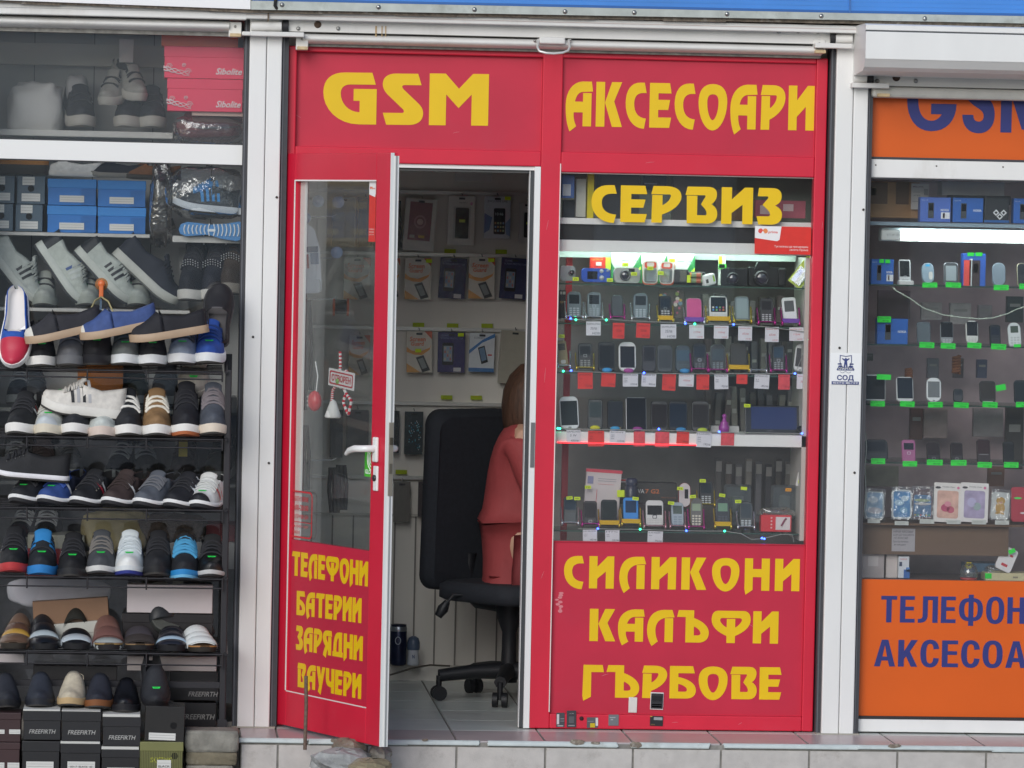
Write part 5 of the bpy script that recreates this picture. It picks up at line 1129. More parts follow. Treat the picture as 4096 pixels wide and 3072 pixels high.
# cameras and packs on the lit shelf
def prop(label, name, cat, px, py, Y, rot=(0, 0, 0), group=None): return empty(name, S(px, py, Y), label, cat, group, tuple(R(a) for a in rot))
k = U(.12)
def camera(label, px, py, w_, h_, body, lens, lr, lx, lz, ln_len=.02, hump=None, grip=None, screen=None, rot=(0, 0, 0), Y=.11, round_=.25, deep=.03, extra=()):
    o = prop(label, 'camera', 'camera', px, py, Y, rot, 'cameras on the lit shelf'); W, H = w_ * k, h_ * k; bm_ = M(body, .35, .15, coat=.2)
    b = MB(); f_ = rr(-W / 2, W / 2, 0, H, H * round_); b.loft([[Vector((x * .97, 0, z * .98 + .001)) for x, z in f_], [Vector((x, .004, z)) for x, z in f_], [Vector((x, deep, z)) for x, z in f_]], bm_, cap=False); b.poly([[(x * .97, z * .98 + .001) for x, z in f_]], bm_, Vector((0, 0, 0))); b.poly([f_], bm_, Vector((0, deep, 0))); b.build('body', o)
    if lens: b = MB(); c_ = Vector((lx * W, 0, lz * H)); b.lathe([(lr * k, .0), (lr * k, -ln_len * .6), (lr * k * .9, -ln_len), (lr * k * .72, -ln_len), (lr * k * .68, -ln_len + .006), (0, -ln_len + .005)], M(lens, .25, .3), c_, 20, Y3); b.lathe([(lr * k * .62, -ln_len + .004), (lr * k * .3, -ln_len + .0015), (0, -ln_len + .001)], M('262030', .05, coat=1), c_, 18, Y3); b.build('lens', o)
    if hump: b = MB(); u, uw, hh = hump; b.poly([[((u - uw / 2) * W, H - .002), ((u - uw * .32) * W, H + hh * k), ((u + uw * .32) * W, H + hh * k), ((u + uw / 2) * W, H - .002)]], bm_, Vector((0, -.006, 0)), depth=deep); b.build('viewfinder', o)
    if grip: b = MB(); b.box(grip[0] * W, grip[1] * W, -.016, .01, .002, H * .95, M('15161a', .7), .006); b.build('grip', o)
    if screen: b = MB(); b.box((screen[0] - .5) * W, (screen[1] - .5) * W, -.0012, .001, screen[2] * H, screen[3] * H, M('22242a', .1, coat=.5)); b.build('screen', o)
    for (sx_, sz_, r_, c_) in extra: b = MB(); b.lathe([(0, -.003), (r_ * k, -.003), (r_ * k, .001)], M(c_, .35, .3), Vector(((sx_ - .5) * W, 0, sz_ * H)), 14, Y3); b.build('button', o)
    return o
camera('silver compact camera at the left end of the lit shelf', X2(222), Y2(320), 62, 60, '9a9fa3', '7e8488', 14, .25, .55, .012)
camera('blue compact camera with dark screen on its back', X2(430), Y2(330), 116, 56, '2f56b8', None, 0, 0, 0, screen=(.2, .55, .22, .78), round_=.3, extra=((.69, .8, 8, 'c9ccd0'), (.7, .32, 10, 'b9bcc4'), (.9, .84, 5, 'a8b4c8')))
camera('silver film camera with oval lens cover', X2(660), Y2(336), 106, 62, 'a9aba8', '5c5e60', 22, -.08, .5, .01, screen=(.55, .78, .72, .94))
camera('black bridge camera with round lens', X2(1452), Y2(357), 106, 70, '191b20', '2c2e33', 25, -.1, .42, .04, extra=((.25, .96, 6, '3a3c40'),), round_=.12, Y=.12)
camera('black reflex camera with pentaprism and large lens', X2(1690), Y2(359), 150, 76, '17191d', '35343a', 31, -.18, .42, .055, hump=(-.12, .4, 22), grip=(.3, .5), round_=.1, Y=.13, extra=((.2, .92, 6, '2c2e32'),))
GN = M('ccd4ce', .5)
for i, (x0, x1, y0, y1, lab) in enumerate(((542, 762, 112, 332, 'white and green memory card pack behind the silver film camera'), (764, 955, 116, 336, 'white and green memory card pack behind the orange chargers'), (958, 1160, 118, 345, 'white and green memory card pack behind the black battery charger'))):
    a, c, z0, z1 = rect(X2(x0), Y2(y0), X2(x1), Y2(y1), .2); W, H = c - a, z1 - z0; o = empty('card_pack', ((a + c) / 2, .2, z0), lab, 'pack', 'memory card packs')
    b = MB(); b.box(-W / 2, W / 2, 0, .004, 0, H, M('2f8a4c', .45), .0008)
    b.poly([[(-W * .5, H)] + [(W * (-.5 + t / 10), H * (.98 - .70 * math.sin(math.pi * min(1, .12 + t / 11)) ** .8)) for t in range(11)] + [(W * .5, H)]], GN, Vector((0, -.0006, 0)), depth=.0004)
    b.poly([[(W * .2, H * .28), (W * .5, H * .55), (W * .5, H * .44), (W * .28, H * .24)]], M('b8d83c', .5), Vector((0, -.0007, 0)), depth=.0003)
    b.poly([oval(-.02 * W, H * .9, W * .15, H * .035, 16)], M('b9c4bd', .5), Vector((0, -.001, 0)), depth=.0003)
    b.build('card', o)
    b = MB(); gm = M('5a6a62', .6); b.text('Apacer', gm, Vector((-W * .16, -.0012, H * .72)), H * .06, W * .28); b.text('16', M('3f8f66', .6), Vector((W * .24, -.0012, H * .71)), H * .075, W * .12)
    b.poly([oval(W * .3, H * .745, W * .12, H * .105, 22), oval(W * .3, H * .745, W * .108, H * .094, 22)[::-1]], M('8fbfa4', .6), Vector((0, -.001, 0)), depth=.0003); b.build('lettering', o)
a, c, z0, z1 = rect(X2(385), Y2(150), X2(540), Y2(232), .19)
carton('red and yellow cartridge box behind the blue camera', X2(385), Y2(146), X2(540), Y2(235), .19, 'cf3428', .03, name='cartridge_box', cat='box', texts=(('CO COLOR', .36, .76, .12, .55, 'e8c84a', .01),), lines=((.76, 0, .24, 1, 'b6cc3c'), (.3, .3, .26, .3, 'd8d4d0')))
for (x0, x1, y0, y1, lab, rz_) in ((776, 890, 170, 346, 'white and orange charger blister facing forward', 0), (890, 998, 176, 348, 'white and orange charger blister turned sideways', -24)):
    o = prop(lab, 'blister_pack', 'blister pack', X2((x0 + x1) / 2), Y2(y1), .105, (-6, 0, rz_), 'orange charger packs'); W, H = (x1 - x0) / 1.843 * k, (y1 - y0) / 1.843 * k
    b = MB(); b.poly([rr(-W / 2, W / 2, 0, H, .016)], M('e2602a', .4), Vector((0, .012, 0)), depth=.012); b.poly([rr(-W / 2, W / 2, .004, H, .016)], M('e8e6e2', .4), Vector((0, .006, 0)), depth=.006); b.build('backing', o)
    b = MB(); b.poly([rr(-W * .4, W * .4, H * .08, H * .72, .01)], M('cfd2d0', .25), Vector((0, .004, 0)), depth=.002); b.poly([rr(-W * .38, W * .38, H * .7, H * .94, .006), rr(-W * .24, W * .24, H * .76, H * .93, .004)[::-1]], M('dd4a28', .4), Vector((0, .003, 0)), depth=.002); b.build('insert', o)
    b = MB(); b.loft([[Vector((x, .004, z)) for x, z in rr(-W * .42, W * .42, H * .08, H * .7, .01)], [Vector((x * .8, -.018, z * .9 + .004)) for x, z in rr(-W * .42, W * .42, H * .08, H * .7, .01)]], CLEAR('f0f4f4', .1, .05, .05)); b.build('bubble', o)
o = prop('black battery charger holding two green and orange batteries', 'battery_charger', 'charger', X2(1110), Y2(346), .1, (0, 0, -10)); b = MB(); b.box(-.065, .0, 0, .05, 0, .055, M('1c1d21', .4), .008); b.box(-.005, .06, .004, .05, 0, .046, M('202126', .4), .005); b.build('housing', o)
for z_ in (.014, .034):
    b = MB(); b.tube([(.006, .002, z_), (.05, .002, z_)], .009, M('7f9a72', .4), 10); b.tube([(.006, .0018, z_), (.012, .0018, z_)], .0094, M('d08a2c', .4), 10); b.tube([(.03, .0017, z_), (.046, .0017, z_)], .0093, M('b85a3c', .4), 10); b.build('battery', o)
b = MB(); b.box(-.03, -.006, -.002, .001, .01, .05, M('55564c', .5)); b.build('label_plate', o)
o = prop('small white plug charger lying beside the battery charger', 'plug_charger', 'charger', X2(1282), Y2(354), .09, (0, -14, 20)); b = MB(); b.box(-.026, .026, 0, .03, 0, .042, M('e6e8e6', .35), .008); b.box(-.018, -.008, -.001, .002, .012, .026, M('3a3c3c', .5)); b.build('housing', o); b = MB(); b.box(.012, .018, -.0012, .002, .012, .034, M('9acc3a', .5)); b.build('side_stripe', o)
carton('narrow white and green accessory box beside the bridge camera', X2(1334), Y2(140), X2(1392), Y2(352), .18, 'dfe6e0', .03, name='accessory_box', cat='box', lines=((0, .55, 1, .2, '54c04a'), (.1, .6, .7, .12, 'c9d2d4')))
o = prop('tilted yellow and blue blister pack at the right end of the lit shelf', 'blister_pack', 'blister pack', X2(1890), Y2(350), .1, (-8, 36, -20)); b = MB(); b.box(-.028, .028, 0, .003, 0, .125, M('b8cc2a', .4), .001); b.build('card', o); b = MB(); b.box(-.02, .02, -.02, 0, .008, .07, CLEAR('cfe0f0', .12, .05, .15, '9fc0e0')); b.tube([(-.008, -.01, .012), (-.008, -.01, .062)], .008, M('3a78d0', .25), 10); b.build('bubble', o)
for i, (cx, cy, t, lab) in enumerate(((282, 306, '8', 'yellow sticker by the silver compact camera'), (533, 313, '60лв', 'yellow sticker on the blue camera'), (648, 200, '20лв', 'yellow sticker on the left memory card pack'), (712, 268, '25лв', 'yellow sticker on the film camera'), (832, 226, '40', 'yellow sticker on the forward orange charger'), (908, 262, '45л', 'yellow sticker on the sideways orange charger'), (992, 170, '20л', 'yellow sticker between the memory card packs'), (1115, 305, None, 'upright yellow sticker on the battery charger'), (1350, 166, None, 'upright yellow sticker on the narrow accessory box'))):
    up_ = t is None; ytag(lab, X2(cx), Y2(cy), .075 if i not in (2, 6, 8) else .17, 14 if up_ else 24, 30 if up_ else 14, t=t)
# ---------------------------------------------------------------- rows of phones in the red shop window
KP = lambda c='6f7276', v=.05, vh=.33, nx=3, nz=4, u=.12, uw=.76: (u, v, uw, vh, nx, nz, c)
SCR = lambda c='3a434a', u=.14, v=.52, uw=.72, vh=.36: (u, v, uw, vh, c)
def row(items, Yf, base, grp, conv, slope=0.0):
    for (lab, cx, yb, w_, h_, kw) in items:
        kw = dict(kw); st = kw.pop('st', None); lip = kw.pop('lip', None); so_ = kw.pop('so', None)
        px, py = conv(cx, yb); dz = 10 if st else 0
        phone(lab, px, py - dz, w_ / 1.8433, h_ / 1.8433 - dz, Yf + .012, group=grp, **kw)
        if st: stand(('%s easel stand under the ' % {'silver': 'silver', 'gold': 'gold', 'magenta': 'magenta', 'purple': 'purple', 'rose': 'pinkish'}[st]) + lab, px, py, w_ / 1.8433 * 1.22, h_ / 1.8433 * .62, Yf, st, lip)
c2 = lambda cx, cy: (X2(cx), Y2(cy)); c5 = lambda cx, cy: (X2(cx), Y5(cy))
dk = '262e33'
row([
 ('silver-grey keypad phone in film beside the window edge', 272, 603, 105, 205, dict(body='66757a', scr=SCR(dk), keys=KP('a3b0b6'), st='silver', r=.2)),
 ('silver-grey keypad phone with peeling film', 417, 606, 102, 205, dict(body='64747a', scr=SCR(dk), keys=KP('8a979c'), joy=(.44, '8a979c'), st='silver', r=.2)),
 ('dark phone showing its plain back', 590, 607, 84, 185, dict(body='3c4446', st='magenta', r=.2)),
 ('silver-grey keypad phone over a red card', 760, 614, 108, 205, dict(body='5f6f76', scr=SCR(dk), keys=KP('a9b5ba'), st='silver', r=.2)),
 ('black keypad phone with yellow lip', 945, 628, 90, 200, dict(body='16181b', scr=SCR('1e2a36'), keys=KP('b9bcbe', .04, .38), joy=(.48, '8a8c8e'), st='gold', lip='yellow')),
 ('bright pink phone showing its back', 1157, 640, 118, 195, dict(body='d0508c', rim='b9c0c4', st='silver', lip='purple', r=.14)),
 ('white full-keyboard phone with colourful icons', 1335, 634, 140, 205, dict(body='d8dada', scr=(.1, .36, .8, .58, '1e2830'), icons=2, keys=(.06, .04, .88, .27, 10, 4, 'c2c4c2'), st='gold', lip='yellow', rim='c9ccc4')),
 ('phone wrapped in crumpled clear film', 1512, 634, 105, 200, dict(body='7d8c90', scr=SCR('93a4a8', .1, .12, .8, .8), st='gold', flat=.1)),
 ('black keypad phone with bright key marks', 1690, 645, 100, 200, dict(body='222327', scr=SCR('2c2c30'), keys=KP('a9abad', .06, .3), st='magenta')),
 ('white slim phone with grey screen', 1868, 650, 105, 210, dict(body='dcdfe0', scr=SCR('5d6062', .16, .45, .68, .42), st='magenta', lip='purple', tilt=-5)),
], D0 + .015, 0, 'keypad phones on the second glass shelf', c2)
row([
 ('gold candy-bar phone at the left window edge', 195, 965, 75, 205, dict(body='9a8a5c', scr=SCR('5a5446', .16, .62, .68, .26), keys=(.16, .05, .68, .24, 1, 1, 'd4d2c8'), tilt=-6, st='silver')),
 ('black keypad phone with square joystick', 352, 980, 105, 200, dict(body='1f2022', scr=SCR('26282a'), keys=KP('8d8f8c', .04, .3), joy=(.5, '8f918e'), st='gold')),
 ('large black smartphone on blue putty', 510, 985, 125, 215, dict(body='141518', scr=SCR('1a1c20', .07, .12, .86, .76))),
 ('white rounded smartphone on purple putty', 665, 985, 128, 215, dict(body='e2e3e4', scr=SCR('24262e', .08, .12, .84, .73), r=.22)),
 ('grey slider phone standing in shadow', 822, 985, 100, 190, dict(body='3c3a3e', scr=SCR('2a2a30', .1, .4, .8, .52), flat=.2)),
 ('smoky transparent dummy phone', 940, 990, 112, 195, dict(body='4c5052', scr=SCR('44484c', .1, .15, .8, .7), flat=.2)),
 ('dark grey full-keyboard phone on blue putty', 1075, 990, 112, 195, dict(body='3c4850', scr=SCR('4a6070', .1, .42, .8, .4), keys=(.08, .05, .84, .26, 9, 4, '56626a'), r=.2)),
 ('black keypad phone with round silver joystick', 1196, 992, 100, 215, dict(body='23252a', scr=SCR('2c3440', .12, .46, .76, .42), keys=KP('6a6e74', .04, .22), joy=(.36, 'b5b9be'), st='magenta', r=.2)),
 ('black shiny keypad phone with wide grey screen', 1330, 996, 112, 210, dict(body='1f2428', scr=SCR('46525a', .12, .38, .76, .44), keys=KP('7d8a90', .05, .26), rim='9aa4a8', st='magenta', r=.22)),
 ('dark bronze smartphone on yellow lip', 1485, 992, 125, 215, dict(body='3a3830', scr=SCR('4a4a48', .08, .14, .84, .72), st='gold', lip='yellow')),
 ('black keypad phone with dark blue screen', 1778, 1000, 95, 210, dict(body='1d1f22', scr=SCR('34485a', .14, .5, .72, .4), keys=KP('8d9296', .04, .3), joy=(.4, '9ca0a4'), st='magenta')),
 ('white smartphone tilted at the right end', 1935, 985, 100, 200, dict(body='d9d9d8', scr=SCR('4c4a4c', .09, .16, .82, .68), tilt=7, r=.2, home=True)),
], D0 + .015, 0, 'phones on the third glass shelf', c2)
stand('empty silver display stand between bronze and black phones', *c2(1628, 1000), 66, 72, D0 + .015, 'silver')
row([
 ('big white smartphone at the left end of the white board', 240, 1412, 140, 240, dict(body='dfe3e4', scr=SCR('30383a', .06, .12, .88, .74), tilt=-3, r=.18, home=True)),
 ('dark folded phone behind yellow putty', 425, 1412, 110, 220, dict(body='22282a', scr=SCR('3a4648', .1, .4, .8, .5))),
 ('black smartphone with yellow bottom edge', 575, 1415, 118, 215, dict(body='1b1d1f', scr=SCR('30343a', .05, .12, .9, .82), keys=(.04, .0, .92, .09, 1, 1, 'd8b81c'))),
 ('black smartphone with thin white outline', 730, 1420, 150, 240, dict(body='e0e2e6', scr=(.02, .012, .96, .976, '1a1c22'), r=.06)),
 ('black smartphone beside the outlined one', 897, 1420, 125, 215, dict(body='17171a', scr=SCR('241f20', .06, .1, .88, .78))),
 ('black smartphone with bluish screen', 1038, 1420, 140, 215, dict(body='15161a', scr=SCR('1f2a38', .06, .1, .88, .8))),
 ('black smartphone on yellow-green putty', 1200, 1425, 130, 220, dict(body='17181a', scr=SCR('221f20', .07, .12, .86, .76))),
], D0 + .01, 0, 'large smartphones on the white board', c2)
row([
 ('dark blue-screened full-keyboard phone at the left', 240, 925, 98, 210, dict(body='23292c', scr=SCR('24394a', .08, .5, .84, .42), keys=(.08, .05, .84, .36, 6, 5, '4a5458'), st='silver')),
 ('brown-black phone with metal joystick', 390, 935, 100, 190, dict(body='2a2426', scr=SCR('2c2a2c', .08, .3, .84, .6), joy=(.13, 'a9a4a0'), st='magenta')),
 ('black touch phone over the two price cards', 530, 940, 120, 205, dict(body='1c2022', scr=SCR('232a2a', .07, .2, .86, .72), st='gold', lip='yellow')),
 ('bright blue phone with dark window', 690, 930, 112, 210, dict(body='2786d8', scr=SCR('203a5c', .14, .42, .72, .46), st='gold', lip='yellow')),
 ('white full-keyboard phone with black screen', 865, 950, 130, 210, dict(body='d4d2d0', scr=SCR('1c1c1c', .08, .44, .84, .36), keys=(.06, .04, .88, .28, 10, 4, 'bdbbb8'), joy=(.37, '303240'), st='rose')),
 ('pale blue-silver keypad phone', 1035, 950, 92, 195, dict(body='a3afba', scr=SCR('5a6660', .14, .52, .72, .34), keys=KP('8996a2', .04, .4, 2, 4), st='rose', r=.2)),
 ('old grey phone with gold face and green screen', 1172, 955, 92, 235, dict(body='5c5a58', scr=SCR('94a48c', .16, .55, .68, .24), keys=KP('cfc9b8', .06, .36), rim='b09a5c', st='magenta', r=.3)),
 ('old navy phone with silver face and green screen', 1368, 950, 98, 230, dict(body='2a2e38', scr=SCR('7a9c84', .14, .52, .72, .28), keys=KP('4a4e58', .04, .34), rim='8d949c', st='gold', lip='yellow', r=.3)),
 ('black phone with silver lower half', 1538, 955, 100, 205, dict(body='34383c', scr=SCR('3a444c', .12, .36, .76, .56), keys=(.1, .03, .8, .26, 3, 3, 'b4bcc0'), st='silver', r=.22)),
], D0 + .015, 0, 'old phones on the lowest glass shelf', c5)
row([
 ('silver and red flip phone behind the gold-faced one', 1085, 790, 90, 180, dict(body='c9bfc0', scr=(.5, .35, .3, .38, '26262a'), rim='c8404a', r=.35)),
 ('black keypad phone standing behind at the centre', 1245, 790, 100, 190, dict(body='1a1b1e', scr=SCR('1f2a30', .12, .5, .76, .42), keys=KP('b5b9bc', .05, .34), st='gold')),
], .2, 0, 'phones in the rear line of the lowest glass shelf', c5)
# putty lumps, small things
PU = 'putty lumps holding the smartphones'
for (cx, cy, col, lab) in ((513, 978, '3a9ad8', 'sky blue putty lump under the large black smartphone'), (672, 981, 'b04a9c', 'purple putty lump under the white rounded smartphone'), (1086, 984, '3a8ec8', 'blue putty lump under the dark grey keyboard phone'), (425, 1403, 'd6d02c', 'yellow putty lump under the folded phone'), (573, 1409, '3a9ad0', 'blue putty lump under the yellow-edged smartphone'), (738, 1412, '9a3a8c', 'purple putty lump under the outlined smartphone'), (1058, 1417, '3a8ec8', 'blue putty lump under the bluish smartphone'), (1217, 1420, 'b8cc3a', 'yellow-green putty lump on the white board')):
    b = MB(); b.ball((0, 0, 0), .0105, M(col, .6), 12, (1.8, .8, .85)); b.build('putty_lump', loc=S(X2(cx), Y2(cy), D0), label=lab, cat='putty', group=PU)
o = prop('purple plastic bottle-shaped stopper beside the tablet', 'plastic_figure', 'ornament', X2(1375), Y2(1437), .1); b = MB(); pm = M('a03c98', .35, coat=.3); b.lathe([(.0, 0), (.018, 0), (.02, .02), (.014, .03), (.016, .034), (.008, .042), (.006, .055), (.009, .06), (.005, .066), (0, .068)], pm, n=18); b.build('body', o)
o = prop('dark tablet with deep blue screen lying against the right end', 'tablet', 'tablet', X2(1735), Y2(1444), .12, (-16, 0, 0)); b = MB(); k = U(.12); b.box(-205 / 1.8433 * k, 205 / 1.8433 * k, .003, .014, 0, 215 / 1.8433 * k, M('17181c', .3, coat=.3), .003); b.build('body', o); b = MB(); b.box(-160 / 1.8433 * k, 180 / 1.8433 * k, .0016, .0035, 32 / 1.8433 * k, 200 / 1.8433 * k, M('1c2f62', .25)); b.build('screen', o); b = MB(); b.text('NAVI-TV', M('7a7c80', .5), Vector((-.02, .0024, .008)), .005, .022); b.build('lettering', o)
carton('flat white box behind the purple stopper', X2(1275), Y2(1390), X2(1492), Y2(1436), .16, 'c9c7c4', .05, name='flat_box', cat='box')
o = prop('black computer mouse by the side panel', 'computer_mouse', 'mouse', X2(1945), Y2(1436), .09); b = MB(); b.ball((0, 0, .012), .016, M('16171a', .3), 14, (1.2, 1.6, .75)); b.build('body', o)
ytag('yellow sticker on the top edge of the tablet', X2(1546), Y2(1240), .1, 26, 13, t='160лв')
a = carton('white instruction box with red top edge, leaning behind old phones', X2(335), Y5(512), X2(603), Y5(905), .22, 'd2c8c8', .025, name='leaning_box', cat='box', tilt=3, lines=((0, .94, 1, .06, 'd84a5c'), (.33, .2, .012, .42, 'c84a54'), (.06, .72, .16, .14, '8a8cae'), (.35, .78, .5, .01, '9a9aa4'), (.35, .82, .5, .01, '9a9aa4'), (.35, .72, .45, .008, 'd08a90')))
carton('dark brown graphics box with orange and white lettering', X2(600), Y5(612), X2(1032), Y5(770), .25, '33302e', .1, name='product_box', cat='box', texts=(('NOVA', .31, .52, .2, .25, 'd8d6d2', .02), ('7 G2', .57, .52, .2, .24, 'c8703a', .02), ('MP4 PLAYER', .85, .3, .06, .25, '9a5a3a', 0)))
carton('low red and white box lying on the graphics box', X2(598), Y5(585), X2(716), Y5(618), .28, 'd8d4d2', .05, name='flat_box', cat='box', lines=((0, .6, 1, .4, 'd83a3a'),))
o = prop('navy spray can between the leaning box and the graphics box', 'spray_can', 'can', X2(690), Y5(760), .19); b = MB(); b.lathe([(0, 0), (.022, 0), (.023, .004), (.023, .058), (.018, .064)], M('23283e', .35), n=18); b.build('body', o); b = MB(); b.lathe([(.02, .064), (.022, .066), (.022, .086), (.016, .092), (0, .092)], M('2b3048', .4), n=18); b.build('cap', o)
for (x0, x1, y0, y1, lab) in ((1375, 1577, 622, 930, 'clear blister pack with grey gadget behind the silver-bottomed phone'), (1722, 1922, 627, 880, 'clear blister pack with orange price sticker above the red box')):
    a, c, z0, z1 = rect(X2(x0), Y5(y0), X2(x1), Y5(y1), .19); W, H = c - a, z1 - z0; o = empty('blister_pack', ((a + c) / 2, .19, z0), lab, 'blister pack', 'clear blister packs on the lowest shelf')
    b = MB(); b.poly([rr(-W / 2, W / 2, 0, H, .012)], M('a9a7a6', .5, var=.12, sc_=30), Vector((0, .008, 0)), depth=.002); b.build('card', o)
    b = MB(); b.loft([[Vector((x, .008, z)) for x, z in rr(-W / 2, W / 2, 0, H, .01)], [Vector((x * .9, -.02, z * .9 + H * .05)) for x, z in rr(-W / 2, W / 2, 0, H, .01)]], CLEAR('eef2f2', .1, .06, .08)); b.poly([rr(-W * .45, W * .45, H * .05, H * .95, .01)], CLEAR('eef2f2', .1, .06, .08), Vector((0, -.02, 0))); b.build('bubble', o)
    b = MB(); b.box(-W * .22, W * .22, -.006, .006, H * .3, H * .72, M('7a7e7c', .4, var=.2, sc_=60), .006); b.tube([(-W * .1, -.008, H * .3), (0, -.01, H * .2), (W * .2, -.008, H * .26)], .003, M('4e6a58', .5), 6); b.build('gadget', o)
o = carton('red headset box wrapped in clear plastic at the right end', X2(1645), Y5(850), X2(1877), Y5(972), .09, 'd8313c', .05, name='headset_box', cat='box', lines=((.48, .12, .46, .78, 'ded6d6'),) + tuple((.32, .2 + .2 * i, .05, .08, 'e8c0c0') for i in range(4)))
b = MB(); b.tube([(.018, -.001, .022), (.030, -.001, .044), (.036, -.001, .05)], .0035, M('8a3a58', .5), 6); b.build('picture', o)
bag('crumpled clear plastic wrap on top of the red headset box', X2(1640), Y5(800), X2(1890), Y5(862), .1, CLEAR('e8e8e4', .14, .15, .1, 'd0d0c8', .3), .16, .025, 31, name='plastic_wrap', cat='wrap')
o = prop('white tag hanging on a dark cord at the right window edge', 'hanging_tag', 'tag', X2(1965), Y5(540), .12, (0, 10, 0)); b = MB(); b.box(-.022, .022, 0, .002, -.05, 0, M('d0cccb', .5)); b.build('card', o); b = MB(); b.tube([(0, 0, 0), (-.012, .01, .06), (-.016, .02, .11)], .0022, M('26262a', .5), 6); b.build('cord', o)
# price cards
def cards(tab, conv, Y):
    for (x0, y0, x1, y1, kind, lines, lab) in tab:
        (a, b_), (c, d) = conv(x0, y0), conv(x1, y1)
        col, ink, sh = {'w': ('dedce2', '4c5064', False), 'r': ('e2322c', '7a1a1c', False), 'p': ('dedce2', 'c8505a', False), 's': ('e0545c', 'a82a38', True)}[kind]
        ptag(lab, a, b_, c, d, Y, col, ink, lines, sheen=sh, tilt=rng.uniform(-2, 2))
HO = lambda b3: (('SAMSUNG', .05, .76, .13, .88), (b3, .28, .42, .2, .45), ('НОВ', .42, .08, .15, .5))
P1 = lambda a, b_, c: ((a, .06, .82, .08, .8), (b_, .3, .42, .14, .45), (c, .55, .08, .09, .35))
cards([
 (358, 619, 465, 722, 'w', HO('35лв'), 'white card reading samsung 35 hob, under the film-covered phones'),
 (555, 630, 641, 745, 'r', HO('35лв'), 'red card under the phone showing its plain back'),
 (730, 632, 831, 740, 'r', HO('35лв'), 'red card under the fourth keypad phone'),
 (907, 640, 1022, 745, 'w', HO('35лв'), 'white card reading samsung 35 hob, under the yellow-lipped phone'),
 (1118, 645, 1227, 746, 'p', P1('SAMSUNG', '117лв', 'НОВ'), 'white card with red writing under the pink phone'),
 (1300, 650, 1408, 746, 'p', P1('NOKIA ASHA', '133лв', 'НОВ'), 'white card with red writing under the icon-screen phone'),
 (1480, 655, 1582, 760, 'p', P1('NOKIA 603', '65лв', 'НОВ'), 'white card with red writing under the film-wrapped phone'),
 (1678, 660, 1779, 770, 'p', P1('NOKIA 205', '65лв', 'НОВ'), 'white card with red writing under the phone with bright key marks'),
 (1855, 663, 1961, 762, 'p', P1('NOKIA 206', '115лв', 'НОВ'), 'white card with red writing under the white slim phone')], c2, D0 - .003)
W3 = lambda a, l, b_: ((a, .05, .82, .12, .85),) + tuple((t, .08, .6 - .14 * i, .08, .22) for i, t in enumerate(l)) + ((b_, .5, .12, .15, .44),)
cards([
 (295, 996, 405, 1116, 'r', W3('SAMSUNG', ('GSM',), '75лв'), 'red card under the phone with square joystick'),
 (472, 1000, 577, 1100, 'r', W3('ALCATEL', ('WIFI',), '170лв'), 'red card under the sky blue putty lump'),
 (628, 1003, 740, 1099, 'w', W3('SAMSUNG', ('WIFI', '5мр', 'МР3'), '230лв'), 'white card priced 230 under the white rounded smartphone'),
 (768, 1003, 875, 1099, 'w', W3('NOKIA C6', ('WIFI', 'МР3', '5мр'), '90лв'), 'white card reading nokia 90 under the grey slider phone'),
 (922, 1007, 1020, 1128, 'r', W3('GALAXY', ('WIFI', 'GSM', '5мр'), '95лв'), 'long red card under the smoky dummy phone'),
 (1043, 1007, 1153, 1099, 'p', P1('GALAXY S', '150лв', 'НОВ'), 'white card with red writing under the dark grey keyboard phone'),
 (1172, 1007, 1265, 1122, 'r', W3('NOKIA', ('МР3',), '50лв'), 'red card under the round-joystick phone'),
 (1303, 1008, 1405, 1118, 'w', W3('NOKIA 203', ('2мр', 'МР3'), '70лв'), 'white card priced 70 under the wide-screen keypad phone'),
 (1468, 1009, 1548, 1080, 'r', (('GSM', .2, .4, .2, .5),), 'small red card under the dark bronze smartphone'),
 (1600, 1010, 1710, 1115, 'w', W3('NOKIA E71', ('3.2', '32GB'), '85лв'), 'white card priced 85 under the empty stand'),
 (1775, 1010, 1860, 1122, 's', W3('NOKIA', (), '75лв'), 'shiny red card under the dark blue-screened keypad phone'),
 (1912, 1008, 2003, 1117, 'p', P1('SONY E15', '78лв', ''), 'white card with red writing at the right end of its row')], c2, D0 - .003)
cards([
 (213, 1418, 317, 1516, 'w', (('SAMSUNG', .05, .8, .13, .88), ('S IV', .25, .5, .17, .45), ('450лв', .3, .12, .15, .55)), 'white card priced 450 at the left of the white board'),
 (372, 1425, 490, 1540, 'r', W3('HTC 8X', ('WIFI', 'МР3'), '220лв'), 'red card under the yellow putty lump'),
 (533, 1425, 648, 1516, 'w', W3('SONY', ('WiFi', 'МР3', '5мр'), '150лв'), 'white card reading sony 150 on the white board'),
 (708, 1430, 790, 1540, 's', (), 'shiny pinkish card under the white-outlined smartphone'),
 (868, 1433, 971, 1546, 's', (), 'larger shiny pink card left of the middle of the board'),
 (1027, 1433, 1118, 1520, 'r', W3('ALCATEL', ('WIFI',), '99лв'), 'red card under the blue putty lump by the bluish smartphone'),
 (1172, 1435, 1283, 1546, 'w', W3('HUAWEI', ('WIFI', 'МР3', '3G'), '190лв'), 'white card priced 190 at the right end of the red light strip'),
 (1353, 1437, 1450, 1533, 's', (), 'shiny red card under the purple stopper')], c2, .056)
cards([
 (333, 956, 438, 1047, 'w', W3('LG GU230', ('1.3М', 'МР3'), '45лв'), 'white card priced 45 on the lowest shelf'),
 (498, 960, 603, 1050, 'w', W3('HTC', ('3.2МР', 'WIFI'), '55лв'), 'white card priced 55 on the lowest shelf'),
 (813, 968, 925, 1055, 'w', W3('BLACKBERRY', ('BOLD',), '90лв'), 'white card priced 90 under the white full-keyboard phone')], c5, D0 - .003)
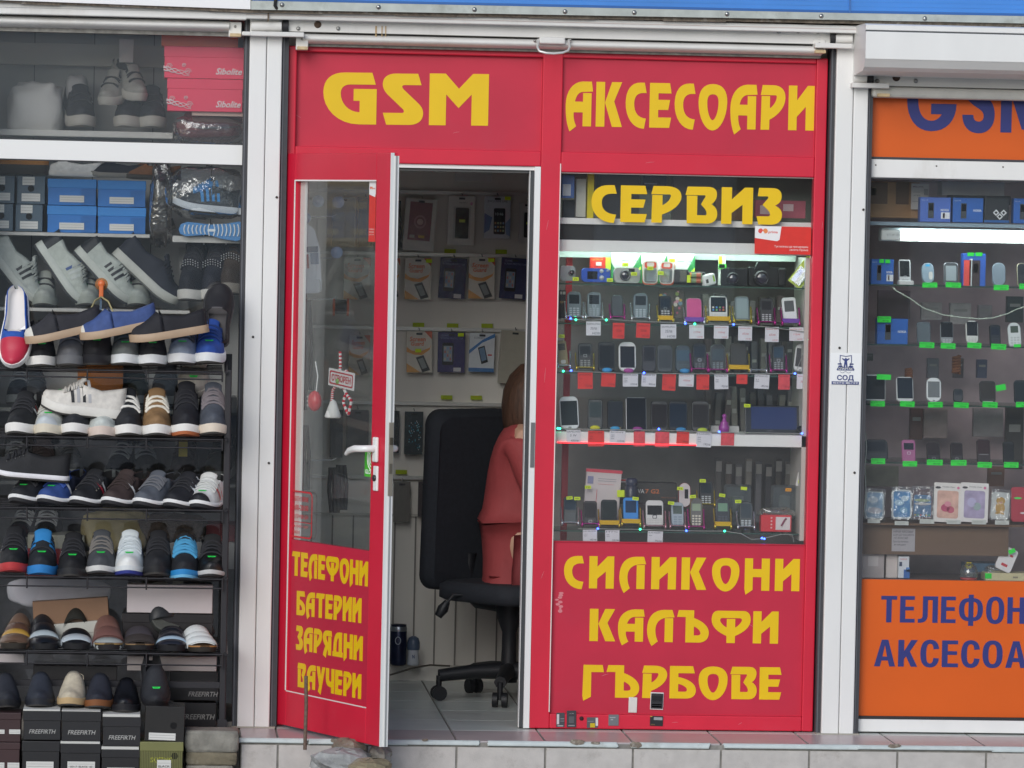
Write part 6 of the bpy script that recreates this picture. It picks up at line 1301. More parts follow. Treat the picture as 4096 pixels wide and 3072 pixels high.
for (cx, cy, Y, t, lab) in ((236, 722, .085, '100', 'yellow sticker on the blue-screened phone at the left'), (293, 726, .09, '80л', 'yellow sticker beside the brown-black phone'), (372, 643, .19, 'Р20', 'yellow sticker on the leaning white box'), (614, 690, .2, None, 'large yellow-green sticker beside the spray can'), (723, 727, .085, '50л', 'yellow sticker on the bright blue phone'), (1052, 653, .18, '45', 'yellow sticker on the silver and red flip phone'), (985, 760, .085, '35л', 'yellow sticker on the pale blue-silver phone'), (1145, 712, .085, '25л', 'yellow sticker on the gold-faced old phone'), (1218, 596, .18, '20', 'yellow sticker on the black phone standing behind'), (1362, 703, .085, '35л', 'yellow sticker on the navy old phone'), (1522, 652, .16, None, 'yellow sticker on the left clear blister pack'), (1480, 748, .085, '60л', 'yellow sticker on the silver-bottomed phone'), (1945, 604, .11, None, 'small yellow sticker on the hanging white tag'), (178, 1 - 600 * 0, .09, None, None)):
    if lab: ytag(lab, X2(cx), Y5(cy), Y, 30 if cx == 614 else 25, 28 if cx == 614 else 13, t=t, tilt=rng.uniform(-8, 8))
ytag('orange sticker on the right clear blister pack', X2(1850), Y5(662), .16, 24, 13, 'e89a1c', t='30лв')
ytag('yellow sticker on top of the gold candy-bar phone', X2(178), Y2(727), .085, 24, 13, t='35л')
# light strings with coloured bulbs
def lights(label, pts, bulbs, conv, Y):
    c = S(*conv(*pts[0]), Y); o = empty('light_string', c, label, 'light string', 'strings of coloured lights')
    b = MB(); b.tube([S(*conv(*p), Y) - c for p in pts], .0016, M('9a9c98', .5), 5); b.build('wire', o)
    for (x, y, col) in bulbs:
        b = MB(); b.ball(S(*conv(x, y), Y - .004) - c, .0038, M({'b': '3a5cff', 'g': '2ce8a0'}[col], .3, emit=9.0), 8); b.build('bulb', o)
lights('string of blue and green lights along the second glass shelf', [(170, 598), (250, 603), (400, 610), (520, 602), (700, 615), (1080, 632), (1160, 640), (1450, 640), (1700, 660), (2000, 700)], [(245, 597, 'b'), (283, 607, 'g'), (507, 608, 'g'), (1160, 637, 'g'), (1446, 641, 'b'), (1090, 634, 'b')], c2, D0 - .008)
lights('string of blue and green lights along the third glass shelf', [(160, 985), (250, 985), (600, 1000), (1200, 1006), (1900, 1003), (1998, 760)], [(190, 985, 'g'), (248, 981, 'b'), (1898, 1003, 'b'), (1998, 752, 'g'), (785, 998, 'b')], c2, D0 - .008)
lights('string of blue and green lights along the white board', [(140, 1405), (400, 1415), (900, 1420), (1340, 1436), (1950, 1446)], [(150, 1407, 'g'), (165, 1409, 'g'), (895, 1412, 'b'), (1340, 1432, 'b'), (1950, 1445, 'b')], c2, .05)
lights('drooping string of blue and green lights under the lowest glass shelf', [(300, 950), (445, 950), (760, 955), (1100, 965), (1380, 967), (1500, 985), (1580, 1030), (1660, 1022), (1800, 990), (1880, 995), (1890, 1050)], [(445, 948, 'b'), (757, 953, 'g'), (1098, 964, 'b'), (1380, 966, 'g'), (1655, 1018, 'b'), (1672, 1023, 'b'), (1975, 884, 'b')], c5, D0 - .006)
# deeper inside the red shop window: stock seen dimly
GD_ = 'narrow packages standing deep in the window'
cols_ = ['8d8983', '6e6a68', 'a09a92', '5c5650', '7a6a6a', '8a8688', '4c4a4e', '9a958c', '6a5f58', '7d7b80']
nm_ = ['grey', 'dark grey', 'beige', 'brown', 'dusty pink', 'pale grey', 'charcoal', 'cream', 'tobacco brown', 'bluish grey']
for r_, (ya, yb) in enumerate(((1170, 1290), (1340, 1490), (1545, 1730))):
    for i in range(10):
        x = 2815 + i * 36 + (r_ * 11) % 17; hh = rng.uniform(0, 40); k_ = (i * 3 + r_ * 4) % 10
        carton('%s narrow package deep in the window, %s of its %s row' % (nm_[k_], ('first', 'second', 'third', 'fourth', 'fifth', 'sixth', 'seventh', 'eighth', 'ninth', 'last')[i], ('upper', 'middle', 'lower')[r_]), x, ya + hh, x + 28, yb, .5, cols_[k_], .05, name='package', cat='package', group=GD_, tilt=rng.uniform(-5, 5), lines=((.2, rng.uniform(.2, .7), .6, .1, 'c9c6c0'),))
for y in (1292, 1492, 1732):
    shelf('shelf', 2800, 3230, y, y + 8, .48, .65, M('7d7a76', .6), 3000, {1292: 'upper inner shelf with narrow packages', 1492: 'middle inner shelf with narrow packages', 1732: 'lower inner shelf with narrow packages'}[y], group='inner shelves')
for i in range(9):
    x = 2860 + i * 40; b = MB(); a, c, z0, z1 = rect(x, 1830 + 12 * (i % 3), x + 26, 2090, .75); k_ = (i * 7 + 1) % 10
    carton('%s hanging accessory pack behind the lowest shelf, %s from the wall side' % (nm_[k_], ('ninth', 'eighth', 'seventh', 'sixth', 'fifth', 'fourth', 'third', 'second', 'first')[i]), x, 1835 + 12 * (i % 3), x + 28, 2090, .55, cols_[k_], .03, name='accessory_pack', cat='pack', group='hanging packs behind the lowest shelf', lines=((.1, .8, .8, .16, 'b9b6b2'),))
# above the white board
for (x0, y0, x1, y1, Y, col, lab, ln_) in ((2246, 700, 2300, 792, .12, '4a70b8', 'small blue and white box in the upper left window corner', ((.1, .1, .6, .5, 'c9d2de'),)), (2302, 715, 2346, 868, .16, 'c9ccc8', 'plain pale card beside the yellow strip', ()), (2348, 694, 2378, 888, .14, 'd8c81c', 'bright yellow upright strip beside the service lettering', ()), (2250, 800, 2330, 880, .2, '2f3a4a', 'dark blue box low in the upper left corner', ()), (2395, 700, 2560, 880, .3, '4a4c50', 'dark grey box behind the first letters of the service lettering', ()), (2568, 704, 2668, 760, .28, '23324e', 'navy box with pale lettering behind the service lettering', ((.1, .4, .5, .1, '8a9ab8'),)), (2690, 690, 2850, 880, .3, '6a6462', 'brownish grey box behind the middle of the service lettering', ()), (2860, 760, 3010, 880, .28, '8a6a4a', 'tan carton behind the last letters of the service lettering', ()), (3020, 802, 3225, 872, .2, 'b05a6c', 'pink and white patterned packet at the upper right', ((.1, .2, .3, .5, 'd8c0c4'), (.55, .4, .2, .4, 'd8c0c4')))):
    carton(lab, x0, y0, x1, y1, Y, col, .05, name='stock_box', cat='box', lines=ln_, group='stock on the narrow white board', var=.15)
b = MB(); a, c, z0, z1 = rect(2150, 690, 3300, 2300, .66); b.box(a, XP2 - .03, .66, .69, FL + .5, z1, M('76726f', .7, var=.3, sc_=5)); b.build('cabinet_panel', label='dark brownish cabinet panel closing the display behind the phone shelves', cat='panel')
# owl-patterned phone case behind row two
o = prop('clear case with colourful circles behind the yellow-lipped phone', 'phone_case', 'phone case', X2(975), Y2(590), .16, (-10, 4, 0)); k = U(.16); b = MB(); W, H = 190 / 1.8433 * k, 215 / 1.8433 * k
b.poly([rr(-W / 2, W / 2, 0, H, .012)], M('5c544c', .25, var=.3, sc_=60), depth=.006)
for i in range(26):
    q = rng.uniform(.004, .008); b.poly([oval(rng.uniform(-W * .42, W * .42), rng.uniform(.08 * H, H * .92), q, q, 12)], M(rng.choice(('c8a83c', 'b04a5c', '6a8a9c', 'c98a9c', '8a9a4c', 'd0c8b8')), .4), Vector((0, -.0006 - .0001 * i, 0)))
b.build('case', o)
carton('dark box with pale key pictures at the left window edge', X2(160), Y2(390), X2(212), Y2(600), .12, '232326', .05, name='stock_box', cat='box', lines=((.05, .86, .35, .1, 'a9a89c'), (.5, .86, .35, .1, 'a9a89c'), (.1, .55, .7, .08, '7a6a48')))
# ---------------------------------------------------------------- inside the red shop: slat-wall goods, chair, person
def X1(c): return 1000 + c / 1.8433
def Y1(c): return 700 + c / 1.8433
RM = M('c9c8c4', .3, .3)
for i, y in enumerate((772, 1021, 1319, 1618, 1916)):
    b = MB(); z = sz(1850, y, 1.7); b.box(XP1 + .02, sx(2180, y, 1.7), 1.725, 1.75, z - .007, z + .007, RM)
    b.build('hanging_rail', label='pale metal hanging rail on the back wall, %s from the top' % ('first', 'second', 'third', 'fourth', 'fifth')[i], cat='rail', group='rails on the back wall')
def pack(label, x0, y0, x1, y1, Y, col, kind=None, tilt=0.0, group='packages hanging on the back wall', bagged=True, hook=True):
    a, c, z0, z1 = rect(x0, y0, x1, y1, Y); W, H = c - a, z1 - z0; o = empty('accessory_pack', ((a + c) / 2, Y, z1), label, 'pack', group, (0, R(tilt), 0)); L = lambda u, v: Vector(((u - .5) * W, -.001, (v - 1) * H))
    b = MB(); b.box(-W / 2, W / 2, 0, .018, -H, 0, M(col, .45, var=.05, sc_=30), .001)
    def q(u0, v0, u1, v1, c_, e=.0): b.box((u0 - .5) * W, (u1 - .5) * W, -.0012 - e, .001, (v0 - 1) * H, (v1 - 1) * H, M(c_, .4))
    def qq(us, c_, e=.0): b.poly([[((u - .5) * W, (v - 1) * H) for u, v in us]], M(c_, .4), Vector((0, -.0008 - e, 0)), depth=.0004)
    if kind == 'guard':
        qq([(0, .62), (.2, .53), (.5, .50), (.9, .60), (.98, .68), (.9, .55), (.6, .42), (.3, .43), (0, .5)], 'dd9a4c'); qq([(.7, 1), (1, 1), (1, .8)], 'd0603a'); qq([(0, 0), (.55, .0), (0, .22)], 'e0a860')
        b.text('Screen', M('dc6a30', .5), L(.12, .76) + Vector((0, -.001, 0)), H * .11, W * .62, shear=.1, bold=.02); b.text('Guard', M('dc6a30', .5), L(.16, .65) + Vector((0, -.001, 0)), H * .10, W * .5, shear=.1, bold=.02)
        qq([(.36, .36), (.66, .42), (.92, .06), (.62, -.0)], '35383c', .0006); qq([(.44, .32), (.64, .36), (.8, .12), (.62, .08)], '8f9494', .0012)
    elif kind == 'protector':
        b.text('SCREEN PROTECTOR', M('8f98c0', .5), L(.1, .83), H * .045, W * .82); b.text('GUARD', M('8f98c0', .5), L(.12, .9), H * .05, W * .3)
        b.rrect((.16 - .5) * W, (.58 - .5) * W, (.18 - 1) * H, (.74 - 1) * H, .006, M('15161c', .3), Vector((0, -.0012, 0)), depth=.0006); q(.21, .27, .53, .66, '8f9cb0', .001)
        for i in range(3):
            for j in range(4): q(.235 + .1 * i, .3 + .09 * j, .29 + .1 * i, .36 + .09 * j, ('c0b49a', '7a9ab8', 'b86a5a')[(i + j) % 3], .0016)
        q(.58, .02, .86, .12, 'cfcdd0')
    elif kind == 'case':
        q(.2, .12, .84, .78, 'c3c2bf', .0004); b.rrect((.28 - .5) * W, (.78 - .5) * W, (.13 - 1) * H, (.76 - 1) * H, .006, M('1f2023', .5), Vector((0, -.002, 0)), depth=.001); b.text('GALAXY S', M('5a5a5c', .5), L(.4, .85), H * .035, W * .3)
        qq([(.86 + .05 * math.cos(t), .85 + .035 * math.sin(t)) for t in [k_ * .628 for k_ in range(10)]], 'd08ab4', .0006); q(.42, .46, .64, .52, 'c2d41c', .003)
    elif kind == 'line':
        b.text('EXCLUSIVE LINE', M('4a4c58', .5), L(.12, .86), H * .05, W * .76); qq([(0, .6), (.3, .5), (.2, .2), (0, .12)], '6d86b4'); qq([(1, .5), (.8, .35), (.85, .1), (1, .05)], '8fa8cc')
        b.rrect((.36 - .5) * W, (.8 - .5) * W, (.1 - 1) * H, (.72 - 1) * H, .006, M('2a2c30', .3), Vector((0, -.0012, 0)), depth=.0006); b.text('10:46', M('d9dce0', .5), L(.42, .55) + Vector((0, -.0012, 0)), H * .07, W * .3)
        for i in range(4):
            for j in range(3): q(.4 + .1 * i, .16 + .09 * j, .46 + .1 * i, .21 + .09 * j, ('c8c0a0', '8ab0c8', 'c8a06a', 'b4c890')[(i + j) % 4], .0016)
    elif kind == 'blue':
        qq([(1, 1), (.5, .82), (0, .55), (0, .45), (.5, .75), (1, .9)], '3a78b8'); q(0, 0, 1, .1, '4a7ab0'); b.text('SCREEN', M('6a7480', .5), L(.18, .85), H * .05, W * .4)
        qq([(.34, .62), (.6, .68), (.76, .26), (.5, .2)], '26282c', .0006); qq([(.38, .59), (.58, .64), (.7, .32), (.51, .27)], '6f8aa8', .0012); q(.74, .42, .9, .46, 'c84a4a')
    elif kind == 'pink':
        q(.14, .2, .86, .94, '8c4c5c', .0004)
        for i in range(5): qq([(.5 + (.3 - .05 * i) * math.cos(t), .56 + (.2 - .035 * i) * math.sin(t)) for t in [k_ * .45 for k_ in range(14)]], ('a86a74', '8c4c5c', 'b07c84', '8c4c5c', 'c8a0a0')[i], .0006 + .0003 * i)
        q(.2, .24, .36, .3, 'c9c6c2', .001); q(.48, .25, .68, .3, 'd0a82c', .001)
    elif kind == 'glitter':
        for i in range(60): u, v = rng.uniform(.2, .9), rng.uniform(.1, .8); q(u, v, u + .04, v + .025, rng.choice(('4ab0c8', '8fd0dc', '2a6a84', 'c8d0d4', '1f2a30')), .0006)
    b.build('card', o)
    if bagged: b = MB(); b.poly([rr(-W * .53, W * .53, -H * 1.03, .004, .004)], CLEAR('fcfdfd', .02, .1, .0, 'c9ccd0', .12), Vector((0, -.006, 0))); b.build('clear_sleeve', o)
    if hook: b = MB(); b.tube([(0, .03, .012), (0, -.012, .004), (0, -.02, .006)], .002, M('5a5c5c', .3, .7), 5); b.box(-.012, .012, -.004, .006, -.014, -.006, M('33363a', .5)); b.build('hook', o)
    return o
w_ = 1.69
pack('white boxed case with pinkish framed picture, tilted on the top rail', X1(1150), Y1(178), X1(1380), Y1(560), w_, 'd2cecb', 'pink', 4)
pack('white boxed black phone case on the top rail', X1(1462), Y1(155), X1(1660), Y1(515), w_, 'd9d7d2', 'case', 1)
pack('white and blue pack showing a phone at 10:46 on the top rail', X1(1728), Y1(158), X1(1920), Y1(468), w_, 'd5dae0', 'line')
pack('white boxed black case at the right end of the top rail', X1(1985), Y1(205), X1(2110), Y1(500), w_, 'd2d0cc', 'case')
pack('dark leather case hanging at the left of the top rail', X1(1020), Y1(190), X1(1110), Y1(555), w_, '2a2a2e', None, -3)
pack('white flat box cut by the door head above the top rail', X1(1516), Y1(-220), X1(1785), Y1(46), 1.66, 'd0cecc', None, 0, bagged=False, hook=False)
pack('orange and white screen guard pack, left of the second rail', X1(1142), Y1(612), X1(1335), Y1(918), w_, 'd9d2c8', 'guard')
pack('dark blue screen protector pack, left one on the second rail', X1(1405), Y1(612), X1(1600), Y1(912), w_, '23285a', 'protector', 3)
pack('orange and white screen guard pack in the middle of the second rail', X1(1612), Y1(608), X1(1805), Y1(912), w_, 'dcd5ca', 'guard', 0)
pack('dark blue screen protector pack, right one on the second rail', X1(1855), Y1(612), X1(2052), Y1(915), w_, '252a5c', 'protector', 3)
pack('orange and white screen guard pack half hidden by the door edge', X1(1010), Y1(612), X1(1105), Y1(912), w_, 'd2ccc4', 'guard')
pack('orange and white screen guard pack with price sticker on the third rail', X1(1152), Y1(1152), X1(1340), Y1(1455), w_, 'd8d0c4', 'guard', -1)
pack('purple-blue screen protector pack on the third rail', X1(1385), Y1(1160), X1(1585), Y1(1455), w_, '3a356c', 'protector')
pack('white and blue phone film pack on the third rail', X1(1618), Y1(1165), X1(1805), Y1(1452), w_, 'd9dde2', 'blue', 1)
pack('clear bag with a small beige part on the third rail', X1(1850), Y1(1150), X1(2060), Y1(1540), w_, 'a9a496', None, 3)
pack('teal glitter phone case on the fourth rail', X1(1140), Y1(1745), X1(1275), Y1(2060), w_, '3a4448', 'glitter')
pack('dark boxed phone case beside the glitter case on the fourth rail', X1(1040), Y1(1740), X1(1100), Y1(2050), w_, '33383c', None)
pack('grey bagged cable hanging on the fifth rail', X1(1060), Y1(2262), X1(1180), Y1(2560), w_, '76726c', None)
pack('dark bagged charger at the chair edge on the fifth rail', X1(1240), Y1(2262), X1(1330), Y1(2520), w_, '4c4448', None)
YG = 'yellow-green price tags on the wall above the rails'
for (cx, cy, lab) in ((1475, 562, 'yellow-green wall tag above the left dark blue pack'), (1852, 566, 'yellow-green wall tag above the right dark blue pack'), (1242, 1105, 'yellow-green wall tag above the third-rail orange pack'), (1494, 1110, 'yellow-green wall tag above the purple-blue pack'), (1748, 1112, 'yellow-green wall tag above the white and blue film pack'), (1450, 1640, 'yellow-green wall tag above the chair back, left one'), (1668, 1642, 'yellow-green wall tag above the chair back, right one'), (1115, 2190, 'yellow-green wall tag above the bagged cable')):
    ytag(lab, X1(cx), Y1(cy), 1.73, 46, 17, 'a9bc1c', group=YG)
for (cx, cy, lab) in ((1320, 634, 'small yellow sticker on the left screen guard pack'), (1778, 628, 'small yellow sticker on the middle screen guard pack'), (1900, 172, 'small yellow sticker on the pack showing 10:46'), (1240, 1295, 'small yellow sticker low on the third-rail screen guard pack'), (1555, 1178, 'small yellow sticker on the purple-blue pack')):
    ytag(lab, X1(cx), Y1(cy), 1.675, 24, 14, group='yellow stickers on hanging packs')
# packs seen through the door glass
dm_ = 'goods seen dimly through the door glass'
for (x0, y0, x1, y1, c_, kd, lab) in ((1375, 1030, 1482, 1198, 'd2ccc2', 'guard', 'orange and white screen guard pack behind the door glass'), (1330, 790, 1420, 985, '9aa4a8', None, 'pale grey blister pack behind the upper door glass'), (1432, 790, 1490, 985, '2f4058', None, 'dark blue pack behind the prima sticker side of the door'), (1395, 1340, 1480, 1500, 'c8c0b4', 'guard', 'second screen guard pack behind the door stile'), (1385, 1640, 1475, 1800, '5a5c60', None, 'grey tool pack behind the lever handle'), (1320, 1640, 1372, 1830, '4a5058', None, 'dark pack behind the door glass beside the grey tool pack')):
    pack(lab, x0, y0, x1, y1, w_, c_, kd, group=dm_)
o = prop('tall white headset blister pack hanging inside the door glass', 'headset_pack', 'pack', 1243, 1150, .3, (0, -4, 0)); k = U(.3); W, H = 88 * k, 255 * k
b = MB(); b.poly([[(-W * .5, 0), (W * .5, 0), (W * .5, H * .62), (W * .3, H * .9), (0, H), (-W * .3, H * .9), (-W * .5, H * .62)]], M('f2f2f4', .4), depth=.004); b.box(-W * .1, W * .42, -.001, .001, H * .55, H * .64, M('4a5a7c', .5)); b.box(W * .05, W * .42, -.001, .001, H * .36, H * .54, M('8a9ab4', .5)); b.box(-W * .12, -W * .02, -.001, .001, H * .3, H * .52, M('b03a3a', .5)); b.build('card', o)
b = MB(); b.loft([[Vector((x, 0, z)) for x, z in rr(-W * .48, W * .48, -.02, H * .12, .01)], [Vector((x * .8, -.03, z)) for x, z in rr(-W * .48, W * .48, -.02, H * .12, .01)]], M('eeeff0', .4)); b.build('foot', o)
for (cx, cy, lab) in ((1273, 805, 'upper pale suction disc near the door top'), (1353, 808, 'upper suction disc beside the pale pillar'), (1220, 872, 'suction disc above the white headset pack'), (1347, 1010, 'bluish suction disc in the middle of the door glass'), (1184, 1155, 'low suction disc by the door hinge side')):
    b = MB(); b.lathe([(0, -.006), (.012, -.005), (.020, -.001), (.022, .0)], M('8f9cb8', .3), n=18, ax=Y3); b.build('suction_disc', loc=S(cx, cy, .3), label=lab, cat='suction disc', group='suction discs behind the door glass')
for i, (cx, y0, y1) in enumerate(((1180, 1165, 1420), (1205, 1150, 1640), (1225, 1200, 1560), (1190, 1650, 1900), (1215, 1700, 1960), (1335, 1870, 2050), (1365, 1860, 2040))):
    b = MB(); a, c = S(cx, y0, .5), S(cx + 4, y1, .5)
    for d_ in (-.012, 0, .011): b.tube([a + X3 * d_, a.lerp(c, .5) + X3 * (d_ * 1.6), c + X3 * d_], .008, M('2c2d32', .6), 7)
    b.build('cable_bundle', label='dark cable bundle behind the door glass, %s' % ('upper hinge side', 'longest of the hinge side', 'third from the hinge', 'lower hinge side', 'lower, second from the hinge', 'left of the lower pair near the stile', 'right of the lower pair near the stile')[i], cat='cable', group='dark cable bundles behind the door glass')
o = prop('orange and black reel hanging on a wire behind the door glass', 'cable_reel', 'reel', 1362, 1228, 1.2); b = MB(); b.tube([(-.028, 0, 0), (.022, 0, 0)], [.028, .028], M('26272c', .5), 16); b.build('drum', o)
for dx in (-.03, .024):
    b = MB(); b.tube([(dx, 0, 0), (dx + .008, 0, 0)], .034, M('e8622a', .5), 16); b.build('flange', o)
for i, y in enumerate((866, 1032, 1196, 1840)):
    b = MB(); b.tube([S(1195 + 30 * (i > 1), y, 1.15), S(1330, y, 1.15), S(1346, y - 8, 1.15)], .002, CHROME, 5); b.build('wire_hook', label='thin shiny wire hook behind the door glass, %s of four' % ('first', 'second', 'third', 'lowest')[i], cat='hook', group='wire hooks behind the door glass')
# things on the inside of the door glass
def on_glass(px, py, off): u, z = DL(px, py); return Vector((u, off, z))
def put(o, px, py, off=.021):
    p = DOOR.matrix_world @ on_glass(px, py, off); o.location = p; o.rotation_euler = (0, 0, math.atan2(dd.y, dd.x)); return o
kz = .00086
o = put(empty('open_sign', (0, 0, 0), 'small white hanging sign with red frame on the door glass', 'sign'), 1331, 1517, .034); o.rotation_euler.rotate_axis('Y', R(4)); b = MB(); W, H = .19, .062
b.box(-W / 2, W / 2, 0, .002, -H / 2, H / 2, M('e6e2e2', .5)); b.poly([rr(-W * .45, W * .45, -H * .38, H * .38, .008), rr(-W * .42, W * .42, -H * .3, H * .3, .006)[::-1]], M('c4283c', .5), Vector((0, -.0008, 0)), depth=.0004); b.text('ОТВОРЕН', M('c4283c', .5), Vector((0, -.001, -H * .17)), H * .36, W * .74, al='C', bold=.03); b.build('board', o)
o = put(empty('martenitsa', (0, 0, 0), 'red and white twisted thread tassel hanging over the small sign', 'ornament'), 1318, 1440, .042)
RDM, WHM = M('d0283c', .7), M('e8e4e2', .7)
for (pts, nm) in (([(0, 0, .03), (.004, 0, -.02), (.0, 0, -.06), (.012, 0, -.1)], 'cord'), ([(.0, 0, -.06), (.05, 0, -.035), (.07, 0, -.06), (.03, 0, -.085), (0, 0, -.06)], 'bow_loop'), ([(.0, 0, -.06), (-.05, 0, -.04), (-.06, 0, -.07), (-.02, 0, -.085), (0, 0, -.06)], 'bow_loop'), ([(.0, 0, -.07), (-.05, 0, -.11), (-.055, 0, -.15)], 'tail'), ([(.0, 0, -.07), (.055, 0, -.12), (.09, 0, -.14), (.07, 0, -.19), (.03, 0, -.15), (.05, 0, -.11)], 'tail')):
    b = MB(); n = 22; V = [Vector(p) for p in pts]; P = []
    for i in range(n + 1):
        t = i / n * (len(V) - 1); j = min(int(t), len(V) - 2); P.append(V[j].lerp(V[j + 1], t - j))
    for i in range(n): b.tube([P[i], P[i + 1]], .006, RDM if i % 2 == 0 else WHM, 6)
    b.build(nm, o)
b = MB(); b.ball((.0, -.004, -.075), .012, M('8ab06a', .6), 8); b.build('bead', o)
b = MB(); b.lathe([(0, .03), (.012, .02), (.03, -.03), (.026, -.036), (0, -.036)], WHM, (-.045, 0, -.17), 12); b.build('white_tassel', o)
o = put(empty('strawberry_charm', (0, 0, 0), 'red strawberry charm with white dots hanging by the hinge side', 'ornament'), 1209, 1604, .05); b = MB(); b.ball((0, 0, 0), .03, M('cc2030', .35, coat=.4), 14, (1, .8, 1.25)); b.build('body', o)
for (x, z) in ((-.01, .015), (-.01, 0), (-.01, -.015)): b = MB(); b.ball((x, -.0235, z), .003, WHM, 6); b.build('dot', o)
b = MB(); b.tube([(.01, 0, .035), (.02, 0, .09), (0, 0, .14)], .0025, WHM, 6); b.build('string', o)
# stickers: operator sign on the window, its twin and a green one on the door
def prima(o, W, H, txt, tall):
    b = MB(); b.box(0, W, 0, .001, 0, H, M('d8322a', .35, var=.05, sc_=30))
    if tall: b.poly([[(0, H), (W, H), (W, H * .80), (W * .9, H * .745), (0, H * .79)]], M('eceaea', .4), Vector((0, -.0006, 0)), depth=.0003); lw, lz, lx = W * .4, H * .87, W * .12
    else: b.poly([[(0, H), (W * .47, H), (W * .44, H * .52), (W * .40, H * .47), (W * .36, H * .475), (0, H * .57)]], M('eceaea', .4), Vector((0, -.0006, 0)), depth=.0003); lw, lz, lx = W * .165, H * .72, W * .055
    for s_, c_ in ((0, 'e0504a'), (1, 'e88a50')):
        pts = [(lx + lw * (.0 + .5 * s_) + lw * .28 + lw * .27 * math.cos(t), lz + lw * .28 + lw * .3 * math.sin(t) * (1 if math.sin(t) > 0 else .75)) for t in [k_ * .4189 for k_ in range(15)]]
        b.poly([pts], M(c_, .4), Vector((0, -.001 - .0003 * s_, 0)), depth=.0002)
    b.poly([[(lx + lw * .34, lz + lw * .06), (lx + lw * .5, lz + lw * .34), (lx + lw * .72, lz + lw * .06), (lx + lw * .5, lz - lw * .02)]], M('eceaea', .4), Vector((0, -.0016, 0)), depth=.0002)
    b.build('sheet', o)
    b = MB(); b.text('prima', M('d8443c', .5), Vector((lx + lw * 1.12, -.0012, lz + lw * .1)), H * (.028 if tall else .09), W * (.36 if tall else .165), bold=.015)
    wm = M('f0e4e0', .5)
    if tall:
        for i, t in enumerate(('Тук можеш да', 'презаредиш', 'своята Прима')): b.text(t, wm, Vector((W * .08, -.001, H * (.20 - .045 * i))), H * .024, W * .8)
    else:
        b.text('Тук можеш да презаредиш', wm, Vector((W * .95, -.001, H * .245)), H * .075, W * .6, al='R'); b.text('своята Прима', wm, Vector((W * .95, -.001, H * .13)), H * .075, W * .33, al='R')
    b.build('lettering', o)
a, c, z0, z1 = rect(3019, 906, 3244, 1017, .022); o = empty('operator_sticker', (a, .022, z0), 'red and white prima operator sticker on the display window', 'sticker', 'operator stickers'); prima(o, c - a, z1 - z0, None, False)
ua, z1_ = DL(1464, 727); ub, _ = DL(1490, 727); z0_ = DL(1480, 967)[1]; W = .135
o = put(empty('operator_sticker', (0, 0, 0), 'tall red and white operator sticker at the top of the door glass', 'sticker', 'operator stickers'), 1464, 967, .0095); o.location.z = (DOOR.matrix_world @ Vector((0, 0, z0_))).z; prima(o, ub - ua, z1_ - z0_, None, True)
ua, z1_ = DL(1448, 1783); ub, _ = DL(1491, 1783); z0_ = DL(1470, 1908)[1]
o = put(empty('green_sticker', (0, 0, 0), 'bright green sticker with white arcs behind the lever handle', 'sticker'), 1448, 1908, .0095); o.location.z = (DOOR.matrix_world @ Vector((0, 0, z0_))).z; W, H = ub - ua, z1_ - z0_
b = MB(); b.box(0, W, 0, .001, 0, H, M('4cbc34', .4)); wm = M('eef4ec', .5)
for r_ in (.2, .32, .44):
    b.tube([(W * .72 + r_ * W * math.cos(R(a_)), -.001, H * .6 + r_ * W * 1.2 * math.sin(R(a_))) for a_ in range(100, 275, 18)], W * .028, wm, 4)
b.text('G', wm, Vector((W * .56, -.001, H * .53)), H * .16, W * .2, bold=.03); b.text('GLOBU', wm, Vector((W * .08, -.001, H * .1)), H * .14, W * .84, bold=.03); b.build('sheet', o)
# batteries glued to the foot of the shop front
BT = 'old phone batteries stuck to the red front'
def X4(c): return 2150 + c / 1.8433
def Y4(c): return 2172 + c / 1.8433
for (x0, y0, x1, y1, Y, col, ln_, tx, lab) in ((135, 1252, 205, 1358, -.006, '44464c', ((.12, .2, .24, .7, 'c9c9cc'), (.5, .55, .4, .06, '85878c'), (.5, .4, .4, .04, '85878c'), (.2, .05, .6, .08, 'a9a9ac')), (), 'dark battery with white side label, leftmost at the step'), (213, 1236, 291, 1360, -.007, '3a3b40', ((.25, .25, .5, .4, '55575c'), (.2, .08, .6, .06, '909298')), (('GiONEE', .52, .8, .06, .4, 'a9abae', .0),), 'tall dark battery standing next to the white-labelled one'), (361, 1286, 449, 1364, -.006, '55585c', ((.32, .05, .4, .4, 'c8b018'), (.78, .2, .2, .75, 'd0d0d0'), (.1, .6, .5, .06, '8a8c90')), (), 'grey battery with a yellow patch'), (520, 1266, 604, 1348, -.006, '6f7378', ((.15, .7, .5, .08, 'a9acb0'), (.25, .5, .2, .1, 'a9acb0')), (), 'square grey battery alone at the bottom rail'), (825, 1276, 930, 1350, -.006, '222327', ((.3, .6, .6, .28, '9a9ca0'), (.04, .9, .14, .08, 'c8a83c'), (.1, .1, .3, .08, '6a5a3a')), (), 'black battery with pale print right of the others')):
    carton(lab, X4(x0), Y4(y0), X4(x1), Y4(y1), Y, col, .005, name='phone_battery', cat='battery', group=BT, lines=ln_, texts=tx, tilt=rng.uniform(-1.5, 2))
carton('blank white battery stuck under the lettering', X4(667), Y4(1138), X4(738), Y4(1252), .014, 'd9d8d2', .006, name='phone_battery', cat='battery', group=BT, tilt=.8)
